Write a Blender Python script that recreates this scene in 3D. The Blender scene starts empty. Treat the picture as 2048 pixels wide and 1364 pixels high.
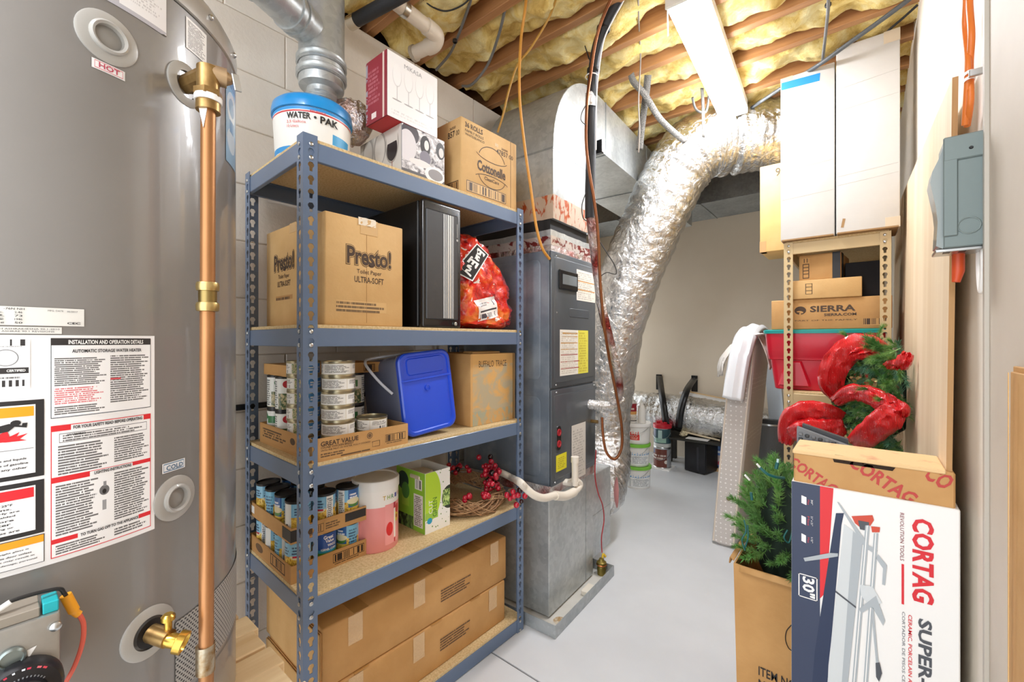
import bpy, bmesh, math, random
from mathutils import Vector, Matrix, Euler, noise
SC = bpy.context.scene
COL = SC.collection
# ---------------------------------------------------------------- camera
FPX, CAMH, HORIZ, YAW = 857.0, 1.26, 681.0, math.radians(39.5)
cd = bpy.data.cameras.new('camera'); cam = bpy.data.objects.new('camera', cd); COL.objects.link(cam)
cd.sensor_width = 36.0; cd.lens = FPX / 2048 * 36.0; cd.shift_y = (HORIZ - 682) / 2048; cd.clip_start = 0.02
cam.location = (0, 0, CAMH); cam.rotation_euler = (math.pi / 2, 0, YAW)
SC.camera = cam
# ---------------------------------------------------------------- world and exposure
w = bpy.data.worlds.new('world'); SC.world = w; w.use_nodes = True
w.node_tree.nodes['Background'].inputs[0].default_value = (0.93, 0.97, 1.0, 1)
w.node_tree.nodes['Background'].inputs[1].default_value = 2.0
SC.view_settings.view_transform = 'Standard'; SC.view_settings.look = 'None'
SC.view_settings.exposure = 0.72; SC.view_settings.gamma = 1.0; SC.view_settings.use_curve_mapping = False
LAMP_STRENGTH = 42.0
SC.cycles.max_bounces = 12; SC.cycles.diffuse_bounces = 8
# ---------------------------------------------------------------- helpers
random.seed(7)
R_ = math.radians
def rnd(a, b): return a + (b - a) * random.random()
_c, _s = math.cos(YAW), math.sin(YAW)
def at(x, y, X=None, Y=None, Z=None, d=None):
    """point of the room seen at a pixel of the photograph, on a given plane or at a given depth"""
    a = (x - 1024) / FPX; b = (HORIZ - y) / FPX
    D = Vector((a * _c - _s, a * _s + _c, b))
    t = d if d is not None else X / D.x if X is not None else Y / D.y if Y is not None else (Z - CAMH) / D.z
    return D * t + Vector((0, 0, CAMH))
def lin(c):
    if isinstance(c, str):
        c = tuple(int(c[i:i + 2], 16) for i in (0, 2, 4))
    o = []
    for v in c[:3]:
        v = v / 255.0
        o.append(v / 12.92 if v <= 0.04045 else ((v + 0.055) / 1.055) ** 2.4)
    return (*o, 1)
def empty(name, loc=(0, 0, 0), rz=0, parent=None):
    o = bpy.data.objects.new(name, None); o.empty_display_size = 0.05; COL.objects.link(o)
    o.location = loc; o.rotation_euler = (0, 0, rz); o.parent = parent
    return o
def tag(o, label=None, cat=None, group=None, kind=None):
    for k, v in (('label', label), ('category', cat), ('group', group), ('kind', kind)):
        if v: o[k] = v
    return o
def thing(name, label, cat, loc=(0, 0, 0), rz=0, group=None):
    return tag(empty(name, loc, rz), label, cat, group)
def link(name, me, parent=None, loc=None, rot=None):
    o = bpy.data.objects.new(name, me); COL.objects.link(o); o.parent = parent
    if loc is not None: o.location = loc
    if rot is not None: o.rotation_euler = rot
    return o
def fin(bm, name, m, parent=None, smooth=None, loc=None, rot=None, nrm=True):
    if nrm: bmesh.ops.recalc_face_normals(bm, faces=bm.faces[:])
    me = bpy.data.meshes.new(name); bm.to_mesh(me); bm.free()
    if m is not None:
        for q in (m if isinstance(m, (list, tuple)) else [m]): me.materials.append(q)
    if smooth:
        me.shade_smooth(); me.set_sharp_from_angle(angle=R_(smooth))
    return link(name, me, parent, loc, rot)
B = bmesh.new
def box(bm, x0, x1, y0, y1, z0, z1, bev=0, seg=1, mx=None):
    vs = [bm.verts.new((x, y, z)) for x in (x0, x1) for y in (y0, y1) for z in (z0, z1)]
    fs = [bm.faces.new([vs[i] for i in q]) for q in ((0, 1, 3, 2), (4, 6, 7, 5), (0, 4, 5, 1), (2, 3, 7, 6), (0, 2, 6, 4), (1, 5, 7, 3))]
    if mx is not None: bmesh.ops.transform(bm, matrix=mx, verts=vs)
    if bev:
        es = list({e for f in fs for e in f.edges})
        bmesh.ops.bevel(bm, geom=es, offset=bev, segments=seg, affect='EDGES', profile=0.5)
    return bm
def mbox(x0, x1, y0, y1, z0, z1, bev=0, seg=1): return box(B(), x0, x1, y0, y1, z0, z1, bev, seg)
def frame(d):
    d = Vector(d).normalized()
    u = Vector((0, 0, 1)) if abs(d.z) < 0.9 else Vector((1, 0, 0))
    a = d.cross(u).normalized(); return a, d.cross(a).normalized()
def cyl(bm, p0, p1, r0, r1=None, n=16, caps=True):
    p0, p1 = Vector(p0), Vector(p1); a, b = frame(p1 - p0); r1 = r0 if r1 is None else r1
    A, C = [], []
    for k in range(n):
        t = 2 * math.pi * k / n; v = a * math.cos(t) + b * math.sin(t)
        A.append(bm.verts.new(p0 + v * r0)); C.append(bm.verts.new(p1 + v * r1))
    for k in range(n): bm.faces.new((A[k], A[(k + 1) % n], C[(k + 1) % n], C[k]))
    if caps: bm.faces.new(A[::-1]); bm.faces.new(C)
    return bm
def catmull(P, n=8, closed=False):
    P = [Vector(p) for p in P]; out = []; N = len(P)
    for i in range(N if closed else N - 1):
        if closed: a, b, c, d = P[i - 1], P[i], P[(i + 1) % N], P[(i + 2) % N]
        else: a, b, c, d = P[max(i - 1, 0)], P[i], P[i + 1], P[min(i + 2, N - 1)]
        for k in range(n):
            t = k / n
            out.append(0.5 * ((2 * b) + (c - a) * t + (2 * a - 5 * b + 4 * c - d) * t * t + (3 * b - a - 3 * c + d) * t ** 3))
    if not closed: out.append(P[-1])
    return out
def tube(bm, P, r, n=8, closed=False, caps=True, ripple=None):
    P = [Vector(p) for p in P]; N = len(P); rings = []; a = None
    for i in range(N):
        if closed: d = P[(i + 1) % N] - P[i - 1]
        else: d = P[min(i + 1, N - 1)] - P[max(i - 1, 0)]
        if d.length < 1e-9: d = Vector((0, 0, 1))
        d.normalize()
        if a is None: a, _ = frame(d)
        a = (a - d * a.dot(d)).normalized(); b = d.cross(a)
        rr = r[i] if isinstance(r, (list, tuple)) else r
        ring = []
        for k in range(n):
            t = 2 * math.pi * k / n
            q = rr if ripple is None else rr * ripple(i, t)
            ring.append(bm.verts.new(P[i] + (a * math.cos(t) + b * math.sin(t)) * q))
        rings.append(ring)
    for i in range(N if closed else N - 1):
        A, C = rings[i], rings[(i + 1) % N]
        for k in range(n): bm.faces.new((A[k], A[(k + 1) % n], C[(k + 1) % n], C[k]))
    if caps and not closed: bm.faces.new(rings[0][::-1]); bm.faces.new(rings[-1])
    return bm
def lathe(bm, prof, n=24, mx=None, a0=0.0, a1=2 * math.pi):
    full = abs(a1 - a0 - 2 * math.pi) < 1e-6; rings = []; new = []
    for r, z in prof:
        if r < 1e-7:
            v = bm.verts.new((0, 0, z)); rings.append([v]); new.append(v)
        else:
            ring = [bm.verts.new((r * math.cos(a0 + (a1 - a0) * k / n), r * math.sin(a0 + (a1 - a0) * k / n), z)) for k in range(n if full else n + 1)]
            rings.append(ring); new += ring
    for A, C in zip(rings, rings[1:]):
        m = n if full else n
        for k in range(m):
            k2 = (k + 1) % len(A) if len(A) > 1 else 0; j2 = (k + 1) % len(C) if len(C) > 1 else 0
            if len(A) == 1 and len(C) == 1: continue
            if len(A) == 1: bm.faces.new((A[0], C[k], C[j2]))
            elif len(C) == 1: bm.faces.new((A[k], A[k2], C[0]))
            else: bm.faces.new((A[k], A[k2], C[j2], C[k]))
    if mx is not None: bmesh.ops.transform(bm, matrix=mx, verts=new)
    return bm
def poly(bm, pts, ext):
    ext = Vector(ext); A = [bm.verts.new(p) for p in pts]; C = [bm.verts.new(Vector(p) + ext) for p in pts]; n = len(A)
    bm.faces.new(A[::-1]); bm.faces.new(C)
    for k in range(n): bm.faces.new((A[k], A[(k + 1) % n], C[(k + 1) % n], C[k]))
    return bm
def sheet(bm, G, cu=False):
    uv = bm.loops.layers.uv.verify(); nr, nc = len(G), len(G[0])
    V = [[bm.verts.new(p) for p in row] for row in G]
    for i in range(nr - 1):
        for j in range(nc if cu else nc - 1):
            j2 = (j + 1) % nc
            f = bm.faces.new((V[i][j], V[i][j2], V[i + 1][j2], V[i + 1][j]))
            den = nc if cu else nc - 1
            for l, (uu, vv) in zip(f.loops, ((j, i), (j + 1, i), (j + 1, i + 1), (j, i + 1))):
                l[uv].uv = (uu / den, vv / (nr - 1))
    return bm
def fmat(o, right, up):
    r = Vector(right).normalized(); u = Vector(up).normalized(); n = r.cross(u)
    m = Matrix.Identity(4)
    for i in range(3): m[i][0], m[i][1], m[i][2], m[i][3] = r[i], u[i], n[i], o[i]
    return m
YR, XR, ZU = (0, 1, 0), (1, 0, 0), (0, 0, 1)
def decal(name, m, parent, o, right, up, w, h, off=0.0006, label=None):
    """thin printed patch, lower left corner o, UV 0..1"""
    bm = B(); M = fmat(o, right, up)
    sheet(bm, [[M @ Vector((0, 0, off)), M @ Vector((w, 0, off))], [M @ Vector((0, h, off)), M @ Vector((w, h, off))]])
    ob = fin(bm, name, m, parent, nrm=False)
    if label: ob['label'] = label
    return ob
_tc = {}
def text_mesh(s, bold=0.0, shear=0.0):
    k = (s, bold, shear)
    if k in _tc: return _tc[k]
    cu = bpy.data.curves.new('t', 'FONT'); cu.body = s; cu.size = 1; cu.offset = bold; cu.shear = shear; cu.resolution_u = 2
    o = bpy.data.objects.new('t', cu); COL.objects.link(o)
    bpy.context.view_layer.update()
    me = bpy.data.meshes.new_from_object(o.evaluated_get(bpy.context.evaluated_depsgraph_get()))
    vs = [v.co.copy() for v in me.vertices]; fs = [tuple(p.vertices) for p in me.polygons]
    bpy.data.objects.remove(o); bpy.data.curves.remove(cu); bpy.data.meshes.remove(me)
    x0 = min(v.x for v in vs); x1 = max(v.x for v in vs); y0 = min(v.y for v in vs); y1 = max(v.y for v in vs)
    vs = [((v.x - x0) / (x1 - x0), (v.y - y0) / (y1 - y0)) for v in vs]
    _tc[k] = (vs, fs); return _tc[k]
def text_layers(s, layers, parent, o, right, up, w, h):
    """the same word printed several times over itself, each layer with its own stroke weight and ink"""
    raw = []
    for b, m in layers:
        cu = bpy.data.curves.new('t', 'FONT'); cu.body = s; cu.size = 1; cu.offset = b; cu.resolution_u = 3
        ob = bpy.data.objects.new('t', cu); COL.objects.link(ob); bpy.context.view_layer.update()
        me = bpy.data.meshes.new_from_object(ob.evaluated_get(bpy.context.evaluated_depsgraph_get()))
        raw.append(([v.co.copy() for v in me.vertices], [tuple(p.vertices) for p in me.polygons], m))
        bpy.data.objects.remove(ob); bpy.data.curves.remove(cu); bpy.data.meshes.remove(me)
    v0 = raw[0][0]; x0 = min(v.x for v in v0); x1 = max(v.x for v in v0); y0 = min(v.y for v in v0); y1 = max(v.y for v in v0); M = fmat(o, right, up)
    for k, (vs, fs, m) in enumerate(raw):
        me = bpy.data.meshes.new('lettering'); me.from_pydata([M @ Vector(((v.x - x0) / (x1 - x0) * w, (v.y - y0) / (y1 - y0) * h, .0007 + .0006 * k)) for v in vs], [], fs); me.materials.append(m); link('lettering', me, parent)
def text(s, m, parent, o, right, up, w, h, bold=0.02, shear=0.0, off=0.0009, name='lettering', fmap=None):
    vs, fs = text_mesh(s, bold, shear); M = fmat(o, right, up)
    me = bpy.data.meshes.new(name)
    f = fmap or (lambda a, b: M @ Vector((a * w, b * h, off)))
    me.from_pydata([f(a, b) for a, b in vs], [], fs); me.materials.append(m)
    return link(name, me, parent)
def copy_tree(o, parent=None):
    c = o.copy(); COL.objects.link(c); c.parent = parent
    for ch in list(o.children): copy_tree(ch, c)
    return c
# ---------------------------------------------------------------- materials
_mc = {}
def _new(name):
    m = bpy.data.materials.new(name); m.use_nodes = True; nt = m.node_tree
    return m, nt, nt.nodes['Principled BSDF']
def nd(nt, t, **kw):
    n = nt.nodes.new(t)
    for k, v in kw.items():
        if k.startswith('i_'):
            key = k[2:]; n.inputs[int(key) if key.isdigit() else key].default_value = v
        else: setattr(n, k, v)
    return n
def mth(nt, op, a, b=None, c=None):
    n = nt.nodes.new('ShaderNodeMath'); n.operation = op
    for i, v in enumerate((a, b, c)):
        if v is None: continue
        if isinstance(v, (int, float)): n.inputs[i].default_value = v
        else: nt.links.new(v, n.inputs[i])
    return n.outputs[0]
def mixc(nt, f, a, b):
    n = nt.nodes.new('ShaderNodeMix'); n.data_type = 'RGBA'
    for i, v in ((0, f), (6, a), (7, b)):
        if isinstance(v, (int, float, tuple)): n.inputs[i].default_value = v
        else: nt.links.new(v, n.inputs[i])
    return n.outputs[2]
def coords(nt, stretch=(1, 1, 1)):
    t = nt.nodes.new('ShaderNodeTexCoord'); mp = nt.nodes.new('ShaderNodeMapping'); mp.inputs['Scale'].default_value = stretch
    nt.links.new(t.outputs['Object'], mp.inputs[0]); return mp.outputs[0]
def nz(nt, vec, scale, detail=4, rough=0.55, dist=0.0):
    n = nt.nodes.new('ShaderNodeTexNoise'); n.inputs['Scale'].default_value = scale; n.inputs['Detail'].default_value = detail
    n.inputs['Roughness'].default_value = rough; n.inputs['Distortion'].default_value = dist
    nt.links.new(vec, n.inputs['Vector']); return n.outputs['Fac']
def ramp(nt, fac, stops):
    n = nt.nodes.new('ShaderNodeValToRGB'); nt.links.new(fac, n.inputs[0]); e = n.color_ramp.elements
    while len(e) < len(stops): e.new(0.5)
    for q, (p, c) in zip(e, stops): q.position = p; q.color = c
    return n.outputs[0]
def mat(name, col, rough=0.5, metal=0.0, col2=None, vs=6, stretch=(1, 1, 1), bump=0.0, bs=60, coat=0.0, spec=0.5, lo=0.35, hi=0.65, trans=0.0, detail=4, dist=0.0, alpha=1.0, sss=0.0):
    if name in _mc: return _mc[name]
    m, nt, p = _new(name); p.inputs['Roughness'].default_value = rough; p.inputs['Metallic'].default_value = metal
    p.inputs['Coat Weight'].default_value = coat; p.inputs['Specular IOR Level'].default_value = spec
    p.inputs['Transmission Weight'].default_value = trans; p.inputs['Alpha'].default_value = alpha
    v = coords(nt, stretch)
    if col2 is None: p.inputs['Base Color'].default_value = lin(col)
    else: nt.links.new(ramp(nt, nz(nt, v, vs, detail, dist=dist), [(lo, lin(col)), (hi, lin(col2))]), p.inputs['Base Color'])
    if bump:
        b = nt.nodes.new('ShaderNodeBump'); b.inputs['Strength'].default_value = bump; b.inputs['Distance'].default_value = 0.01
        nt.links.new(nz(nt, v, bs, 3), b.inputs['Height']); nt.links.new(b.outputs[0], p.inputs['Normal'])
    _mc[name] = m; return m
def emis(name, col, st):
    m, nt, p = _new(name); p.inputs['Base Color'].default_value = lin(col)
    p.inputs['Emission Color'].default_value = lin(col); p.inputs['Emission Strength'].default_value = st; return m
def galv_mat(name, a='aab0b2', b='d2d6d6', rough=0.34, metal=0.55):
    m, nt, p = _new(name); v = coords(nt)
    vo = nt.nodes.new('ShaderNodeTexVoronoi'); vo.inputs['Scale'].default_value = 55; nt.links.new(v, vo.inputs['Vector'])
    sp = nt.nodes.new('ShaderNodeSeparateColor'); nt.links.new(vo.outputs['Color'], sp.inputs[0])
    n = nz(nt, v, 5, 5)
    f = mth(nt, 'ADD', mth(nt, 'MULTIPLY', sp.outputs[0], 0.22), mth(nt, 'MULTIPLY', n, 0.9))
    nt.links.new(ramp(nt, f, [(0.3, lin(a)), (0.85, lin(b))]), p.inputs['Base Color'])
    nt.links.new(mth(nt, 'ADD', mth(nt, 'MULTIPLY', n, 0.3), rough - 0.12), p.inputs['Roughness']); p.inputs['Metallic'].default_value = metal
    return m
def foil_mat(name, tint='d8d8d6', scale=26, strength=0.9, rough=0.16, warm=None):
    m, nt, p = _new(name); v = coords(nt, (1, 1, 1))
    n1 = nz(nt, v, scale, 5, 0.62, 1.2)
    b = nt.nodes.new('ShaderNodeBump'); b.inputs['Strength'].default_value = strength; b.inputs['Distance'].default_value = 0.012
    nt.links.new(n1, b.inputs['Height']); nt.links.new(b.outputs[0], p.inputs['Normal'])
    p.inputs['Metallic'].default_value = 1.0; p.inputs['Roughness'].default_value = rough
    if warm: nt.links.new(ramp(nt, nz(nt, v, 7, 3), [(0.45, lin(tint)), (0.62, lin(warm))]), p.inputs['Base Color'])
    else: p.inputs['Base Color'].default_value = lin(tint)
    return m
def wood_mat(name, a, b, axis=0, rough=0.55, sc=9.0, knots=False):
    m, nt, p = _new(name); st = [sc, sc, sc]; st[axis] = sc * 0.06; v = coords(nt, tuple(st))
    n = nz(nt, v, 1.6, 6, 0.6, 0.6)
    wv = nz(nt, v, 9, 3, 0.5)
    f = mth(nt, 'ADD', mth(nt, 'MULTIPLY', n, 0.75), mth(nt, 'MULTIPLY', wv, 0.25))
    nt.links.new(ramp(nt, f, [(0.36, lin(a)), (0.62, lin(b))]), p.inputs['Base Color']); p.inputs['Roughness'].default_value = rough
    return m
def print_mat(name, base, regions=(), rough=0.5, coat=0.0, metal=0.0, wear=0.0):
    """flat printed artwork, laid out in the UV square of a label: rectangles, ellipses, lines of small print, bar codes, mottled colour"""
    if name in _mc: return _mc[name]
    m, nt, p = _new(name); p.inputs['Roughness'].default_value = rough; p.inputs['Coat Weight'].default_value = coat; p.inputs['Metallic'].default_value = metal
    uv = nt.nodes.new('ShaderNodeUVMap').outputs[0]
    sx = nt.nodes.new('ShaderNodeSeparateXYZ'); nt.links.new(uv, sx.inputs[0]); U, V = sx.outputs[0], sx.outputs[1]
    def boxm(u0, u1, v0, v1):
        return mth(nt, 'MULTIPLY', mth(nt, 'COMPARE', U, (u0 + u1) / 2, abs(u1 - u0) / 2), mth(nt, 'COMPARE', V, (v0 + v1) / 2, abs(v1 - v0) / 2))
    c = lin(base)
    for r in regions:
        k = r[0]
        if k == 'rect': c = mixc(nt, boxm(*r[1:5]), c, lin(r[5]))
        elif k == 'ell':
            a = nt.nodes.new('ShaderNodeVectorMath'); a.operation = 'SUBTRACT'; nt.links.new(uv, a.inputs[0]); a.inputs[1].default_value = (r[1], r[2], 0)
            d = nt.nodes.new('ShaderNodeVectorMath'); d.operation = 'DIVIDE'; nt.links.new(a.outputs[0], d.inputs[0]); d.inputs[1].default_value = (r[3], r[4], 1)
            l = nt.nodes.new('ShaderNodeVectorMath'); l.operation = 'LENGTH'; nt.links.new(d.outputs[0], l.inputs[0])
            c = mixc(nt, mth(nt, 'LESS_THAN', l.outputs['Value'], 1.0), c, lin(r[5]))
        elif k == 'ring':
            a = nt.nodes.new('ShaderNodeVectorMath'); a.operation = 'SUBTRACT'; nt.links.new(uv, a.inputs[0]); a.inputs[1].default_value = (r[1], r[2], 0)
            d = nt.nodes.new('ShaderNodeVectorMath'); d.operation = 'DIVIDE'; nt.links.new(a.outputs[0], d.inputs[0]); d.inputs[1].default_value = (r[3], r[4], 1)
            l = nt.nodes.new('ShaderNodeVectorMath'); l.operation = 'LENGTH'; nt.links.new(d.outputs[0], l.inputs[0])
            c = mixc(nt, mth(nt, 'COMPARE', l.outputs['Value'], 1.0, r[6]), c, lin(r[5]))
        elif k == 'lines':
            u0, u1, v0, v1, n, col = r[1:7]; dens = r[7] if len(r) > 7 else 0.45; kx = r[8] if len(r) > 8 else 60
            t = mth(nt, 'MULTIPLY', mth(nt, 'SUBTRACT', V, v0), n / (v1 - v0))
            row = mth(nt, 'FLOOR', t); fr = mth(nt, 'FRACT', t)
            cb = nt.nodes.new('ShaderNodeCombineXYZ'); nt.links.new(mth(nt, 'MULTIPLY', U, kx), cb.inputs[0]); nt.links.new(mth(nt, 'MULTIPLY', row, 7.31), cb.inputs[1])
            q = nz(nt, cb.outputs[0], 1.0, 1)
            wn = nt.nodes.new('ShaderNodeTexWhiteNoise'); wn.noise_dimensions = '1D'; nt.links.new(row, wn.inputs['W'])
            end = mth(nt, 'LESS_THAN', U, mth(nt, 'SUBTRACT', u1, mth(nt, 'MULTIPLY', wn.outputs['Value'], (u1 - u0) * 0.25)))
            mk = mth(nt, 'MULTIPLY', mth(nt, 'MULTIPLY', boxm(u0, u1, v0, v1), mth(nt, 'LESS_THAN', fr, 0.62)), mth(nt, 'MULTIPLY', end, mth(nt, 'GREATER_THAN', q, dens)))
            c = mixc(nt, mth(nt, 'MULTIPLY', mk, 0.85), c, lin(col))
        elif k == 'bar':
            u0, u1, v0, v1, n, col = r[1:7]
            wn = nt.nodes.new('ShaderNodeTexWhiteNoise'); wn.noise_dimensions = '1D'; nt.links.new(mth(nt, 'FLOOR', mth(nt, 'MULTIPLY', U, n / (u1 - u0))), wn.inputs['W'])
            c = mixc(nt, mth(nt, 'MULTIPLY', boxm(u0, u1, v0, v1), mth(nt, 'GREATER_THAN', wn.outputs['Value'], 0.48)), c, lin(col))
        elif k == 'noise':
            u0, u1, v0, v1, su, sv, ca, cb_, lo, hi = r[1:11]
            cb = nt.nodes.new('ShaderNodeCombineXYZ'); nt.links.new(mth(nt, 'MULTIPLY', U, su), cb.inputs[0]); nt.links.new(mth(nt, 'MULTIPLY', V, sv), cb.inputs[1])
            c = mixc(nt, boxm(u0, u1, v0, v1), c, ramp(nt, nz(nt, cb.outputs[0], 1.0, 3, 0.6, 0.8), [(lo, lin(ca)), (hi, lin(cb_))]))
        elif k == 'spots':
            u0, u1, v0, v1, su, sv, rad, col = r[1:9]
            cb = nt.nodes.new('ShaderNodeCombineXYZ'); nt.links.new(mth(nt, 'MULTIPLY', U, su), cb.inputs[0]); nt.links.new(mth(nt, 'MULTIPLY', V, sv), cb.inputs[1])
            vo = nt.nodes.new('ShaderNodeTexVoronoi'); vo.inputs['Scale'].default_value = 1; vo.inputs['Randomness'].default_value = r[9] if len(r) > 9 else 1.0
            nt.links.new(cb.outputs[0], vo.inputs['Vector'])
            c = mixc(nt, mth(nt, 'MULTIPLY', boxm(u0, u1, v0, v1), mth(nt, 'LESS_THAN', vo.outputs['Distance'], rad)), c, lin(col))
    if isinstance(c, tuple): p.inputs['Base Color'].default_value = c
    else: nt.links.new(c, p.inputs['Base Color'])
    _mc[name] = m; return m
GALV = galv_mat('galvanised_steel')
GALV_D = galv_mat('dull_galvanised_steel', '868b8d', 'b0b5b5', 0.45, 0.5)
FOIL = foil_mat('foil_jacket', 'dcdcdb', 24, 1.0, 0.18)
FOIL_F = foil_mat('foil_tape', 'e0dfdd', 60, 0.9, 0.18)
CARD = mat('corrugated_cardboard', 'c69a62', 0.75, col2='b98b54', vs=7, bump=0.05, bs=120)
CARD2 = mat('pale_cardboard', 'd6b078', 0.72, col2='c9a067', vs=6, bump=0.05, bs=100)
CARD3 = mat('worn_cardboard', 'cb9c61', 0.7, col2='b98a50', vs=5, bump=0.08, bs=60)
CARDIN = mat('cardboard_inside', '8f6a3e', 0.85)
TAPE = mat('clear_packing_tape', 'cfa871', 0.22, coat=0.5)
TAPEB = mat('brown_tape', 'b88a4e', 0.3, coat=0.3)
INK = mat('black_ink', '262220', 0.6)
INKB = mat('brown_black_ink', '4a382b', 0.65)
WHITE = mat('white_print', 'f2f1ee', 0.5)
REDP = mat('red_print', 'd2232f', 0.5)
BLACKM = mat('black_plastic', '151517', 0.35)
BRASS = mat('brass', 'b0905c', 0.36, 0.85, col2='8f7145', vs=40)
COPPER = mat('aged_copper', 'b98458', 0.4, 0.75, col2='93683f', vs=9, stretch=(1, 1, 0.25))
STEEL = mat('zinc_steel', 'c9cccd', 0.28, 1.0)
WPLAST = mat('white_plastic', 'eceae4', 0.35)
WIREB = mat('black_rubber', '1c1b1b', 0.5)
WIREG = mat('grey_cable_sheath', '6d6c6a', 0.5)
# ================================================================ the room
def struct(o): o['kind'] = 'structure'; return o
YB, YN, XL, XRT, ZW, ZJ = 4.75, -1.3, -1.70, 0.17, 2.62, 2.64
FLOORM = mat('grey_floor_paint', 'd6d9dc', 0.33, col2='cdd0d3', vs=2.2, bump=0.02, bs=25)
MORTAR = mat('painted_mortar', 'd8cfc2', 0.8)
BLOCKM = mat('painted_block', 'ebe5db', 0.6, col2='e2dace', vs=3, bump=0.12, bs=70)
DRYW = mat('beige_drywall', 'ddd0bc', 0.75, col2='d7c9b4', vs=1.5, bump=0.03, bs=90)
WALLW = mat('cream_wall_paint', 'efe8dc', 0.6, col2='e8dfd1', vs=2)
WALLB = mat('greige_wall_paint', 'cfc4b5', 0.6, col2='c6baaa', vs=3, bump=0.03, bs=30)
fl = struct(fin(mbox(-2.62, 0.6, YN, YB + .05, -0.1, -0.006), 'floor', mat('floor_joint', '55534f', 0.8)))
jy = at(988, 1307, Z=0).y
for x0, y0, y1 in ((-1.72, YN, jy - .003), (-1.72, jy + .003, 2.70), (-2.6, 2.70, YB)):
    fin(mbox(x0, .5, y0, y1, -0.02, 0, .002 if y1 < 2 else 0), 'floor_slab', FLOORM, fl)
# left wall of painted concrete block
wl = struct(fin(mbox(-1.95, XL - .006, YN, 2.70, 0, ZW - .01), 'wall_left', MORTAR))
bw, bh = 0.406, ZW / 13
blk = mbox(-.06, 0, .0015, bw - .0015, .0015, bh - .0015, .003)
blk0 = fin(blk, 'block', BLOCKM, wl); bme = blk0.data; first = True
for r in range(13):
    y = 0.1 - (bw / 2 if r % 2 else 0)
    while y < 2.65:
        o = blk0 if first else link('block', bme, wl)
        first = False; o.location = (XL, y, r * bh)
        if y + bw > 2.70: o.scale.y = (2.70 - y) / bw
        y += bw
ws = struct(fin(box(mbox(-2.66, -2.60, 2.60, 3.85, 0, 2.9), -2.66, -2.60, 3.85, YB, 1.95, 2.9), 'wall_side_unseen', DRYW))  # unseen wall, its opening sized for the light that reaches the far end
wr_t = struct(fin(mbox(-2.60, -1.951, 2.60, 2.695, 0, 2.9), 'wall_return', DRYW))
wb = struct(fin(mbox(-2.65, .6, YB, YB + .1, 0, 2.95), 'wall_back', DRYW))
wr = struct(fin(mbox(XRT, XRT + .12, 1.10, YB, 0, 2.95), 'wall_right', WALLW))
wf = struct(fin(mbox(XRT - .006, XRT + .12, -.35, 1.10, 0, 2.95, .004), 'wall_front', WALLB))
fin(mbox(XRT - .012, XRT - .0062, 1.085, 1.098, 0, 2.9), 'corner_bead', mat('corner_bead_paint', 'b9b2a6', .5), wf)
# ceiling: subfloor, joists, fibreglass batts
JW = wood_mat('joist_timber', '8e5d38', 'bd8d5c', 0, 0.6, 7)
ce = struct(fin(mbox(-2.62, .6, YN, YB + .1, 2.9, 2.95), 'ceiling', mat('subfloor_board', '8d6a42', 0.8)))
fin(mbox(-2.0, -1.93, YN, 2.7, ZW - .01, 2.9), 'rim_board', mat('rim_void_shade', '4a2f1c', 0.8), ce)  # dark colour stands in for the shaded void above the wall top
JY = [1.37 - .265 * k for k in range(1, 9)][::-1] + [1.37, 1.635, 1.90, 2.145, 2.405, 2.69, 2.955, 3.22, 3.485, 3.75]
jb = mbox(-1.93, .35, -.038, 0, 0, .26, .002); j0 = None
for y in JY:
    if j0 is None: j0 = fin(jb, 'joist', JW, ce); o = j0
    else: o = link('joist', j0.data, ce)
    o.location = (0, y, ZJ)
m, nt, p = _new('yellow_fibreglass'); v = coords(nt)
nn = nz(nt, v, 9, 7, 0.65, 0.7)
nt.links.new(ramp(nt, nn, [(0.30, lin('b98f3e')), (0.45, lin('e3c777')), (0.68, lin('f7ecb8'))]), p.inputs['Base Color']); p.inputs['Roughness'].default_value = 0.95
b_ = nd(nt, 'ShaderNodeBump'); b_.inputs['Strength'].default_value = .7; b_.inputs['Distance'].default_value = .02
nt.links.new(nz(nt, v, 38, 6, .7), b_.inputs['Height']); nt.links.new(b_.outputs[0], p.inputs['Normal'])
INSUL = m
for k in range(5, len(JY) - 1):
    y0, y1 = JY[k], JY[k + 1] - .038; bm = B(); G = []
    nx, ny = 110, 14
    for i in range(nx + 1):
        x = -1.72 + (2.0) * i / nx; row = []
        for j in range(ny + 1):
            t = j / ny; e = math.sin(math.pi * t) ** .35
            q = noise.noise((x * 3.1, y0 * 7 + t * .8, k * 3.3)); q2 = noise.noise((x * 9, t * 2.2 + k, 5.1)); q3 = noise.noise((x * 24, t * 6, k * 2.0))
            z = ZJ + .082 - .07 * e + .065 * q + .04 * q2 + .018 * q3
            row.append((x, y0 + (y1 - y0) * (t + .0) , max(z, ZJ - .022)))
        G.append(row)
    sheet(bm, G)
    fin(bm, 'insulation_batt', INSUL, ce, 60)
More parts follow.
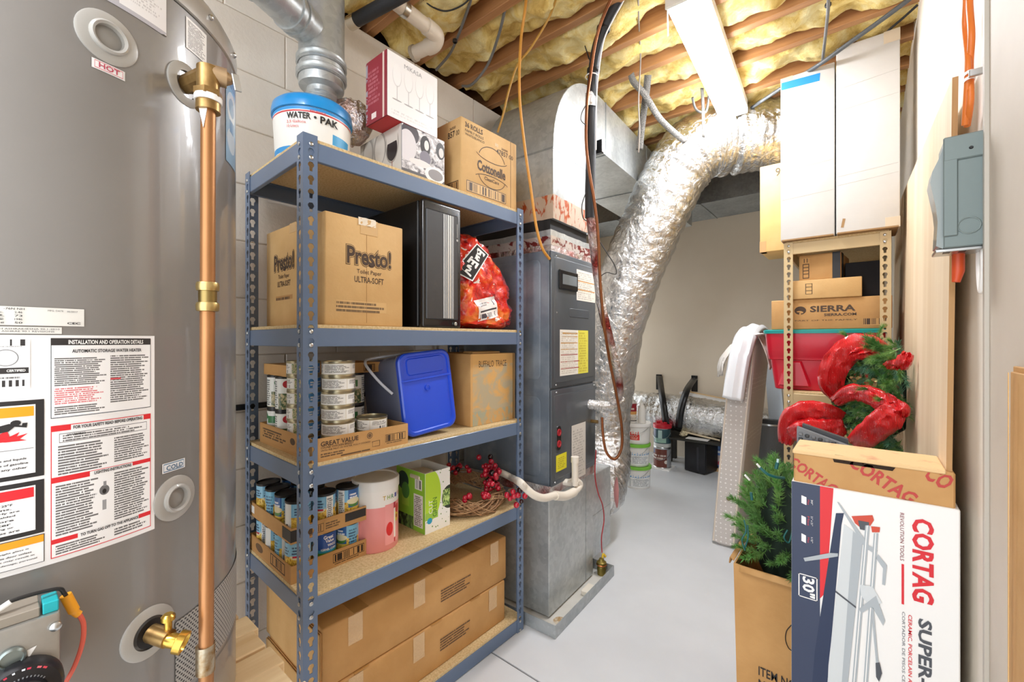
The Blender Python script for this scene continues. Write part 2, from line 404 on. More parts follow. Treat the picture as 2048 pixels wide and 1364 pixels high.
# second dark service bay by the block wall
# ceiling light: white wraparound fixture
def lamp(loc, rz, label, L=1.04, W=.15):
    t = thing('ceiling_light', label, 'light', loc, rz, 'ceiling light strips')
    fin(mbox(-W / 2, W / 2, 0, L, .022, .07, .004), 'housing', WPLAST, t)
    bm = B(); G = []
    for i in range(2):
        row = []
        for j in range(13):
            a = math.pi * j / 12; row.append((-W / 2 * math.cos(a) * (1.0 if 0 < j < 12 else .98), .012 + (L - .024) * i, .0215 - .0215 * min(1, 1.5 * math.sin(a))))
        G.append(row)
    sheet(bm, G); d = fin(bm, 'diffuser', emis('lit_diffuser', 'f6f9ff', LAMP_STRENGTH), t, 40)
    for y in (0, L):
        fin(mbox(-W / 2, W / 2, y - (.0 if y else .012), y + (.012 if y else 0), -.002, .05, .004), 'end_cap', WPLAST, t)
    fin(mbox(-.018, .018, -.022, -.012, .02, .05, .003), 'bracket', STEEL, t)
    return t
LP = at(1405, 0, Z=2.565)
lamp((-.535, 1.70, 2.565), R_(3.2), 'lit white LED strip light fixed under the joists beside the silver duct')
lamp((-.55, -1.28, 2.565), R_(0), 'lit white LED strip light on the joists behind the viewer')
# ================================================================ water heater
TX, TY, TR, TZ = -1.119, .016, .325, .56
TANKP = mat('grey_tank_enamel', '827f7c', 0.32, 0.15, coat=0.5, col2='888582', vs=3, spec=.6)
TRIM = mat('grey_port_plastic', 'a5a29c', 0.35, coat=.3)
wh = thing('water_heater', 'tall grey gas water heater with white instruction labels, at the left edge', 'water heater', (TX, TY, TZ))
def tp(phi, z, dr=0.0): a = R_(phi); return Vector(((TR + dr) * math.cos(a), (TR + dr) * math.sin(a), z - TZ))
def tmx(phi, z, dr=0.0):
    a = R_(phi); n = Vector((math.cos(a), math.sin(a), 0)); r = Vector((-math.sin(a), math.cos(a), 0)); u = Vector((0, 0, 1))
    m = Matrix.Identity(4); o = tp(phi, z, dr)
    for i in range(3): m[i][0], m[i][1], m[i][2], m[i][3] = r[i], u[i], n[i], o[i]
    return m
lathe_ = lambda prof, mtl, name, par, n=28, mx=None, sm=40: fin(lathe(B(), prof, n, mx), name, mtl, par, sm)
lathe_([(0, 0), (TR - .004, 0), (TR, .004), (TR, 1.795 - TZ)], TANKP, 'tank_jacket', wh, 96)
lathe_([(TR - .006, 1.794 - TZ), (TR - .006, 1.799 - TZ)], BLACKM, 'lid_seam', wh, 96)
lathe_([(TR - .002, 1.798 - TZ), (TR + .002, 1.80 - TZ), (TR + .002, 1.835 - TZ), (TR - .006, 1.85 - TZ), (.2, 1.87 - TZ), (0, 1.88 - TZ)], mat('grey_lid_enamel', 'b3b0ab', .3, .2, coat=.4), 'lid', wh, 96)
lathe_([(.076, 1.86 - TZ), (.076, 2.02 - TZ), (.06, 2.05 - TZ)], GALV, 'draft_hood', wh, 32)
for ph in (44, 62, 80): fin(lathe(B(), [(.005, 0), (.005, .002), (.003, .004), (0, .0045)], 10, tmx(ph, 1.825, .002)), 'lid_screw', STEEL, wh, 40)
def patch(name, m, p0, p1, z0, z1, dr=.0008, n=None, par=wh):
    n = n or max(2, int(abs(p1 - p0) / 1.5)); bm = B()
    sheet(bm, [[tp(p0 + (p1 - p0) * j / n, z, dr) for j in range(n + 1)] for z in (z0, z1)])
    return fin(bm, name, m, par, nrm=False, smooth=30)
def ctext(s, m, p0, p1, z0, z1, dr=.0024, bold=.02, par=wh, shear=0):
    return text(s, m, par, (0, 0, 0), XR, ZU, 1, 1, bold, shear, fmap=lambda a, b: tp(p0 + (p1 - p0) * a, z0 + (z1 - z0) * b, dr))
# ports
def port(phi, z, r, nm, plug=True):
    mx = tmx(phi, z)
    f = lathe_([(r, -.006), (r, .001), (r - .002, .0022), (r * .62, .0035)], TRIM, nm, wh, 40, mx)
    if plug:
        fin(lathe(B(), [(r * .63, .003), (r * .63, .007), (r * .56, .009), (r * .47, .007), (r * .45, .0)], 32, mx), 'port_ring', TRIM, f, 40)
        fin(lathe(B(), [(r * .46, .0006), (r * .3, .002), (0, .0035)], 24, mx), 'port_plug', mat('port_plug_plastic', '8d8a85', .3), f, 40)
    return f
port(15.2, 1.676, .0345, 'hot_port'); port(31.0, 1.012, .0345, 'cold_port')
dr_ = port(24.0, .826, .037, 'drain_port', False); tpf = port(34.6, 1.675, .034, 'relief_port', False)
fin(lathe(B(), [(.020, .0056), (0, .0058)], 24, tmx(24.0, .826)), 'port_hole', BLACKM, dr_, nrm=False)
# stickers
LW = mat('label_white', 'efeeee', .35, coat=.3); LK = mat('label_black', '262426', .4); LR = mat('label_red', 'd8242e', .4); LO = mat('label_orange', 'f2a01e', .4)
LG = mat('label_grey', 'e2e0da', .35)
patch('energy_label', print_mat('energy_label_print', 'dedde0', [('rect', 0, 1, 0, .03, '55504c'), ('ell', .45, .2, .6, .35, 'b9b8c0'), ('rect', .55, 1, .1, 1, 'ecebec'), ('lines', .6, .95, .3, .9, 9, 'c9c7c9', .5)], .2, .5), 4, 28.4, 1.728, 1.792)
patch('patent_label', print_mat('patent_print', 'efeeec', [('lines', .08, .92, .06, .94, 20, '55514e', .42, 26)], .4), 34.4, 42.4, 1.736, 1.787)
patch('hot_badge', LW, 12.2, 18.6, 1.6275, 1.6405); patch('hot_badge_rim', print_mat('hot_rim', 'efeeee', [('rect', .03, .97, .06, .94, 'c85060'), ('rect', .045, .955, .13, .87, 'efeeee')], .4), 12.5, 18.3, 1.6283, 1.6397, .0014)
ctext('HOT', mat('hot_ink', 'b8455a', .5), 13.4, 17.4, 1.6304, 1.6376)
patch('cold_badge', print_mat('cold_rim', 'efeeee', [('rect', .05, .95, .08, .92, '4a7496'), ('rect', .07, .93, .17, .83, 'efeeee')], .4), 27.3, 34.0, 1.0555, 1.0705)
ctext('COLD', mat('cold_ink', '3a617f', .5), 28.2, 33.1, 1.059, 1.0665)
bs_ = patch('blue_sticker', print_mat('blue_sticker_print', '8fb4d2', [('ell', .5, .75, .42, .2, 'd5e1ea'), ('ell', .5, .75, .28, .12, '7fa8cb'), ('ell', .5, .32, .4, .16, 'cddbe6'), ('rect', .3, .7, .42, .58, '5f8fbd')], .3, .3), 54, 66, 1.60, 1.75)
# rating plate and certificate strips
patch('rating_plate', LG, -16, 10.9, 1.2785, 1.3012)
for i, s in enumerate(('-76N NH', '2.46', '73', '1946', '50')): ctext(s, LK, (-1.3 if i == 0 else .2), (1.6 if i < 1 else 1.3), 1.2972 - .0042 * i, 1.2996 - .0042 * i, bold=.01)
for i, s in enumerate(('k', '2', 'S', 'Psig')): ctext(s, LK, -3.0, -1.2, 1.2930 - .0042 * i, 1.2954 - .0042 * i, bold=.01)
ctext('MFG. DATE', LK, 5.0, 7.4, 1.2966, 1.2986, bold=0); ctext('05/2017', LK, 8.0, 9.7, 1.2962, 1.2982, bold=0); ctext('CEC', LK, 8.0, 10.2, 1.2808, 1.2836, bold=.03)
patch('compliance_strip', LG, -16, 7.2, 1.2684, 1.2768)
ctext('COMPLIED WITH ASHRAE/IESNA 90.1-2010', LK, -7, 6.8, 1.2732, 1.2752, bold=0); ctext('AS PREVIOUS ASHRAE 90.1 REVISIONS', LK, -6, 6.0, 1.2702, 1.2722, bold=0)
# the large instruction label
patch('instruction_label', LW, -18, 25.3, .977, 1.2668, n=40)
P0, P1 = 5.46, 24.28
RL = '2b292b'
patch('operation_details', print_mat('operation_details_print', 'efeeee', [
    ('rect', 0, 1, 0, 1, '3a4652'), ('rect', .006, .994, .009, .991, 'efeeee'), ('rect', 0, 1, .91, 1, RL),
    ('lines', .03, .5, .40, .76, 14, RL, .36, 75), ('lines', .03, .47, .17, .38, 8, 'd24a55', .42, 75), ('lines', .03, .5, .04, .15, 4, RL, .36, 75),
    ('lines', .54, .97, .13, .78, 22, RL, .36, 75), ('rect', .54, .65, .44, .462, 'd24a55')], .4, .3), P0, P1, 1.161, 1.263, .0014)
ctext('INSTALLATION AND OPERATION DETAILS', WHITE, 8.2, 22.4, 1.2552, 1.2608, bold=.03); ctext('AUTOMATIC STORAGE WATER HEATER', LK, 8.8, 22.0, 1.2440, 1.2485, bold=.025)
patch('safety_instructions', print_mat('safety_print', 'efeeee', [
    ('rect', 0, 1, 0, 1, 'd8242e'), ('rect', .008, .992, .006, .994, 'efeeee'),
    ('rect', 0, .17, .955, 1, 'd8242e'), ('rect', .91, 1, .955, 1, 'd8242e'),
    ('rect', .07, .95, .865, .935, RL), ('rect', .074, .946, .869, .931, 'efeeee'), ('lines', .1, .92, .872, .928, 3, RL, .4, 90),
    ('lines', .06, .52, .62, .85, 11, RL, .36, 70), ('lines', .58, .97, .64, .85, 11, RL, .36, 70),
    ('rect', 0, .34, .565, .605, 'd8242e'), ('rect', .78, 1, .575, .605, 'd8242e'), ('rect', 0, 1, .603, .608, 'd8242e'),
    ('lines', .04, .42, .16, .55, 19, RL, .36, 70), ('lines', .58, .97, .16, .56, 20, RL, .36, 70),
    ('ell', .48, .43, .05, .04, '6a6a6c'), ('ell', .48, .42, .02, .02, '1e1e20'), ('rect', .46, .50, .27, .35, '9a9a9c'), ('rect', .47, .5, .46, .5, '8a8a8c'),
    ('rect', 0, .23, .105, .14, 'd8242e'), ('rect', .85, 1, .105, .14, 'd8242e'), ('lines', .04, .5, .02, .095, 4, RL, .36, 70), ('lines', .58, .95, .03, .095, 3, RL, .36, 70)], .4, .3), P0, P1, .9836, 1.1515, .0014)
ctext('FOR YOUR SAFETY READ BEFORE OPERATING', LK, 9.0, 22.2, 1.1448, 1.1492, bold=.03); ctext('WARNING:', LK, 8.0, 11.2, 1.1369, 1.1393, bold=.03)
ctext('LIGHTING INSTRUCTIONS', LK, 12.6, 19.8, 1.0800, 1.0842, bold=.03); ctext('TO TURN GAS OFF TO THE APPLIANCE', LK, 10.2, 21.3, 1.0022, 1.0062, bold=.03)
# warning panels left of it
patch('certificate', print_mat('certificate_print', 'f4f4f4', [('bar', .3, .93, .86, .99, 22, RL), ('ring', .66, .62, .17, .16, '8a8a8c', .06), ('lines', .5, .95, .84, .86, 1, RL), ('rect', .3, .98, .30, .42, '2b292b'), ('lines', .3, .95, .2, .26, 1, RL), ('bar', .5, .92, .04, .17, 9, RL)], .35, .3), -7.6, 2.41, 1.202, 1.262, .0014)
ctext('CERTIFIED', WHITE, -.9, 1.75, 1.2222, 1.2252, bold=.03)
def warn(z0, z1, colour, nm, p1=4.47, rim=LK):
    patch(nm + '_border', rim, -17, p1, z0, z1, .0013); patch(nm, LW, -17, p1 - 1.3, z0 + .0055, z1 - .0055, .0019)
    patch(nm + '_band', colour, -17, p1 - 1.55, z1 - .0195, z1 - .0075, .0022)
warn(1.0913, 1.1868, LO, 'vapour_warning'); warn(1.0205, 1.0868, LR, 'scald_warning')
patch('caution_border', LK, -17, 4.5, .9835, 1.0185, .0013); patch('caution_panel', LW, -17, 4.38, .9842, 1.0178, .0016); patch('caution_band', LO, -17, 4.38, 1.009, 1.0178, .0019)
# pictogram: flame and fleeing figure
def cpoly(name, m, pts, dr=.0026):
    bm = B(); bm.faces.new([bm.verts.new(tp(a, z, dr)) for a, z in pts]); return fin(bm, name, m, wh, nrm=False)
cpoly('flame_sign', LR, [(-6, 1.138), (1.9, 1.138), (.9, 1.1405), (2.05, 1.1465), (.5, 1.144), (.9, 1.149), (-.5, 1.1445), (-.8, 1.152), (-2.5, 1.1468), (-3.5, 1.155), (-5, 1.15), (-6, 1.156)])
cpoly('figure_sign', LK, [(-2.6, 1.149), (-.6, 1.151), (.2, 1.156), (1.9, 1.1535), (2.0, 1.1595), (1.3, 1.1595), (1.2, 1.1565), (.4, 1.1585), (-.6, 1.160), (-1.9, 1.158), (-3.2, 1.163), (-4, 1.159), (-2.2, 1.154)], .0028)
bm = B(); bm.faces.new([bm.verts.new(tp(.35 + .75 * math.cos(k * .5236), 1.1603 + .0034 * math.sin(k * .5236), .0029)) for k in range(12)]); fin(bm, 'figure_sign', LK, wh, nrm=False)
patch('sign_rule', LK, -17, 2.9, 1.1276, 1.1281, .0026)
for i, s in enumerate(('vapors and liquids', 'or use of gasoline', 'is or any other')): ctext(s, LK, -3.6, 2.2 - .35 * (i == 0) - .1 * i, 1.1140 - .0055 * i, 1.1174 - .0055 * i, bold=.02)
for i, (s, e) in enumerate((('over 125°F', -.1), ('burns.', -.2), ('elderly are', .9), ('ng scalded', .3), ('before', .1), ('water', -.3), ('bathing or', .1), ('valves are', .9))): ctext(s, LK, -3.8, e, 1.0610 - .0046 * i, 1.0636 - .0046 * i, bold=.02)
for i, s in enumerate(('burner or sight glass is', 'Burner access door unless', 'instructions may result in', 'or property damage, personal')): ctext(s, LK, -5.5, 2.2 + .4 * i, 1.0035 - .0046 * i, 1.0057 - .0046 * i, bold=.015, shear=.1)
# air intake screen
m, nt, p = _new('perforated_steel'); tcx = nd(nt, 'ShaderNodeUVMap'); mp = nd(nt, 'ShaderNodeMapping'); mp.inputs['Scale'].default_value = (58, 22, 1)
nt.links.new(tcx.outputs[0], mp.inputs[0]); br = nd(nt, 'ShaderNodeTexBrick'); br.offset = .5; nt.links.new(mp.outputs[0], br.inputs['Vector'])
br.inputs['Scale'].default_value = 1; br.inputs['Brick Width'].default_value = .9; br.inputs['Row Height'].default_value = .9; br.inputs['Mortar Size'].default_value = .22; br.inputs['Mortar Smooth'].default_value = 0
br.inputs['Color1'].default_value = br.inputs['Color2'].default_value = lin('1c1c1e'); br.inputs['Mortar'].default_value = lin('a3a09b')
nt.links.new(br.outputs[0], p.inputs['Base Color']); p.inputs['Roughness'].default_value = .45
patch('air_screen', m, 31, 112, .70, .815, .0012)
patch('jacket_seam', mat('seam_grey', '75726e', .5), 30, 112, .688, .690, .0012)
# temperature and pressure relief valve with its copper discharge pipe
PX, PY = -.793 - TX, .215 - TY
s0 = tp(34.6, 1.675, 0)
valve = fin(cyl(cyl(cyl(B(), s0, (PX, PY, 1.675 - TZ), .014, n=8), (PX, PY, 1.648 - TZ), (PX, PY, 1.686 - TZ), .0155, n=20), (PX, PY, 1.640 - TZ), (PX, PY, 1.650 - TZ), .0195, n=6), 'relief_valve', BRASS, wh, 35)
hd = Vector((math.cos(R_(75)), math.sin(R_(75)), 0))
q = Vector((PX, PY, 1.678 - TZ))
fin(cyl(cyl(B(), q, q + hd * .024, .0145, n=20), q + hd * .024, q + hd * .032, .011, .006, n=20), 'valve_bonnet', mat('pale_bronze', 'b59a78', .45, .8), valve, 35)
bm = B(); box(bm, -.0015, .0015, -.006, .006, -.013, .013, .001, mx=Matrix.Translation(q + hd * .036 + Vector((.004, 0, -.004))) @ Matrix.Rotation(R_(15), 4, 'Z') @ Matrix.Rotation(R_(12), 4, 'X')); fin(bm, 'valve_lever', STEEL, valve)
fin(cyl(B(), (PX, PY, 1.632 - TZ), (PX, PY, 1.641 - TZ), .0185, n=20), 'thread_tape', WHITE, valve, 35)
fin(cyl(B(), (PX, PY, 1.618 - TZ), (PX, PY, 1.633 - TZ), .0165, n=20), 'pipe_collar', BRASS, valve, 35)
bm = B(); poly(bm, [(PX - .002 + .0118 * c, PY - .0118 * s, z - TZ) for c, s, z in ((.2, .98, 1.618), (.95, .3, 1.618), (.75, .66, 1.588))], (.001, -.001, 0)); fin(bm, 'pipe_tag', WHITE, valve)
dp = fin(cyl(B(), (PX, PY, 1.62 - TZ), (PX - .004, PY - .004, .02 - TZ), .0100, n=24, caps=True), 'discharge_pipe', COPPER, wh, 40)
GOLD = mat('bright_brass', 'c4ac74', .28, .9)
for z in (1.3440, 1.3125): fin(lathe(B(), [(.0100, -.0075), (.0145, -.0065), (.0155, -.003), (.0155, .003), (.0145, .0065), (.0100, .0075)], 24, Matrix.Translation((PX - .0006, PY - .0006, z - TZ))), 'coupling_ring', GOLD, dp, 40)
fin(cyl(B(), (PX - .0006, PY - .0006, 1.315 - TZ), (PX - .0006, PY - .0006, 1.342 - TZ), .0122, n=24), 'coupling', mat('worn_brass', '9b8654', .35, 1.0), dp, 40)
fin(cyl(B(), (PX - .003, PY - .003, .742 - TZ), (PX - .003, PY - .003, .785 - TZ), .0128, n=24), 'solder_joint', mat('solder_stained_copper', '9a7440', .4, 1.0, col2='c2b9a4', vs=60), dp, 40)
# drain valve
mx = tmx(24.0, .826)
dv = fin(cyl(B(), mx @ Vector((0, 0, .004)), mx @ Vector((.004, -.006, .034)), .0125, n=18), 'drain_valve', BRASS, wh, 40)
q = mx @ Vector((.006, -.009, .040)); dd = (mx.to_3x3() @ Vector((.45, -.35, .9))).normalized()
GB = mat('shiny_yellow_brass', 'cfa94e', .25, .9)
aa = dd.to_track_quat('Z', 'Y').to_matrix().to_4x4(); aa.translation = q
fin(lathe(B(), [(.008, -.012), (.010, -.004), (.010, .004), (.0155, .006), (.0155, .016), (.0125, .0165), (.011, .012), (.009, .010), (0, .009)], 26, aa), 'hose_outlet', GB, dv, 40)
fin(lathe(B(), [(.005, 0), (.005, .012), (.009, .014), (.009, .02), (.006, .023), (0, .023)], 10, Matrix.Translation(mx @ Vector((.006, .006, .030)))), 'drain_stem', GB, dv, 40)
# gas control valve
gp = at(121, 1215, X=TX + TR + .062); gx = TX + TR + .062
zt = at(121, 1222, X=gx).z; zb = at(121, 1338, X=gx).z; yr = gp.y
SILV = mat('cast_aluminium', 'b9b9b6', .38, .85, col2='a9a9a6', vs=20)
gc = fin(mbox(TR - .005, TR + .062, yr - TY - .13, yr - TY, zb - TZ - .03, zt - TZ, .003, 2), 'gas_control', SILV, wh, 40)
lx = TR + .0625
def gput(px, py): v = at(px, py, X=gx); return Vector((lx, v.y - TY, v.z - TZ))
for q in ((111, 1252), (110, 1336)): fin(lathe(B(), [(.0052, 0), (.0052, .002), (.003, .004), (0, .0045)], 14, fmat(gput(*q), YR, ZU)), 'cover_screw', STEEL, gc, 40)
fin(lathe(B(), [(.011, 0), (.011, .004), (.009, .006), (.0085, .003), (0, .003)], 22, fmat(gput(23, 1314), YR, ZU)), 'test_plug', mat('test_plug_steel', '8e9896', .3, .8), gc, 40)
dk = gput(40, 1378); dmx = fmat(dk, YR, ZU)
kn = fin(lathe(B(), [(.034, 0), (.034, .012), (.031, .018), (.021, .020), (.020, .028), (0, .028)], 40, dmx), 'temperature_dial', mat('dial_black', '17161a', .3), gc, 40)
for k, (a, ww, c) in enumerate(((128, 5, 'dfe3ea'), (112, 5, 'c93550'), (100, 4, 'dfe3ea'), (86, 5, 'dfe3ea'), (78, 6, 'c93550'), (62, 7, 'e06a72'), (52, 7, 'd2404e'))):
    bm = B(); pts = [dmx @ Vector((r * math.cos(R_(t)), r * math.sin(R_(t)), .0185 if r < .031 else .0178)) for r, t in ((.023, a - ww / 2), (.0305, a - ww / 2), (.0305, a + ww / 2), (.023, a + ww / 2))]
    bm.faces.new([bm.verts.new(v) for v in pts]); fin(bm, 'dial_mark', mat('dial_ink_' + c, c, .5), kn, nrm=False)
for k in range(15):
    a = 150 - k * 8; bm = B(); pts = [dmx @ Vector((r * math.cos(R_(a + e)), r * math.sin(R_(a + e)), .0207)) for r, e in ((.0205, -1.6), (.0228, -1.6), (.0228, 1.6), (.0205, 1.6))]
    bm.faces.new([bm.verts.new(v) for v in pts]); fin(bm, 'dial_tick', mat('dial_tick_grey', '8f9196', .5), kn, nrm=False)
bm = B(); tpos = gput(62, 1304); bm.faces.new([bm.verts.new(tpos + Vector((.0004, y, z))) for y, z in ((-.003, .004), (.0045, .0055), (-.002, -.006))]); fin(bm, 'pointer_mark', WHITE, gc, nrm=False)
zt_ = zt - TZ; yy = yr - TY
bk = fin(mbox(TR + .02, TR + .058, yy - .062, yy - .016, zt_, zt_ + .011, .001), 'terminal_block', mat('terminal_brown', '8c8376', .5), gc)
fin(mbox(TR + .03, TR + .058, yy - .014, yy - .001, zt_, zt_ + .013, .001), 'teal_terminal', mat('teal_plastic', '19a3ab', .35), gc)
fin(box(box(B(), TR + .02, TR + .062, yy - .13, yy - .075, zt_, zt_ + .022, .003), TR + .03, TR + .062, yy - .075, yy - .064, zt_, zt_ + .018, .002), 'igniter_bracket', SILV, gc)
fin(mbox(TR + .015, TR + .055, yy - .13, yy - .078, zt_ + .022, zt_ + .04, .006), 'igniter_button', BLACKM, gc)
# thermocouple lead
w0 = Vector((TR + .045, yy - .05, zt_ + .014)); d_ = TX + TR + .03
def gq(px, py, dx=.03): v = at(px, py, X=TX + TR + dx); return Vector((TR + dx, v.y - TY, v.z - TZ))
fin(tube(B(), catmull([w0, w0 + Vector((0, .014, .009)), gq(112, 1178, .04), gq(128, 1186, .035), gq(133, 1194)], 6), .0022, 8), 'black_lead', WIREB, gc, 40)
fin(tube(B(), [w0 + Vector((.002, -.004, 0)), w0 + Vector((.002, .012, .009))], .003, 8), 'white_sleeve', WHITE, gc, 40)
fin(tube(B(), catmull([gq(131, 1190), gq(143, 1212), gq(150, 1224), gq(158, 1229)], 4), [.0056] * 8 + [.0042] * 5, 10), 'yellow_connector', mat('amber_plastic', 'f0a423', .4), gc, 40)
fin(tube(B(), catmull([gq(157, 1227), gq(167, 1248), gq(165, 1285), gq(150, 1330), gq(128, 1372), gq(110, 1410)], 6), .0026, 8), 'red_lead', mat('salmon_wire', 'd8604c', .45), gc, 40)
bm = B(); pts = [at(220, 1364, X=0) for _ in range(1)]
patch('access_door', mat('access_door_grey', '8b8884', .35, .2), -12, 22, .58, .742, .003)
# ---- timber stand under the heater
PINE = wood_mat('pale_pine', 'd9b583', 'efd6aa', 1, .6, 6)
st = thing('timber_stand', 'pale pine plank stand carrying the grey water heater', 'stand', (TX, TY, 0))
xs = -.36
for k, (wd, e) in enumerate(((.082, .39), (.082, .40), (.082, .385), (.082, .402), (.082, .388), (.082, .395), (.082, .38), (.082, .40))):
    fin(mbox(xs + .002, xs + wd - .002, -.42, e, .518, .556 - (.004 if k % 2 else 0), .003), 'plank', PINE, st); xs += wd
for y0 in (-.40, -.02, .34): fin(mbox(-.35, .29, y0, y0 + .04, .42, .517, .003), 'bearer', PINE, st)
for x0 in (-.35, .20):
    for y0 in (-.36, .30): fin(mbox(x0, x0 + .088, y0, y0 + .038, 0, .42, .003), 'leg', PINE, st)
# ---- flue above the heater
vp = thing('flue_vent', 'galvanised steel flue pipe with side branch and foil-wrapped end above the block wall corner', 'vent pipe', (-1.5, .75, 2.0))
fin(lathe(B(), [(.076, .62), (.076, .265), (.078, .25)], 40), 'upper_pipe', GALV, vp, 40)
for z in (.60, .245, .20): fin(lathe(B(), [(.078, -.014), (.084, -.010), (.080, -.003), (.084, .002), (.084, .010), (.078, .016)], 40, Matrix.Translation((0, 0, z))), 'pipe_collar', GALV, vp, 40)
fin(lathe(B(), [(.076, .26), (.076, .165), (.074, .158), (.05, .150)], 40), 'tee_body', GALV, vp, 40)
fin(lathe(B(), [(.05, .155), (.049, .10)], 32), 'reducer', GALV, vp, 40)
for z in (.125, .112): fin(lathe(B(), [(.05, -.008), (.056, -.004), (.052, 0), (.056, .004), (.05, .008)], 36, Matrix.Translation((0, 0, z))), 'band_clamp', GALV, vp, 40)
fin(lathe(B(), [(.051, .10), (.05, .07), (.047, .05)], 30), 'lower_pipe', mat('dusty_steel', 'b0a89c', .5, .6), vp, 40)
bm = B(); lathe(bm, [(0, -.085), (.03, -.08), (.06, -.05), (.074, -.015), (.074, .015), (.062, .045), (.035, .065), (0, .07)], 40)
for v_ in bm.verts:
    k = noise.noise(v_.co * 38) * .016 + noise.noise(v_.co * 90) * .007; v_.co *= 1 + k / max(.02, v_.co.length)
fin(bm, 'foil_cap', foil_mat('crumpled_foil', 'ece8e6', 40, 1.0, .2, 'd2b4aa'), vp, 25, loc=(.03, .10, .075))
br0, br1 = Vector((-.0, -.02, .34)), Vector((.34, -.70, .30)); dv_ = (br1 - br0)
bp = fin(cyl(B(), br0, br1, .058, n=32), 'branch_pipe', GALV, vp, 40)
for t in (.12, .16, .34, .38, .6):
    q = br0 + dv_ * t; fin(cyl(B(), q, q + dv_.normalized() * .014, .064, n=32), 'branch_collar', GALV, bp, 40)
fin(tube(B(), catmull([br1, br1 + Vector((.03, -.04, 0)), Vector((TX + 1.5, TY - .75, .20)), Vector((TX + 1.5, TY - .75, .03))], 6), .058, 24), 'branch_elbow', GALV, vp, 40)
# ================================================================ blue shelving unit
SX, SY, SR = -1.181, .538, R_(-1.74)
SW, SD, SH = .939, .459, 1.83
ZB = [1.8127, 1.2949, .9061, .5426, .0545]; ZT = [z + .010 for z in ZB]
def S(lx, ly, z):
    c, s = math.cos(SR), math.sin(SR); return Vector((SX + lx * c - ly * s, SY + lx * s + ly * c, z))
BLUE = mat('blue_grey_steel_paint', '627591', .42, .1, coat=.25)
OSB = mat('particle_board', 'd9c193', .8, col2='b99a66', vs=150, lo=.4, hi=.75, bump=.05, bs=200)
sh = thing('steel_shelving_unit', 'blue-grey slotted steel shelving unit with five particle-board shelves', 'shelving', S(0, 0, 0), SR)
def post_mesh(H, FW, pitch, T=.002, z0=.02):
    bm = B(); n = int((H - 2 * z0) / pitch)
    hole = [(-.0042, -.0125), (.0042, -.0125), (.0047, -.002), (.0085, .003), (.0085, .0075), (.004, .0135), (-.004, .0135), (-.0085, .0075), (-.0085, .003), (-.0047, -.002)]
    def plate(f, zs):     # f(u,v,t)
        pass
    for fl in (0, 1):
        def P(u, z, t): return (t, u, z) if fl == 0 else (u, t, z)
        cx = FW * .55; zc0 = (H - n * pitch) / 2
        for t0 in (0, 1):
            t = T * t0
            def q(a, b, c, d): bm.faces.new([bm.verts.new(P(x, z, t)) for x, z in (a, b, c, d)])
            q((0, 0), (FW, 0), (FW, zc0), (0, zc0)); q((0, H - zc0), (FW, H - zc0), (FW, H), (0, H))
            for k in range(n):
                za = zc0 + k * pitch; zb = za + pitch; zm = (za + zb) / 2
                hp = [(cx + x, zm + z) for x, z in hole]
                out = [(cx - .0042, za), (cx + .0042, za), (FW, za), (FW, zm), (FW, zb - .006), (cx + .004, zb), (cx - .004, zb), (0, zb - .006), (0, zm), (0, za)]
                out = [(0.35 * FW, za), (0.75 * FW, za), (FW, za), (FW, zm), (FW, zb), (.75 * FW, zb), (.35 * FW, zb), (0, zb), (0, zm), (0, za)]
                for i in range(10):
                    j = (i + 1) % 10; q(hp[i], hp[j], out[j], out[i])
        for k in range(n):
            zm = zc0 + (k + .5) * pitch; hp = [(cx + x, zm + z) for x, z in hole]
            for i in range(10):
                j = (i + 1) % 10
                bm.faces.new([bm.verts.new(p) for p in (P(*hp[i], 0), P(*hp[j], 0), P(*hp[j], T), P(*hp[i], T))])
        bm.faces.new([bm.verts.new(p) for p in (P(FW, 0, 0), P(FW, H, 0), P(FW, H, T), P(FW, 0, T))])
    bmesh.ops.remove_doubles(bm, verts=bm.verts[:], dist=1e-6)
    return bm
pm = fin(post_mesh(SH, .040, .0375), 'post', BLUE, sh, nrm=False)
pm.location = (-SD, 0, 0)
for x, y, a in ((0, 0, 90), (0, SW, 180), (-SD, SW, 270)):
    link('post', pm.data, sh, (x, y, 0), (0, 0, R_(a)))
rv0 = fin(lathe(B(), [(.0058, 0), (.0058, .0016), (.004, .0032), (0, .0036)], 12), 'rivet', STEEL, None, 40); rvm = rv0.data; bpy.data.objects.remove(rv0)
fr = mbox(-.016, -.0025, .004, SW - .004, -.052, 0, .0015); box(fr, -.034, -.016, .004, SW - .004, -.004, -.002)
fb = fin(fr, 'long_beam', BLUE, None); sr = mbox(.004, SD - .004, .0025, .016, -.052, 0, .0015); box(sr, .004, SD - .004, .016, .034, -.004, -.002); sb = fin(sr, 'short_beam', BLUE, None)
bd = fin(mbox(-SD + .006, -.006, .006, SW - .006, 0, .012, .001), 'shelf_board', OSB, None)
fbm, sbm, bdm = fb.data, sb.data, bd.data
for o in (fb, sb, bd): bpy.data.objects.remove(o)
for z in ZB:
    link('long_beam', fbm, sh, (0, 0, z)); link('long_beam', fbm, sh, (-SD, SW, z), (0, 0, math.pi))
    link('short_beam', sbm, sh, (-SD, 0, z)); link('short_beam', sbm, sh, (0, SW, z), (0, 0, math.pi))
    link('shelf_board', bdm, sh, (0, 0, z - .002))
    for dz in (-.010, -.0475):
        for y in (.022, SW - .022): link('rivet', rvm, sh, (.0002, y, z + dz), (0, math.pi / 2, 0))
        for x in (-.022, -SD + .022): link('rivet', rvm, sh, (x, -.0002, z + dz), (math.pi / 2, 0, 0))
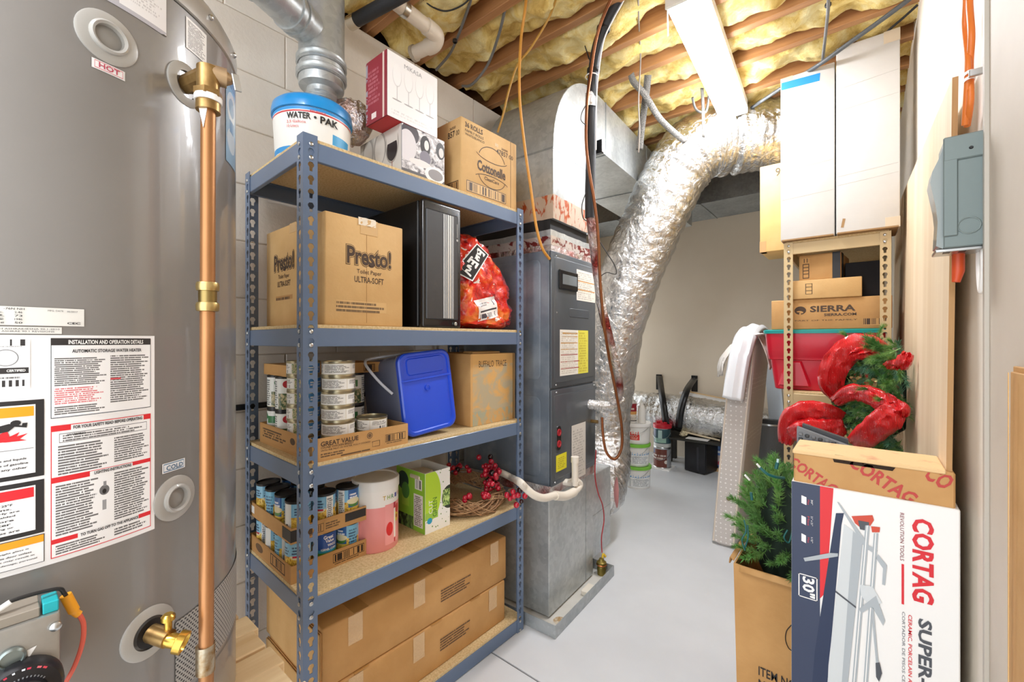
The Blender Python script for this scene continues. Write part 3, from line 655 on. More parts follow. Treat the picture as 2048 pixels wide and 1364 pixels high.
# ---------------------------------------------------------------- cartons
def carton(name, label, cat, loc, rz, D, W, H, m=CARD, bev=.004, seam=True, tape=True, group=None, flapline=True):
    """closed box: front face at x=0 looking +x, y 0..W, body behind, standing on z=0"""
    t = thing(name, label, cat, loc, rz, group)
    fin(mbox(-D, 0, 0, W, 0, H, bev, 2), 'box_body', m, t, 50)
    if seam: fin(mbox(-D / 2 - .0012, -D / 2 + .0012, .002, W - .002, H - .001, H + .0006), 'flap_seam', CARDIN, t)
    if tape: fin(mbox(-D / 2 - .024, -D / 2 + .024, -.0006, W + .0006, H - .03, H + .0009, .0003), 'packing_tape', TAPE, t)
    return t
# -- top shelf
t = carton('toilet_paper_carton', 'kraft toilet paper carton with an oval printed emblem on the top blue shelf', 'carton', S(-.02, .593, ZT[0]), SR, .38, .323, .291, CARD2)
text('36 ROLLS', INKB, t, (0, .02, .257), YR, ZU, .095, .02); text('FAMILY ROLLS', INKB, t, (0, .02, .240), YR, ZU, .10, .010, .0); text('WHITE/BLANCO', INKB, t, (0, .02, .226), YR, ZU, .105, .009, .0)
text('47857', INKB, t, (0, .195, .212), YR, ZU, .07, .02, .004); text('36000', INKB, t, (0, .225, .236), YR, ZU, .04, .009, 0); text('00', INKB, t, (0, .273, .213), YR, ZU, .025, .017, 0)
decal('print_ring', print_mat('carton_rings', 'd0a96f', [('ring', .5, .5, .2, .4, '4a382b', .06)]), t, (0, .186, .238), YR, ZU, .02, .014, .0004)
text('Cottonelle', INKB, t, (0, .085, .112), YR, ZU, .165, .042, .03); text('CleanCare', INKB, t, (0, .125, .083), YR, ZU, .085, .014, .01)
def arc(t, cy, cz, ry, rz, a0, a1, th=.0014, m=INKB, x=.0008):
    bm = B(); n = 18; A = []; C = []
    for k in range(n + 1):
        a = R_(a0 + (a1 - a0) * k / n); A.append(bm.verts.new((x, cy + (ry - th) * math.cos(a), cz + (rz - th) * math.sin(a)))); C.append(bm.verts.new((x, cy + (ry + th) * math.cos(a), cz + (rz + th) * math.sin(a))))
    for k in range(n): bm.faces.new((A[k], A[k + 1], C[k + 1], C[k]))
    fin(bm, 'printed_line', m, t, nrm=False)
arc(t, .17, .165, .078, .058, 15, 165); arc(t, .17, .190, .095, .028, 200, 340); arc(t, .17, .105, .078, .048, 190, 350); arc(t, .17, .080, .1, .026, 20, 160)
decal('barcode', print_mat('barcode_on_kraft', 'd2ab71', [('rect', 0, 1, 0, 1, '4a382b'), ('rect', .012, .988, .06, .94, 'd2ab71'), ('bar', .04, .62, .12, .88, 46, '4a382b'), ('rect', .66, .668, 0, 1, '4a382b'), ('bar', .70, .97, .12, .88, 22, '4a382b')]), t, (0, .028, .014), YR, ZU, .225, .042)
fin(mbox(-.0002, .0008, .283, .2845, .0, .291), 'printed_line', INKB, t)
text('B57', INKB, t, (-.075, 0, .222), XR, ZU, .04, .024); text('00', INKB, t, (-.028, 0, .222), XR, ZU, .019, .020, 0); text('36000', INKB, t, (-.065, 0, .252), XR, ZU, .035, .011, 0)
decal('barcode', print_mat('barcode_on_kraft_side', 'b98b54', [('rect', 0, 1, 0, 1, '3b2c20'), ('rect', .03, .97, .08, .92, 'b98b54'), ('bar', .08, .9, .15, .85, 30, '3b2c20')]), t, (-.085, 0, .014), XR, ZU, .07, .036)
# wine glass boxes
t = thing('wine_glass_box', 'grey and white box with a black-and-white party photo, under the white stemware box', 'box', S(-.05, .349, ZT[0]), SR)
PHOTO = print_mat('party_photo', '8f8d98', [('noise', 0, 1, 0, 1, 8, 8, '57545c', 'efedf1', .34, .6), ('rect', 0, 1, 0, .16, '55555a'), ('ell', .18, .86, .2, .2, '4b4852'), ('ell', .12, .62, .2, .3, 'dcd9de'), ('ell', .53, .74, .12, .2, '26242a'), ('ell', .56, .76, .055, .1, 'ece6e4'),
    ('ell', .53, .5, .13, .14, '7d7a88'), ('ell', .9, .76, .11, .17, '2b2930'), ('ell', .92, .73, .06, .1, 'd8d4d4'), ('ell', .42, .36, .26, .07, 'e6e2e2'), ('ell', .76, .22, .24, .16, 'f0eef0'), ('ell', .78, .23, .18, .11, '8e8c90')], .35, .3)
fin(mbox(-.27, 0, 0, .188, 0, .182, .002), 'box_body', mat('grey_carton', '86868a', .5), t)
decal('photo_print', PHOTO, t, (0, .001, .001), YR, ZU, .186, .18)
sd = decal('glassware_print', print_mat('glassware_print_m', 'cfcac2', [('rect', .0, .35, 0, 1, 'b8b4ac'), ('ell', .2, .75, .14, .32, '9c9890'), ('ell', .2, .72, .11, .28, 'c8c4bc'), ('ell', .5, .72, .15, .34, 'a39e96'), ('ell', .5, .70, .12, .30, 'dad5cc'), ('rect', .49, .51, .0, .4, '8b867e'), ('ell', .79, .68, .15, .36, '969188'), ('ell', .79, .68, .13, .33, 'd8d3ca'), ('ell', .79, .6, .12, .24, '241a1c'), ('rect', .66, .92, .72, 1, 'd3cec5'), ('rect', .785, .8, .0, .36, '8b5048')], .35, .3), t, (-.269, 0, .001), XR, ZU, .268, .18)
t = thing('stemware_box', 'white and dark red box picturing four wine glasses, topmost on the blue shelving', 'box', S(-.046, .290, ZT[0] + .1825), SR + R_(1.5))
fin(mbox(-.125, 0, 0, .214, 0, .219, .0015), 'box_body', mat('dark_red_carton', '7c1f2c', .45, coat=.2), t)
decal('front_print', print_mat('stemware_print', 'f4f3f4', [('ell', x, .67 - .0 * i, .085, .17, 'dcdbdd') for i, x in enumerate((.18, .40, .62, .84))] + [('ell', x, .685, .078, .165, 'f6f5f6') for x in (.18, .40, .62, .84)] + [('rect', x - .006, x + .006, .30, .51, 'bdbcc0') for x in (.18, .40, .62, .84)] + [('ell', x, .295, .09, .012, 'a9a8ac') for x in (.18, .40, .62, .84)] + [('lines', .08, .92, .06, .15, 2, 'd5d4d6', .5, 70)], .35, .3), t, (0, .0005, .0005), YR, ZU, .213, .218)
text('MIKASA', mat('grey_ink', '9b9a9f', .5), t, (0, .068, .186), YR, ZU, .075, .015, 0)
decal('side_print', print_mat('stemware_side', '8d2433', [('rect', .80, .88, 0, 1, 'd9c3b6'), ('rect', .27, .5, .06, .15, 'e9d8d2'), ('lines', .1, .7, .3, .85, 9, 'b0606a', .45, 30), ('noise', 0, .08, 0, 1, 3, 9, '8d2433', '9a96a0', .5, .52)], .45), t, (-.1245, 0, .0005), XR, ZU, .124, .218)
fin(mbox(-.122, -.003, .003, .211, -.0005, .0005), 'box_base', mat('bright_red_carton', 'b8151c', .45), t)
# water pail
t = thing('water_pail', 'white water storage pail with a blue lid on the top blue shelf', 'pail', S(-.205, .118, ZT[0]), SR)
lathe_([(0, .0), (.104, .0), (.108, .004), (.114, .14), (.114, .142)], mat('white_pail', 'e9e9e6', .4), 'pail_body', t, 48)
lathe_([(.116, .138), (.120, .14), (.120, .155), (.117, .172), (.104, .184), (.06, .189), (0, .190)], mat('bright_blue_plastic', '1f8fd6', .3, coat=.2), 'lid', t, 48)
def cyl_label(m, r0, r1, z0, z1, a0, a1, par, name='paper_label', n=24):
    bm = B(); sheet(bm, [[(r * math.cos(a0 + (a1 - a0) * j / n), r * math.sin(a0 + (a1 - a0) * j / n), z) for j in range(n + 1)] for r, z in ((r0, z0), (r1, z1))])
    return fin(bm, name, m, par, 30, nrm=False)
def cyl_text(s, m, par, r, a0, a1, z0, z1, bold=.015, shear=0):
    return text(s, m, par, (0, 0, 0), XR, ZU, 1, 1, bold, shear, fmap=lambda a, b: Vector((r * math.cos(a0 + (a1 - a0) * a), r * math.sin(a0 + (a1 - a0) * a), z0 + (z1 - z0) * b)))
cyl_label(print_mat('pail_print', 'eeeeea', [('rect', 0, 1, .93, 1, '2a93d8'), ('rect', 0, 1, .88, .915, 'c8343c'), ('rect', 0, 1, 0, .12, '2a93d8'), ('rect', .62, .78, .28, .52, '3aa0d8'), ('ell', .5, .16, .1, .1, '2f86cc')], .45), .1085, .1155, .006, .137, R_(-140), R_(95), t)
cyl_text('RELIANCE', REDP, t, .1162, R_(-28), R_(-6), .1245, .1290, .005)
cyl_text('WATER', INK, t, .1158, R_(-62), R_(-27), .100, .119, .03); cyl_text('PAK', INK, t, .1158, R_(-14), R_(14), .094, .116, .03)
fin(lathe(B(), [(.004, 0), (0, .0006)], 10, fmat(Vector((.1158 * math.cos(R_(-21)), .1158 * math.sin(R_(-21)), .108)), (-math.sin(R_(-21)), math.cos(R_(-21)), 0), ZU)), 'printed_dot', INK, t)
cyl_text('2.5 Gallons', REDP, t, .1155, R_(-62), R_(-34), .087, .095, 0); cyl_text('10 Liters', REDP, t, .115, R_(-62), R_(-44), .074, .082, 0)
# -- second shelf
t = carton('toilet_paper_carton', 'large kraft toilet paper carton beside the computer tower on the second blue shelf', 'carton', S(-.025, .072, ZT[1]), SR + R_(1), .428, .268, .332, CARD2)
def presto(t, o, right, sc=1.0):
    r = Vector(right); o = Vector(o)
    text_layers('Presto!', [(.085, INKB), (.062, mat('kraft_print', 'd2ab71', .7)), (.030, INKB)], t, o + Vector((0, 0, .184)), right, ZU, .160 * sc, .064)
    text('Toilet Paper', INKB, t, o + r * .036 * sc + Vector((0, 0, .158)), right, ZU, .086 * sc, .017, .004); text('ULTRA-SOFT', INKB, t, o + r * .028 * sc + Vector((0, 0, .134)), right, ZU, .102 * sc, .019, .01)
presto(t, (0, .064, 0), YR); presto(t, (-.36, 0, 0), XR, 1.0)
decal('small_print', print_mat('carton_small_print', 'd3ac73', [('lines', 0, 1, 0, 1, 3, '5a4632', .38, 60)], .72), t, (0, .034, .042), YR, ZU, .17, .034)
decal('small_print', print_mat('carton_small_print2', 'b98b54', [('lines', 0, 1, 0, 1, 1, '4a382b', .45, 20)], .72), t, (-.345, 0, .09), XR, ZU, .13, .014)
bm = B(); box(bm, -.0004, .0012, .112, .172, .285, .3325, .0003); fin(bm, 'packing_tape', TAPE, t)
bm = B(); sheet(bm, [[(.002 + .006 * noise.noise((i * .9, j * .8, 1)), .105 + .012 * j, .312 + .008 * i + .006 * noise.noise((i, j, 4))) for j in range(6)] for i in range(4)]); fin(bm, 'torn_tape', mat('crumpled_clear_film', 'e6dac6', .15, coat=.6), t, 40)
fin(mbox(-.0002, .0006, .133, .134, .01, .285), 'flap_crease', mat('card_crease', 'a87f4c', .8), t)
# computer tower
t = thing('computer_tower', 'black desktop computer tower with silver stripes on its front, on the second shelf', 'computer', S(-.006, .405, ZT[1]), SR)
fin(mbox(-.44, -.03, 0, .178, .004, .446, .003), 'case', mat('black_case', '0e0e10', .4), t)
fp = fin(mbox(-.03, 0, 0, .178, 0, .448, .010, 3), 'front_panel', mat('gloss_black_bezel', '1a1a1c', .25, coat=.4), t, 40)
fin(mbox(-.001, .0035, .012, .158, .03, .415, .003), 'drive_cover', mat('brushed_dark_metal', '4a4b4e', .4, .6), fp)
for k, (y, ww) in enumerate(((.088, .0022), (.094, .0022), (.100, .0022), (.107, .0055), (.1165, .0055), (.126, .0022), (.132, .0022))): fin(mbox(.003, .0052, y, y + ww, .035, .41, .0005), 'silver_stripe', mat('silver_trim', 'd4d4d2', .3, .7), fp)
fin(lathe(B(), [(.007, 0), (.007, .004), (.004, .005), (.0035, .002), (0, .002)], 18, fmat((.001, .145, .016), YR, ZU)), 'power_button', STEEL, fp, 40)
bm = B()
for k in range(6): box(bm, -.0004, .0004, -.0009, .0009, .001, .0045, mx=Matrix.Translation((.0040, .153, .325)) @ Matrix.Rotation(k * math.pi / 3, 4, 'X'))
fin(bm, 'front_badge', mat('badge_silver', 'cfcfcf', .3, .6), fp); fin(mbox(.0036, .0042, .1523, .1537, .335, .385), 'front_badge', mat('badge_silver', ''), fp)
# red sack
t = thing('plastic_sack', 'crumpled red plastic sack with a slanted black word panel beside the computer tower', 'bag', S(-.165, .775, ZT[1]), SR)
bm = B(); bmesh.ops.create_icosphere(bm, subdivisions=5, radius=1)
for v_ in bm.verts:
    c = v_.co.copy(); hh = min(1, max(0, (c.z + 1) / 2)); u_ = Vector((c.x, c.y, 0)); u_ = u_.normalized() if u_.length > 1e-6 else u_
    rr = (1 - hh ** 2.8) ** .5 * min(1, hh / .05) ** .5; x, y, z = u_.x * .15 * rr, u_.y * .195 * rr - .06 * hh ** 1.5, hh * .405
    f = noise.noise(c * 2.3 + Vector((3, 1, 0))) * .022 + abs(noise.noise(c * 5)) * .026 - abs(noise.noise(c * 9)) * .016 + noise.noise(c * 16) * .004
    n_ = Vector((c.x, c.y, c.z * .4)).normalized(); v_.co = Vector((x, y, z)) + n_ * f; v_.co.z = max(.002, v_.co.z)
bag = fin(bm, 'sack', None, t, 60)
m, nt, p = _new('printed_red_film'); v = coords(nt)
c = ramp(nt, nz(nt, v, 11, 4, .5, 1.5), [(.32, lin('8d0a10')), (.44, lin('d81a14')), (.56, lin('e83a14')), (.66, lin('ef7a2c'))])
c = mixc(nt, mth(nt, 'GREATER_THAN', nz(nt, v, 30, 3, .5, .5), .665), c, lin('f4e6dc'))
nt.links.new(c, p.inputs['Base Color']); p.inputs['Roughness'].default_value = .2; p.inputs['Coat Weight'].default_value = .7
b_ = nd(nt, 'ShaderNodeBump'); b_.inputs['Strength'].default_value = .6; b_.inputs['Distance'].default_value = .012; nt.links.new(nz(nt, v, 26, 4, .6, 1), b_.inputs['Height']); nt.links.new(b_.outputs[0], p.inputs['Normal'])
bag.data.materials.append(m)
from mathutils.bvhtree import BVHTree
def wrap_on(obj, fm, off=.003):
    dg = [v.co.copy() for v in obj.data.vertices]; pl = [tuple(p.vertices) for p in obj.data.polygons]; tr = BVHTree.FromPolygons(dg, pl)
    def f(o, d):
        h = tr.ray_cast(o, d)
        return (h[0] - d * off) if h[0] is not None else o + d * .4
    return f
wr_ = wrap_on(bag, None); dirx = Vector((-1, 0, 0))
def bagmap(o, ang, w_, h_, off=0):
    ca, sa = math.cos(R_(ang)), math.sin(R_(ang))
    def g(a, b):
        y = o[0] + (a * w_ * ca - b * h_ * sa); z = o[1] + (a * w_ * sa + b * h_ * ca); return wr_(Vector((.4, y, z)), dirx) + Vector((off, 0, 0))
    return g
def bagflat(o, ang, w_, h_, off, full=None):
    g = bagmap(o, ang, w_, h_); c4 = [g(a0, b0) for a0, b0 in ((0, 0), (1, 0), (0, 1), (1, 1))]; mid = g(.5, .5); off += max(0, mid.x - sum(v.x for v in c4) / 4)
    return lambda a, b: c4[0] * ((1 - a) * (1 - b)) + c4[1] * (a * (1 - b)) + c4[2] * ((1 - a) * b) + c4[3] * (a * b) + Vector((off, 0, 0))
def bagpatch(name, m, o, ang, w_, h_, n=10, off=0):
    g = bagmap(o, ang, w_, h_, off); bm = B(); sheet(bm, [[g(j / n, i / 6) for j in range(n + 1)] for i in range(7)]); return fin(bm, name, m, t, 40, nrm=False)
pf = bagflat((-.078, .345), -128, .15, .066, .011)
for nm, mm, e_, of in (('word_panel_edge', WHITE, 0, 0), ('word_panel', INK, .03, .0012)):
    bm = B(); sheet(bm, [[pf(e_ + (1 - 2 * e_) * j, e_ * 2 + (1 - 4 * e_) * i) + Vector((of, 0, 0)) for j in (0, .5, 1)] for i in (0, .5, 1)]); fin(bm, nm, mm, t, 40, nrm=False)
text('BREW', WHITE, t, (0, 0, 0), XR, ZU, 1, 1, .04, fmap=lambda a_, b_: pf(.08 + .84 * a_, .2 + .6 * b_) + Vector((.0024, 0, 0)))
bagpatch('address_label', print_mat('sack_label', 'f0e9e6', [('lines', .1, .6, .65, .85, 2, '55505a'), ('rect', .1, .95, .38, .46, '3a363c'), ('bar', .1, .95, .08, .3, 26, '55505a'), ('bar', .75, .95, .6, .85, 6, '55505a')], .35), (-.085, .03), 14, .105, .085, 8, .001)
# -- third shelf
t = thing('cardboard_tray', 'low kraft tray holding stacked food cans on the third blue shelf', 'tray', S(-.012, .03, ZT[2]), SR)
def tray(t, D, W, H, m=CARD, corner=0):
    fin(mbox(-D, 0, 0, W, 0, .003), 'tray_base', m, t)
    fin(mbox(-.003, 0, 0, W, .003, H), 'tray_side', m, t); fin(mbox(-D, -D + .003, 0, W, .003, H), 'tray_side', m, t)
    fin(mbox(-D + .003, -.003, 0, .003, .003, H), 'tray_side', m, t); fin(mbox(-D + .003, -.003, W - .003, W, .003, H), 'tray_side', m, t)
tray(t, .40, .318, .066)
text('GREAT VALUE', INKB, t, (0, .024, .042), YR, ZU, .115, .014, .02); text('CHUNK CHICKEN BREAST', INKB, t, (0, .024, .035), YR, ZU, .10, .0058, .01); text('WITH RIB MEAT IN WATER, FULLY COOKED', INKB, t, (0, .024, .027), YR, ZU, .155, .0055, 0)
decal('small_print', print_mat('tray_small_print', 'c0935a', [('lines', 0, .45, .35, 1, 2, '4a382b', .4, 40), ('lines', .35, 1, 0, .35, 1, '4a382b', .35, 40)], .75), t, (0, .024, .004), YR, ZU, .17, .020)
decal('barcode', print_mat('tray_barcode', 'c0935a', [('rect', 0, 1, .2, 1, '3b2c20'), ('rect', .015, .985, .26, .95, 'c0935a'), ('bar', .05, .95, .28, .92, 40, '3b2c20'), ('lines', .05, .95, .02, .16, 1, '3b2c20', .4, 30)], .75), t, (0, .232, .012), YR, ZU, .076, .030)
decal('seal_print', print_mat('tray_seal', 'c0935a', [('ell', .5, .5, .45, .45, '6b5138'), ('ring', .5, .5, .3, .3, 'c0935a', .1)], .75), t, (0, .166, .038), YR, ZU, .022, .022)
fin(box(box(box(box(B(), -.0004, .0008, .186, .212, .012, .0128), -.0004, .0008, .186, .212, .0282, .029), -.0004, .0008, .186, .1868, .012, .029), -.0004, .0008, .2112, .212, .012, .029), 'printed_frame', INKB, t)
decal('side_print', print_mat('tray_side_print', 'b98b54', [('lines', .05, .6, .3, .85, 4, '3b2c20', .42, 24), ('ell', .72, .6, .05, .18, '5a4632'), ('rect', .8, .92, .2, .6, '4a382b'), ('rect', .81, .91, .24, .56, 'b98b54')], .75), t, (-.39, 0, .006), XR, ZU, .36, .058)
CANM = mat('tin_steel', 'b9b6ae', .25, 1.0); CANG = mat('gold_tin', 'aaa084', .3, .85); CANK = mat('black_can_end', '1b1a1c', .35)
CHICK = print_mat('chicken_can_label', 'e2ddd0', [('rect', 0, 1, .93, 1, 'a39a78'), ('rect', 0, 1, 0, .07, 'a39a78'), ('rect', .0, .30, .07, .93, 'efeeea'), ('lines', .02, .28, .2, .85, 7, '6a6864', .4, 90), ('rect', .31, .52, .1, .9, 'f1f0ec'), ('bar', .40, .5, .12, .4, 14, '3a383a'), ('lines', .33, .51, .5, .85, 4, '77746f', .4, 80), ('noise', .53, .62, .1, .9, 60, 8, '4e7a3a', 'e0c9a4', .4, .6), ('rect', .66, .86, .1, .9, '3a86c8'), ('lines', .68, .84, .3, .7, 2, 'eef2f5', .35, 60), ('rect', .9, 1, .1, .9, 'efeeea'), ('lines', .91, .99, .2, .85, 6, '6a6864', .4, 90)], .4, .2)
VEG = print_mat('vegetable_can_label', 'eceeea', [('noise', .0, 1, .0, .52, 26, 7, '3d5a34', 'cbbd94', .42, .6), ('ell', .12, .82, .055, .12, 'b3222c'), ('rect', .17, .30, .6, .84, '2f7a44'), ('ell', .62, .82, .055, .12, '1f7a3e'), ('rect', .67, .8, .6, .84, '2f7a44'), ('rect', .36, .52, .02, .98, 'eceeea'), ('lines', .37, .51, .06, .95, 12, '55575a', .4, 70), ('rect', .86, 1, .02, .98, 'eceeea'), ('lines', .87, .99, .06, .95, 12, '55575a', .4, 70)], .4, .2)
CORN = print_mat('corn_can_label', '7cbbe0', [('noise', 0, 1, 0, .60, 34, 11, 'b0761c', 'f4d45a', .36, .56), ('ell', .08, .62, .09, .12, 'e8dfb8'), ('rect', 0, .16, .62, .96, '8cc6e6'), ('lines', .02, .15, .66, .92, 3, '1f3a66', .36, 60), ('rect', .03, .14, .56, .62, 'c22a44'), ('rect', .18, .28, .0, 1, 'eef0ee'), ('lines', .19, .27, .08, .95, 14, '50525a', .4, 80), ('rect', .33, .5, .42, 1, '2a62a8'), ('ell', .415, .55, .08, .12, '4f8a3a'), ('lines', .35, .48, .62, .9, 3, 'f2f3f5', .36, 60), ('ell', .41, .62, .1, .1, 'e8dfb8'), ('rect', .54, .66, .05, 1, '79c0e4'), ('lines', .53, .67, .15, .9, 8, '25456e', .42, 70), ('rect', .7, .82, 0, 1, 'e4e9ea'), ('bar', .72, .8, .1, .4, 10, '333'*2), ('rect', .84, 1, .62, 1, '8cc6e6'), ('lines', .86, .98, .66, .9, 3, '1f3a66', .36, 60)], .35, .25)
def can_proto(name, r, h, lab, end, rim):
    e = empty(name); lathe_([(0, .003), (r * .94, .003), (r, 0), (r, .004), (r * .975, .006), (r * .975, h - .006), (r, h - .004), (r, h), (r * .95, h), (r * .94, h - .004), (0, h - .004)], end, 'can_body', e, 26)
    bm = B(); n = 26; sheet(bm, [[(r * .985 * math.cos(2 * math.pi * j / n), r * .985 * math.sin(2 * math.pi * j / n), z) for j in range(n + 1)] for z in ((.007, h - .007) if h > .08 else (.0045, h - .0045))]); fin(bm, 'paper_label', lab, e, 60)
    return e
protos = {'chick': can_proto('chicken_can', .0495, .046, CHICK, CANG, None), 'veg': can_proto('vegetable_can', .0375, .112, VEG, CANK, None), 'corn': can_proto('corn_can', .0365, .112, CORN, CANK, None)}
used = set()
def put_can(k, lx, ly, z, a, label, group):
    o = protos[k] if k not in used else copy_tree(protos[k]); used.add(k)
    o.location = S(lx, ly, z); o.rotation_euler.z = R_(a); return tag(o, label, 'can', group)
z0 = ZT[2] + .0032
order = ['bottom', 'second from the bottom', 'third from the bottom', 'fourth from the bottom', 'fifth from the bottom', 'topmost']
for sname, lx, ly, n, a0 in (('stack right of the post', -.095, .148, 6, -100), ('stack left of the post', -.098, .046 + .0385, 6, -5)):
    if 'left' in sname: lx, ly, a0 = -.20, .088, 110
    for k in range(n): put_can('chick', lx + rnd(-.002, .002), ly + rnd(-.002, .002), z0 + .0462 * k, a0 + rnd(-12, 12), 'squat tin of chicken, %s, in %s' % (order[k], sname), 'stacked tins of chicken')
for k in range(2): put_can('chick', -.085, .258, z0 + .0462 * k, -150, 'squat tin of chicken, %s of the short pair nearest the blue bucket' % ('lower' if k == 0 else 'upper'), 'stacked tins of chicken')
for k in range(2):
    put_can('veg', -.365, .075, z0 + .1125 * k, 30 + 80 * k, 'tall vegetable can in the rear corner of the tray, %s' % ('lower of two' if k == 0 else 'upper, with red dot'), 'tall vegetable cans')
    put_can('veg', -.287, .072, z0 + .1125 * k, -70, 'tall vegetable can next to the short side of the tray, %s' % ('lower' if k == 0 else 'upper with mushrooms pictured'), 'tall vegetable cans')
    put_can('veg', -.25, .282, z0 + .1125 * k, 65, 'tall vegetable can with green emblem by the bucket, %s' % ('lower of the pair' if k == 0 else 'upper of the pair'), 'tall vegetable cans')
    put_can('veg', -.34, .29, z0 + .1125 * k, 10, 'tall vegetable can rearmost behind the tins, %s of its pair' % ('lower' if k == 0 else 'upper'), 'tall vegetable cans')
t = thing('cardboard_tray', 'shallow kraft tray laid upside down across the tall vegetable cans', 'tray', S(-.22, .045, z0 + .2255), SR)
fin(mbox(-.20, 0, 0, .33, .033, .036), 'tray_base', CARD3, t); fin(mbox(-.003, 0, 0, .33, 0, .033), 'tray_side', CARD3, t); fin(mbox(-.2, -.003, 0, .003, 0, .033), 'tray_side', CARD3, t); fin(mbox(-.2, -.003, .327, .33, 0, .033), 'tray_side', CARD3, t)
decal('barcode', print_mat('tray_barcode_b', 'a97a42', [('rect', 0, 1, 0, 1, '2e2118'), ('rect', .04, .96, .08, .92, 'a97a42'), ('bar', .1, .9, .12, .88, 12, '2e2118')], .75), t, (0, .26, .004), YR, ZU, .045, .026)
# blue bucket lying on its side with the lid to the front
t = thing('storage_bucket', 'clear square bucket with bright blue lid lying on its side on the third shelf', 'bucket', S(-.04, .475, ZT[2] + .011), SR)
t.rotation_euler = Euler((R_(5), R_(-4), SR + R_(-3)))
BL = mat('cobalt_plastic', '2450d8', .28, coat=.3); BLD = mat('navy_shadowed_plastic', '1b3bb4', .3)
def rrect(w_, h_, r, n=6, cx=0, cz=0):
    out = []
    for qx, qz, a in ((w_ / 2 - r, -h_ / 2 + r, -90), (w_ / 2 - r, h_ / 2 - r, 0), (-w_ / 2 + r, h_ / 2 - r, 90), (-w_ / 2 + r, -h_ / 2 + r, 180)):
        for k in range(n + 1):
            b = R_(a + 90 * k / n); out.append((cx + qx + r * math.cos(b), cz + qz + r * math.sin(b)))
    return out
def loft(bm, secs, caps=True):
    rings = [[bm.verts.new(p) for p in s] for s in secs]; n = len(rings[0])
    for A, C in zip(rings, rings[1:]):
        for k in range(n): bm.faces.new((A[k], A[(k + 1) % n], C[(k + 1) % n], C[k]))
    if caps: bm.faces.new(rings[0][::-1]); bm.faces.new(rings[-1])
    return bm
bw_, bh_ = .222, .292
sec = lambda x, w_, h_, r: [(x, y, z) for y, z in rrect(w_, h_, r, 6, 0, bh_ / 2 + .004)]
fin(loft(B(), [sec(-.30, bw_ - .04, bh_ - .04, .03), sec(-.032, bw_ - .012, bh_ - .012, .035), sec(-.03, bw_ - .004, bh_ - .004, .035), sec(-.012, bw_ - .004, bh_ - .004, .035)]), 'bucket_body', mat('clear_plastic', 'b9c2e0', .2, trans=.6), t, 40)
fin(loft(B(), [sec(-.29, bw_ - .06, bh_ - .06, .03), sec(-.07, bw_ - .05, bh_ - .05, .03)]), 'blue_contents', mat('deep_blue_contents', '16277c', .5), t, 40)
ld = fin(loft(B(), [sec(-.014, bw_, bh_, .036), sec(0, bw_, bh_, .036), sec(.004, bw_ - .01, bh_ - .01, .034), sec(.004, bw_ - .026, bh_ - .026, .03), sec(-.002, bw_ - .032, bh_ - .032, .028)]), 'lid', BL, t, 30)
fin(mbox(-.003, .0055, -bw_ / 2 + .004, bw_ / 2 - .004, .196, .204, .002), 'lid_hinge', BL, ld)
fin(loft(B(), [[(-.003, y, z) for y, z in rrect(.16, .062, .015, 5, 0, .246)], [(.003, y, z) for y, z in rrect(.152, .054, .012, 5, 0, .246)]]), 'spout_flap', BL, ld, 30)
fin(lathe(B(), [(.011, -.003), (.011, .003), (.008, .0035), (.007, .001), (.003, .001), (0, .0025)], 20, fmat((0, 0, .165), YR, ZU)), 'lid_button', BL, ld, 30)
hp_ = [Vector((-.05, -bw_ / 2 - .003, .16)), Vector((-.07, -bw_ / 2 - .03, .20)), Vector((-.10, -bw_ / 2 - .052, .25)), Vector((-.13, -bw_ / 2 - .05, .28)), Vector((-.16, -bw_ / 2 - .01, .29)), Vector((-.16, 0, .292))]
fin(tube(B(), catmull(hp_, 6), .0048, 8), 'bail_handle', mat('milky_plastic', 'd9dde8', .35), t, 40)
# bourbon carton
t = thing('bourbon_carton', 'kraft carton with a faded grey print at the end of the third blue shelf', 'carton', S(-.045, .665, ZT[2]), SR + R_(-1))
fin(mbox(-.30, 0, 0, .262, 0, .29, .003, 2), 'box_body', CARD, t, 50)
decal('front_print', print_mat('bourbon_print', 'cda063', [('noise', .04, .97, .06, .85, 3.2, 3.4, 'b3a587', 'd6a765', .44, .58), ('noise', .04, .9, .0, .2, 9, 5, 'a3a58f', 'c9a066', .44, .56), ('rect', .04, .97, .85, 1, 'd2a566'), ('rect', .95, .985, 0, 1, '8a6a3c')], .75), t, (0, .001, .001), YR, ZU, .26, .288)
text('BUFFALO', INKB, t, (0, .045, .235), YR, ZU, .085, .026, .0); text('TRACE', INKB, t, (0, .142, .235), YR, ZU, .065, .026, .0)
fin(mbox(-.1, -.04, .04, .20, .288, .296, .002), 'folded_flap', CARD2, t, rot=(0, R_(2), 0))
# -- fourth shelf: two trays of corn
z4 = ZT[3]
def corn_tray(z, label, H):
    t = thing('cardboard_tray', label, 'tray', S(-.10, .008, z), SR); tray(t, .335, .238, H, CARD, 1); return t
t = corn_tray(z4, 'lower kraft tray of corn cans on the fourth blue shelf', .052)
decal('barcode', print_mat('corn_tray_barcode', 'c0935a', [('rect', 0, 1, .18, 1, '2e2118'), ('rect', .015, .985, .24, .94, 'c0935a'), ('bar', .04, .96, .28, .9, 36, '2e2118'), ('lines', .05, .95, .0, .14, 1, '2e2118', .4, 26)], .75), t, (0, .125, .008), YR, ZU, .105, .034)
decal('side_print', print_mat('corn_side_print', 'b98b54', [('rect', .55, .9, .1, .9, '3b2c20'), ('rect', .565, .885, .18, .82, 'b98b54'), ('bar', .6, .86, .22, .78, 16, '3b2c20'), ('ell', .25, .5, .1, .3, '6b5138')], .75), t, (-.33, 0, .006), XR, ZU, .32, .044)
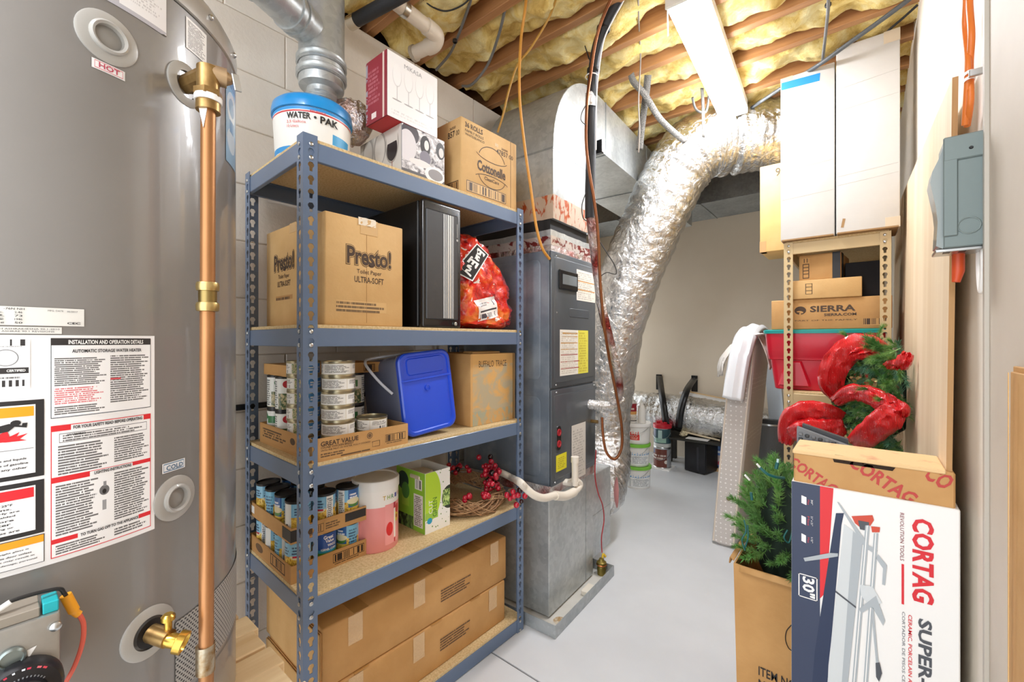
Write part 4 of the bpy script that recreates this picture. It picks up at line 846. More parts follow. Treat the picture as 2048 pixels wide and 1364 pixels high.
t = corn_tray(z4 + .1155, 'upper kraft tray of corn cans with black corner tape', .046)
fin(mbox(-.0004, .0012, .165, .236, .014, .040, .0004), 'black_patch', mat('black_print_tape', '2b2826', .5), t)
fin(mbox(-.001, .0012, -.0012, .03, .006, .04, .0004), 'black_patch', mat('black_print_tape', ''), t); fin(mbox(-.06, .001, -.0013, .0006, .006, .04, .0004), 'black_patch', mat('black_print_tape', ''), t)
decal('barcode', print_mat('corn_tray_barcode_u', 'c0935a', [('rect', 0, .55, .1, .9, '5a4632'), ('rect', .01, .54, .16, .84, 'c0935a'), ('bar', .04, .52, .2, .8, 20, '5a4632'), ('lines', .6, 1, .2, .9, 3, '5a4632', .4, 30)], .75), t, (0, .03, .006), YR, ZU, .12, .032)
decal('white_sticker', WHITE, t, (-.325, 0, .012), XR, ZU, .03, .024)
cn = [(-.142, .047), (-.142, .126), (-.142, .205), (-.221, .047), (-.300, .047), (-.379, .047), (-.221, .126), (-.300, .126), (-.379, .126)]
pos_w = ['at the front corner by the post', 'in the middle of the front row', 'at the front end beside the pink tub', 'second along the short side', 'third along the short side', 'last along the short side by the wall', 'inside the tray, second row', 'inside the tray, third row', 'inside the tray, rearmost row']
for lv, (zz, nm) in enumerate(((z4 + .0032, 'lower'), (z4 + .1187, 'upper'))):
    for k, (lx, ly) in enumerate(cn):
        a = [-60, -150, -215, 60, 10, -120, 0, 40, 90][k] + 70 * lv
        o = put_can('corn', lx - .004, ly, zz, a, 'can of corn in the %s tray, %s' % (nm, pos_w[k]), 'cans of corn in the trays')
        if lv == 0 and k == 1:
            blue_lab = cyl_label(print_mat('whole_kernel_print', '1f4fa0', [('noise', 0, 1, 0, .36, 16, 8, 'c08a1c', 'f6dc52', .38, .55), ('ell', .5, .36, .7, .1, '57a23c'), ('rect', 0, 1, .40, .5, '3aa0c8')], .35, .2), .0363, .0363, .008, .104, R_(-55), R_(55), o, 'front_label', 14); blue_lab.rotation_euler.z = -R_(a)
            for s, a0, a1, zz0, zz1, mm in (('Great', -28, 20, .088, .099, WHITE), ('Value', -20, 24, .077, .087, WHITE), ('WHOLE', -10, 36, .064, .073, WHITE), ('KERNEL CORN', -40, 36, .053, .060, WHITE)):
                tt_ = cyl_text(s, mm, o, .0368, R_(a0), R_(a1), zz0, zz1, .025); tt_.rotation_euler.z = -R_(a)
# pink tub
t = thing('drink_mix_tub', 'round pink and white tub picturing fruit on the fourth blue shelf', 'tub', S(-.145, .308, z4), SR)
lathe_([(0, 0), (.074, 0), (.076, .003), (.076, .15)], mat('pink_plastic', 'ee9a98', .35), 'tub_body', t, 48)
lathe_([(.0765, .150), (.0765, .205)], mat('white_tub_band', 'efece8', .35), 'white_band', t, 48)
lathe_([(.0762, .203), (.0795, .204), (.0795, .232), (.077, .236), (.071, .237), (.069, .233), (0, .234)], mat('white_tub_lid', 'eceae6', .3), 'lid', t, 48)
LETC = ('c9a23a', '8aa83a', '3a8a56', '5a5aa8', 'b8434e', 'd2883a')
for k, ch in enumerate('THRIVE'): cyl_text(ch, mat('letter_' + LETC[k], LETC[k], .4), t, .0772, R_(-14 + k * 12), R_(-6 + k * 12), .172, .186, .01)
cyl_label(print_mat('fruit_print', 'f0a09e', [('ell', .22, .38, .17, .17, 'd62828'), ('ell', .65, .62, .16, .13, 'e0c233'), ('ell', .65, .62, .06, .05, 'b03a2a'), ('ell', .7, .82, .14, .12, 'cf3a2c'), ('rect', .46, .56, .12, .85, 'f4efe6'), ('rect', .44, .58, .85, 1, 'b8203a'), ('rect', .46, .56, .0, .1, 'c22e3a')], .4), .0767, .0767, .02, .155, R_(-8), R_(52), t, 'fruit_label')
# bean carton
t = thing('green_bean_carton', 'open white and lime green carton picturing cut green beans beside the pink tub', 'carton', S(-.067, .461, z4), SR + R_(.5))
Wd, Dp, Hh = .118, .178, .222
WC = mat('white_carton', 'eeeeea', .5)
fin(mbox(-Dp, 0, 0, Wd, 0, .002), 'carton_base', WC, t)
for q in ((-.0015, 0, 0, Wd, .002, Hh), (-Dp, -Dp + .0015, 0, Wd, .002, Hh), (-Dp + .0015, -.0015, 0, .0015, .002, Hh), (-Dp + .0015, -.0015, Wd - .0015, Wd, .002, Hh)): fin(mbox(*q), 'carton_wall', WC, t)
decal('front_print', print_mat('bean_front', 'f0f0ec', [('spots', 0, 1, 0, 1, 7, 12, .16, '5d8a3a'), ('ell', .2, .62, .42, .42, 'b4d93a'), ('rect', 0, .22, .22, .95, 'b4d93a'), ('rect', .0, .5, .22, .34, '9cc84a'), ('ell', .98, .5, .32, .2, '2c3a2a'), ('noise', .7, 1, .36, .64, 14, 22, '3f6a2c', 'c6e08a', .44, .56), ('ell', .17, .2, .1, .05, '2aa0c8')], .4, .2), t, (0, .0005, .0005), YR, ZU, Wd - .001, Hh - .001)
text('CUT', WHITE, t, (0, .034, .07), (0, 0, 1), (0, -1, 0), .05, .018, .0); text('GREEN', mat('dark_green_ink', '2f6a2a', .5), t, (0, .054, .055), (0, 0, 1), (0, -1, 0), .07, .02, .0)
decal('side_print', print_mat('bean_side', '8ec43a', [('rect', .0, .5, .0, .2, '2e3f2a'), ('noise', 0, .6, 0, .22, 8, 5, '22331e', '7fa65a', .45, .6), ('ell', .24, .78, .2, .16, '1f3f33'), ('rect', .2, .46, .36, .6, 'a9d24a'), ('ell', .33, .62, .14, .14, '4f8a3a'), ('rect', .62, .93, .08, .62, 'e6e4e0'), ('lines', .64, .91, .1, .6, 16, '6a6864', .42, 30), ('rect', .66, .9, .70, .88, 'e6e4e0'), ('bar', .7, .86, .72, .86, 14, '333333')], .4, .2), t, (-Dp + .0005, 0, .0005), XR, ZU, Dp - .001, Hh - .001)
for k in range(3):
    bm = B(); box(bm, -.15 + .03 * k, -.09 + .03 * k, .02, .09, .19, .206, .004, mx=Matrix.Rotation(R_(6 * k - 5), 4, 'X')); fin(bm, 'snack_packet', mat('packet_film', 'cdbfa8', .3, coat=.3), t)
# grapevine wreath with berries
t = thing('berry_wreath', 'brown grapevine wreath with shiny red berries on the fourth shelf', 'wreath', S(-.185, .765, z4 + .04), SR)
t.rotation_euler = Euler((0, R_(10), SR))
VINE = mat('dry_vine', '8e6644', .8, col2='b8946c', vs=25)
random.seed(21)
for k in range(64):
    n = 26; R0 = .142; ph = rnd(0, 6.28); tw = rnd(1.5, 4) * random.choice((-1, 1)); rr = rnd(.008, .040); a0 = rnd(0, 6.28); ln = rnd(2.2, 5.6); pts = []
    for i in range(n + 1):
        a = a0 + ln * i / n; th = ph + tw * a; wob = .006 * noise.noise((a * 2, k, 0))
        pts.append(((R0 + rr * math.cos(th) + wob) * math.cos(a), (R0 + rr * math.cos(th) + wob) * math.sin(a), max(-.02, rr * .8 * math.sin(th)) + .01))
    fin(tube(B(), pts, rnd(.0013, .0026), 5), 'vine', VINE, t, 50)
bs0 = B(); bmesh.ops.create_icosphere(bs0, subdivisions=2, radius=.0122)
BER = mat('red_berry', 'a5122a', .18, coat=.6, col2='c8203a', vs=8); BERK = mat('dark_berry', '24090f', .2, coat=.5)
b0 = fin(bs0, 'berry', BER, None, 180); bme_r = b0.data; bme_k = b0.data.copy(); bme_k.materials[0] = BERK; bpy.data.objects.remove(b0)
spots = []
for k in range(62): a = rnd(.25, 1.75); spots.append(((.135 + rnd(-.045, .04)) * math.cos(a) - .03, (.135 + rnd(-.045, .045)) * math.sin(a), .05 + rnd(-.01, .075)))
for k in range(12): a = rnd(-.9, .1); spots.append(((.12 + rnd(-.02, .012)) * math.cos(a), (.12 + rnd(-.02, .02)) * math.sin(a), .04 + rnd(-.006, .012)))
for k in range(14): a = rnd(2.2, 3.6); spots.append(((.125 + rnd(-.03, .03)) * math.cos(a), (.125 + rnd(-.03, .03)) * math.sin(a), .05 + rnd(0, .03)))
inv = (Matrix.Translation(t.location) @ t.rotation_euler.to_matrix().to_4x4()).inverted()
sprig = [inv @ at(x, y, d=1.80) for x, y in ((1026, 983), (1040, 980), (1014, 990), (1028, 992), (1036, 990), (1020, 997), (1050, 992), (1043, 1003), (1033, 1010))]
spots += sprig
for k, q in enumerate(spots):
    o = link('berry', bme_k if k % 6 == 5 else bme_r, t, q); s = rnd(.75, 1.12); o.scale = (s, s, s * 1.08)
rt_ = Vector((.1, .1, .04))
for k, q in enumerate(spots):
    if k % 2 and k < 88: continue
    q = Vector(q); b_ = Vector((q.x * .85, q.y * .85, .02)) if k < 88 else inv @ at(1018, 978, d=1.84)
    fin(tube(B(), [b_, (b_ + q) / 2 + Vector((0, 0, .006)), q], .0009, 4), 'berry_stem', VINE, t)
# -- bottom shelf: two flat boxes
z5 = ZT[4]
TX1 = print_mat('stamp_print', 'bd8d53', [('lines', 0, 1, 0, 1, 5, '4a382b', .36, 40)], .75)
def flat_box(label, z, H, ly0, ly1, lx0, ang):
    t = carton('flat_carton', label, 'carton', S(lx0, ly0, z), SR + R_(ang), .40, ly1 - ly0, H, CARD3, .006, False, False, 'long flat cartons')
    W_ = ly1 - ly0
    decal('stamp', TX1, t, (0, W_ * .55, H * .33), YR, ZU, .15, .048)
    for y in (.08, W_ * .40, W_ - .10):
        bm = B(); G = []
        for i in range(5):
            G.append([(.001 + .0012 * abs(noise.noise((i * 1.7, j * 1.3, y * 9))), y + .012 * j, H - .002 - .022 * i) for j in range(5)])
        sheet(bm, G); fin(bm, 'packing_tape', mat('clear_tape_gloss', 'd0ab7a', .14, coat=.7, bump=.3, bs=120), t, 60)
    for y in (.10, W_ * .5, W_ - .2): fin(mbox(-.10, .0008, y, y + .05, H - .0005, H + .0009, .0003), 'tape_strip', TAPEB, t)
    fin(mbox(-.404, -.002, -.0045, -.0008, .006, H - .01, .001), 'end_flap', CARD3, t); fin(mbox(-.404, -.002, -.0095, -.0058, .004, H * .93, .001), 'end_flap', CARD2, t)
    return t
flat_box('long flat kraft carton at the bottom of the blue shelving, the lower of two', z5, .168, .07, .862, -.035, .3)
tt = flat_box('long flat kraft carton at the bottom of the blue shelving, the upper of two', z5 + .1695, .182, .072, .874, -.042, 0)
bm = B(); sheet(bm, [[(-.16 + .10 * i, .55 + .07 * j, .186 + .010 * j + (.004 if i else 0)) for j in range(4)] for i in range(2)])
fo = fin(bm, 'raised_flap', CARD2, tt); mo = fo.modifiers.new('thickness', 'SOLIDIFY'); mo.thickness = .004; mo.offset = 0
# ================================================================ air handler and ducts
EX, EY, ER = -1.099, 1.595, R_(2.9)
def Ew(x, y, z):
    c, s = math.cos(ER), math.sin(ER); return Vector((EX + x * c - y * s, EY + x * s + y * c, z))
def EF(px, py, x=.010):
    """pixel on the front plane of the air handler, in its own coordinates"""
    n = Vector((math.cos(ER), math.sin(ER), 0)); o = Ew(x, 0, 0); D = at(px, py, d=1) - Vector((0, 0, CAMH))
    t = (o - Vector((0, 0, CAMH))).dot(n) / D.dot(n); q = D * t + Vector((0, 0, CAMH)); r = q - Vector((EX, EY, 0))
    c, s = math.cos(ER), math.sin(ER); return Vector((r.x * c + r.y * s, -r.x * s + r.y * c, r.z))
# drip pan
t = thing('drain_pan', 'galvanised metal drain pan on the floor under the air handler', 'drain pan', Ew(0, 0, 0), ER)
PANM = galv_mat('pan_steel', '9aa0a3', 'bcc2c4', .4, .5)
fin(mbox(-.60, .085, -.088, .517, .001, .004), 'pan_floor', mat('white_pan_lining', 'd9d7d0', .5, col2='c9c6bd', vs=6), t)
for q in ((.085, .0875, -.09, .519, .001, .056), (-.602, -.60, -.09, .519, .001, .056), (-.60, .085, -.09, -.0875, .001, .056), (-.60, .085, .517, .519, .001, .056)): fin(mbox(*q), 'pan_rim', PANM, t)
fin(lathe(B(), [(.03, 0), (0, .0008)], 18, Matrix.Translation((.045, .02, .0043))), 'rust_stain', mat('rust_mark', 'a5792f', .8, col2='d2c8b4', vs=40), t)
fin(mbox(.03, .075, .25, .33, .0045, .03, .003), 'float_switch', mat('ivory_plastic', 'e4ddcf', .4), t)
# return plenum, foil taped
t = thing('return_plenum', 'galvanised sheet metal return plenum standing in the drain pan', 'plenum', Ew(0, 0, .012), ER)
fin(mbox(-.54, 0, 0, .447, 0, .57, .003), 'plenum_body', GALV, t)
fin(mbox(-.002, .0015, .36, .362, 0, .57), 'plenum_seam', GALV_D, t)
fin(mbox(-.50, -.012, .448, .70, .07, .52, .003), 'side_boot', GALV, t); fin(mbox(-.012, -.0095, .45, .70, .30, .3025), 'plenum_seam', GALV_D, t)
bm = B()
G = []
for i, z in enumerate((.545, .575, .592)): G.append([(x + .004 + .003 * noise.noise((x * 30, y * 30, i)), y + (-.003 if y <= 0 else .0), z + .008 * noise.noise((x * 20, y * 20, i * 3))) for x, y in [(-.54 + .045 * k, -.004) for k in range(13)] + [(0.002, .03 * k) for k in range(16)]])
sheet(bm, G); fin(bm, 'foil_tape', foil_mat('red_foil_tape', 'd8d4d2', 60, .8, .25, 'a04a44'), t, 40)
fin(mbox(-.54, .0, 0, .447, .57, .578), 'plenum_top', BLACKM, t)
# cabinet
AH = mat('charcoal_cabinet_paint', '4d545b', .38, .2, coat=.3, col2='555c63', vs=4)
AHS = mat('dusty_cabinet_side', '747f8b', .4, .3, col2='b3bbc2', vs=4, detail=6, lo=.42, hi=.8)
t = thing('air_handler', 'charcoal air handler cabinet with warning labels beside the blue shelving', 'air handler', Ew(0, 0, .592), ER)
H0 = .592
fin(mbox(-.53, -.004, .008, .455, 0, 1.078, .003), 'cabinet', AHS, t)
for z0_, z1_, nm in ((.004, .444, 'lower_door'), (.450, 1.076, 'upper_door')):
    d_ = fin(mbox(-.004, .010, .006, .457, z0_, z1_, .006, 2), nm, AH, t, 40)
    fin(loft(B(), [[(.010, y, z) for y, z in rrect(.41, z1_ - z0_ - .05, .015, 4, .232, (z0_ + z1_) / 2)], [(.0125, y, z) for y, z in rrect(.402, z1_ - z0_ - .058, .013, 4, .232, (z0_ + z1_) / 2)]]), 'raised_panel', AH, d_, 30)
    fin(loft(B(), [[(x, .0062, z) for x, z in rrect(.46, z1_ - z0_ - .07, .03, 5, -.28, (z0_ + z1_) / 2)], [(x, .0045, z) for x, z in rrect(.45, z1_ - z0_ - .08, .026, 5, -.28, (z0_ + z1_) / 2)]]), 'side_panel', AHS, t, 30)
fx = .0128
def eput(name, m, a, b, off=.0006, par=t):
    p, q = EF(*a, x=fx), EF(*b, x=fx); y0_, y1_, z0_, z1_ = min(p.y, q.y), max(p.y, q.y), min(p.z, q.z) - H0, max(p.z, q.z) - H0
    return decal(name, m, par, (fx, y0_, z0_), YR, ZU, y1_ - y0_, z1_ - z0_, off)
p, q = EF(1117, 538, x=fx), EF(1153, 584, x=fx)
wn = fin(mbox(fx - .002, fx + .010, p.y, q.y, q.z - H0, p.z - H0, .004), 'sight_window', BLACKM, t)
fin(mbox(fx + .009, fx + .012, p.y + .022, q.y - .014, q.z - H0 + .022, p.z - H0 - .02, .002), 'window_glass', mat('grey_glass', '7d8488', .15), wn)
eput('spec_label', print_mat('spec_print', 'e9e4da', [('lines', .06, .94, .05, .95, 14, 'b7b2aa', .45, 30), ('rect', .03, .97, .62, .65, 'c98a3a'), ('rect', .03, .97, .34, .37, 'c98a3a')], .4), (1153, 538), (1190, 606))
eput('warning_label', print_mat('handler_warning', 'f1eee6', [('rect', .62, 1, 0, 1, 'e4dc52'), ('lines', .66, .97, .04, .97, 16, 'c9b93a', .42, 22), ('rect', .08, .6, .91, .94, 'c9923a'), ('rect', .08, .6, .84, .86, 'c9923a'), ('rect', .03, .6, .70, .72, 'c9923a'), ('rect', .03, .6, .56, .58, 'c9923a'), ('rect', .03, .6, .44, .46, 'a8322e'), ('rect', .03, .66, .29, .31, 'a8322e'), ('rect', .03, .66, .14, .16, 'a8322e'), ('lines', .04, .6, .04, .97, 22, 'cfc9bd', .45, 40)], .4), (1119.5, 659), (1176, 745))
p, q = EF(1139, 616, x=fx), EF(1178, 638, x=fx); fin(loft(B(), [[(fx - .001, y, z) for y, z in rrect(q.y - p.y, p.z - q.z, .008, 4, (p.y + q.y) / 2, (p.z + q.z) / 2 - H0)], [(fx + .0015, y, z) for y, z in rrect(q.y - p.y - .006, p.z - q.z - .006, .006, 4, (p.y + q.y) / 2, (p.z + q.z) / 2 - H0)]]), 'embossed_badge', AH, t, 30)
eput('wiring_label', print_mat('wiring_print', 'dcd9d3', [('lines', .08, .92, .05, .92, 18, 'b0ada8', .48, 22)], .45), (1143, 852), (1171, 948))
eput('yellow_label', print_mat('yellow_print', 'e9e128', [('lines', .12, .88, .15, .85, 6, 'b7ac30', .45, 14)], .4), (1112, 912), (1133, 935))
p = EF(1116.5, 876, x=fx); s_ = EF(1116.5, 866, x=fx).z - p.z
fin(loft(B(), [[(fx - .001, y, z) for y, z in rrect(.045, .115, .02, 6, p.y, p.z - H0)], [(fx + .004, y, z) for y, z in rrect(.04, .11, .018, 6, p.y, p.z - H0)]]), 'port_plate', BLACKM, t, 30)
for dz in (.026, -.026): fin(lathe(B(), [(.017, 0), (.016, .004), (.011, .004), (.010, .001), (0, .001)], 18, fmat((fx + .004, p.y, p.z - H0 + dz), YR, ZU)), 'red_port', mat('red_cap', 'a8202c', .35), t, 40)
for px_, py_ in ((1113, 512), (1113, 625), (1188, 770), (1112, 770), (1113, 785), (1110, 965)):
    p = EF(px_, py_, x=.0105); fin(lathe(B(), [(.005, 0), (.004, .003), (0, .004)], 10, fmat((.0105, p.y, p.z - H0), YR, ZU)), 'cabinet_screw', STEEL, t, 40)
# foil wrapped suction stub and service valve
p = EF(1185, 808, x=.02); fin(tube(B(), [(0, p.y - .02, p.z - H0), (.05, p.y, p.z - H0 - .004), (.10, p.y + .04, p.z - H0 - .012), (.11, p.y + .16, p.z - H0 + .01)], .026, 14), 'suction_stub', FOIL_F, t, 40)
fin(tube(B(), [(0, p.y - .0, p.z - H0 - .09), (.05, p.y + .0, p.z - H0 - .09)], .009, 10), 'liquid_stub', BRASS, t, 40)
# taped collar, canvas connector, supply duct and elbow
t = thing('supply_duct', 'sheet metal supply duct with rounded elbow above the air handler', 'duct', Ew(0, 0, 1.67), ER)
STR = print_mat('striped_tape', 'b9a9a2', [('noise', 0, 1, 0, 1, 46, 1.2, '7d2f2c', 'cfc6c0', .42, .5)], .3, .2, .3)
def band(name, m, x0, x1, y0, y1, z0_, z1_, par):
    bm = B(); P = [(x0, y0), (x1, y0), (x1, y1), (x0, y1)]; pts = []
    for k in range(4):
        a, b = Vector(P[k]), Vector(P[(k + 1) % 4]); n = max(2, int((b - a).length / .03))
        for i in range(n): pts.append(a.lerp(b, i / n))
    G = [[(q.x + .003 * noise.noise((q.x * 25, q.y * 25, z)), q.y + .003 * noise.noise((q.y * 25, z, q.x * 25)), z + .004 * noise.noise((q.x * 16, q.y * 16, z * 9))) for q in pts] for z in (z0_, (z0_ + z1_) / 2, z1_)]
    sheet(bm, G, True); return fin(bm, name, m, par, 40)
band('collar', GALV, -.50, -.01, .03, .44, .0, .10, t)
band('collar_tape', STR, -.505, -.004, .024, .446, .02, .07, t); band('foil_tape', foil_mat('red_foil_tape_b', 'd6cfcc', 50, .8, .22, '9c4038'), -.507, -.002, .022, .448, -.004, .028, t)
fin(mbox(-.49, -.02, .05, .42, .098, .102), 'collar_top', GALV_D, t)
band('canvas_connector', mat('black_canvas', '202022', .7), -.48, -.025, .05, .42, .098, .16, t)
band('duct_tape', print_mat('orange_striped_tape', 'c9b4a6', [('noise', 0, 1, 0, 1, 60, 1.5, 'b5532c', 'c9b8a8', .4, .48)], .3, .2, .3), -.492, -.006, .046, .428, .155, .265, t)
fin(mbox(-.49, -.008, .048, .426, .155, .482, .002), 'riser', GALV, t)
fin(mbox(-.4915, -.0065, .0465, .4275, .476, .484), 'riser_seam', GALV_D, t)
# elbow cheeks and wraps
yc, zc = .50, .484; n = 14
heel = [(yc - .452 * math.cos(R_(90 * k / n)), zc + .455 * math.sin(R_(90 * k / n))) for k in range(n + 1)]; thr = [(yc - .075 * math.cos(R_(90 * k / 6)), zc + .16 * math.sin(R_(90 * k / 6))) for k in range(7)]
YE = 2.52
prof = heel + [(YE, heel[-1][1])] + [(YE, thr[-1][1])] + thr[::-1]
bm = B()
for x in (-.008, -.42): bm.faces.new([bm.verts.new((x, y, z)) for y, z in prof])
loop = prof
A = [bm.verts.new((-.42, y, z)) for y, z in loop]; C = [bm.verts.new((-.008, y, z)) for y, z in loop]
for k in range(len(loop)):
    k2 = (k + 1) % len(loop); bm.faces.new((A[k], A[k2], C[k2], C[k]))
bmesh.ops.remove_doubles(bm, verts=bm.verts[:], dist=1e-5)
el = fin(bm, 'elbow', GALV, t, 35)
for y in (.62, 1.3, 1.98): fin(mbox(-.422, -.0055, y, y + .010, thr[-1][1] - .003, heel[-1][1] + .003), 'duct_seam', GALV_D, el)
bm = B(); tube(bm, [(-.0075, y, z) for y, z in heel], .004, 6); fin(bm, 'heel_seam', GALV, el, 40)
# trunk duct along the far wall
t = thing('trunk_duct', 'dull galvanised trunk duct under the ceiling along the far wall', 'duct', (-2.6, 4.16, 2.52))
xs_ = [0, .6, 1.42, 2.24, 2.76]
for a, b in zip(xs_, xs_[1:]):
    fin(mbox(a + .002, b - .002, 0, .585, 0, .36, .002), 'duct_section', GALV_D, t)
for x in xs_[1:-1]: fin(mbox(x - .008, x + .008, -.008, .585, -.006, .36, .001), 'drive_cleat', GALV_D, t)
# big flexible duct
t = thing('flexible_duct', 'large silver foil flexible duct leaning up beside the air handler to the joists', 'duct', (0, 0, 0))
FP = [Vector((-1.30, 2.30, .34)), Vector((-1.315, 2.46, .33)), Vector((-1.36, 2.62, .46)), at(1206, 840, Y=2.70), at(1222, 690, Y=2.71), at(1262, 550, Y=2.73), at(1308, 440, Y=2.75), at(1352, 345, Y=2.78), at(1398, 296, Y=2.82), at(1455, 282, Y=2.92), at(1540, 270, Y=3.02), at(1650, 255, Y=3.10)]
pp = catmull(FP, 14); ln_ = len(pp)
def rp(i, a): return 1 + .02 * math.sin(i * 2.1 + 1.2 * noise.noise((i * .1, a, 0))) + .06 * noise.noise((i * .16, math.cos(a) * 1.3, math.sin(a) * 1.3)) + .02 * noise.noise((i * .7, a * 3, 2)) - (.10 if i in (126, 127) else 0)
fin(tube(B(), pp, [.162 + .040 * min(1, i / 70) for i in range(ln_)], 36, ripple=rp), 'foil_jacket', FOIL, t, 80)
bm = B(); tube(bm, [pp[2], pp[3], pp[4]], [.18, .185, .18], 36); fin(bm, 'end_collar', FOIL_F, t, 60)
pk = at(1231, 995, Y=2.42)
fin(lathe(B(), [(0, .012), (.035, .006), (.055, -.004)], 24, Matrix.Translation(at(1232, 985, d=2.42)) @ Matrix.Rotation(R_(-40), 4, 'Z') @ Matrix.Rotation(R_(90), 4, 'X') @ Matrix.Diagonal((.5, 1.6, 1, 1))), 'pink_patch', mat('pink_tape', 'c98a88', .4, .3), t, 40)
# low flexible duct along the far wall with black hanger straps
t = thing('flexible_duct', 'silver foil flexible duct lying along the far wall behind the paint cans', 'duct', (0, 0, 0))
lp = catmull([at(1195, 802, Y=4.42), at(1240, 812, Y=4.42), at(1300, 820, Y=4.43), at(1370, 828, Y=4.43), at(1440, 842, Y=4.43), at(1530, 858, Y=4.43), at(1580, 868, Y=4.43)], 16)
fin(tube(B(), lp, .185, 32, ripple=lambda i, a: 1 + .02 * math.sin(i * 2.2 + a) + .07 * noise.noise((i * .22, math.cos(a), math.sin(a)))), 'foil_jacket', FOIL, t, 80)
def ribbon(pts, wdir, w_, name, m, par, th=.003, n=6):
    P = catmull(pts, n); bm = B(); wd = [Vector(wdir)] * len(P) if not isinstance(wdir, list) else wdir
    sheet(bm, [[p - wd[i] * w_ / 2, p + wd[i] * w_ / 2] for i, p in enumerate(P)])
    o = fin(bm, name, m, par, 60); mo = o.modifiers.new('thickness', 'SOLIDIFY'); mo.thickness = th; mo.offset = 0; return o
for (a, pts), lab in zip((((1318, 765), [(1319, 752, 4.70), (1324, 790, 4.30), (1330, 830, 4.20), (1333, 856, 4.24)]), ((1389, 768), [(1389, 757, 4.70), (1374, 780, 4.33), (1362, 820, 4.21), (1357, 857, 4.24)])), ('left', 'right')):
    o = thing('hanger_strap', 'black steel strap holding the low silver duct to the far wall, the %s of two' % lab, 'strap', at(*a, Y=4.745), 0, 'black duct straps'); L_ = o.location.copy()
    fin(mbox(-.032, .032, -.006, .003, -.08, .09, .002), 'wall_plate', BLACKM, o); fin(lathe(B(), [(.012, 0), (.008, .006), (0, .007)], 12, Matrix.Translation((0, -.006, .055)) @ Matrix.Rotation(R_(90), 4, 'X')), 'bolt', STEEL, o, 40)
    ribbon([at(x, y, Y=Y) - L_ for x, y, Y in pts], (1, 0, 0), .066, 'strap', BLACKM, o, .006)
# refrigerant line set
t = thing('refrigerant_lines', 'black foam insulated refrigerant lines with copper pipe hanging in front of the supply duct', 'pipe', (0, 0, 0))
la = [at(x, y, d=d) for x, y, d in ((1262, -60, 1.66), (1236, 0, 1.76), (1211, 50, 1.82), (1194, 95, 1.86), (1186, 150, 1.9), (1182, 220, 1.92), (1182, 300, 1.93), (1180, 380, 1.94), (1180, 436, 1.95))]
fin(tube(B(), catmull(la, 8), .0225, 16), 'foam_insulation', mat('black_foam', '2a2b2e', .6, bump=.1, bs=90), t, 50)
cp = [p_ + Vector((.019, -.026, 0)) + Vector((-.012, -.01, 0)) for p_ in la]
fin(tube(B(), catmull([at(x, y, d=d) for x, y, d in ((1240, -40, 1.68), (1221, 0, 1.73), (1202, 45, 1.79), (1190, 90, 1.83), (1181, 150, 1.87), (1174, 205, 1.88), (1172, 280, 1.895), (1178, 340, 1.9), (1188, 400, 1.91), (1196, 470, 1.93), (1200, 560, 1.97), (1207, 640, 2.0), (1219, 720, 2.05), (1233, 790, 2.08), (1243, 850, 2.1), (1243, 895, 2.1), (1230, 918, 2.1), (1213, 905, 2.1), (1206, 870, 2.12), (1204, 835, 2.15))], 8), .0068, 10), 'copper_line', mat('brown_copper_line', '8f5a38', .4, .7, col2='7a4626', vs=8), t, 50)
fin(tube(B(), catmull([at(x, y, d=d) for x, y, d in ((1265, -40, 1.66), (1248, 0, 1.74), (1226, 40, 1.79), (1208, 80, 1.83), (1198, 140, 1.87), (1193, 200, 1.9), (1192, 300, 1.905))], 6), .003, 6), 'white_wire', WHITE, t, 50)
fin(tube(B(), catmull([at(x, y, d=d) for x, y, d in ((1181, 430, 1.95), (1185, 470, 1.98), (1192, 530, 2.03), (1203, 610, 2.06), (1222, 690, 2.1), (1236, 750, 2.14), (1238, 790, 2.2), (1225, 805, 2.22))], 8), .021, 14, ripple=lambda i, a: 1 + .1 * noise.noise((i * .7, a * 1.5, 0))), 'foil_wrap', foil_mat('red_printed_foil', 'd3cdca', 45, .9, .22, '8a3a34'), t, 50)
for q in ((1207, 58, 1.80), (1187, 142, 1.87)):
    p_ = at(*q[:2], d=q[2] + .03); fin(lathe(B(), [(.024, -.014), (.029, -.008), (.029, .008), (.024, .014)], 14, Matrix.Translation(p_)), 'tape_tie', WIREB, t, 30)
fin(lathe(B(), [(.0245, -.03), (.0255, 0), (.0245, .03)], 18, Matrix.Translation(at(1181, 202, d=1.915))), 'foil_band', FOIL_F, t, 40)
fin(lathe(B(), [(.026, -.003), (.028, 0), (.026, .003)], 18, Matrix.Translation(at(1183, 153, d=1.9))), 'zip_tie', WHITE, t, 40)
fin(mbox(-.03, .03, -.012, .012, -.03, .03, .003), 'pipe_clip', BLACKM, t, loc=at(1194, 296, d=1.97))
for pts in ([(1178, 118, 1.85), (1170, 92, 1.85), (1174, 104, 1.85), (1182, 128, 1.86)], [(1172, 210, 1.87), (1164, 225, 1.87), (1162, 240, 1.87), (1171, 250, 1.87)], [(1190, 468, 1.97), (1210, 500, 1.98), (1229, 530, 1.99), (1232, 548, 1.99), (1214, 545, 1.99), (1202, 552, 1.99)], [(1172, 385, 1.9), (1164, 410, 1.9), (1166, 435, 1.9), (1174, 442, 1.9)]):
    fin(tube(B(), catmull([at(x, y, d=d) for x, y, d in pts], 6), .0022, 6), 'loose_wire', WIREB, t, 50)
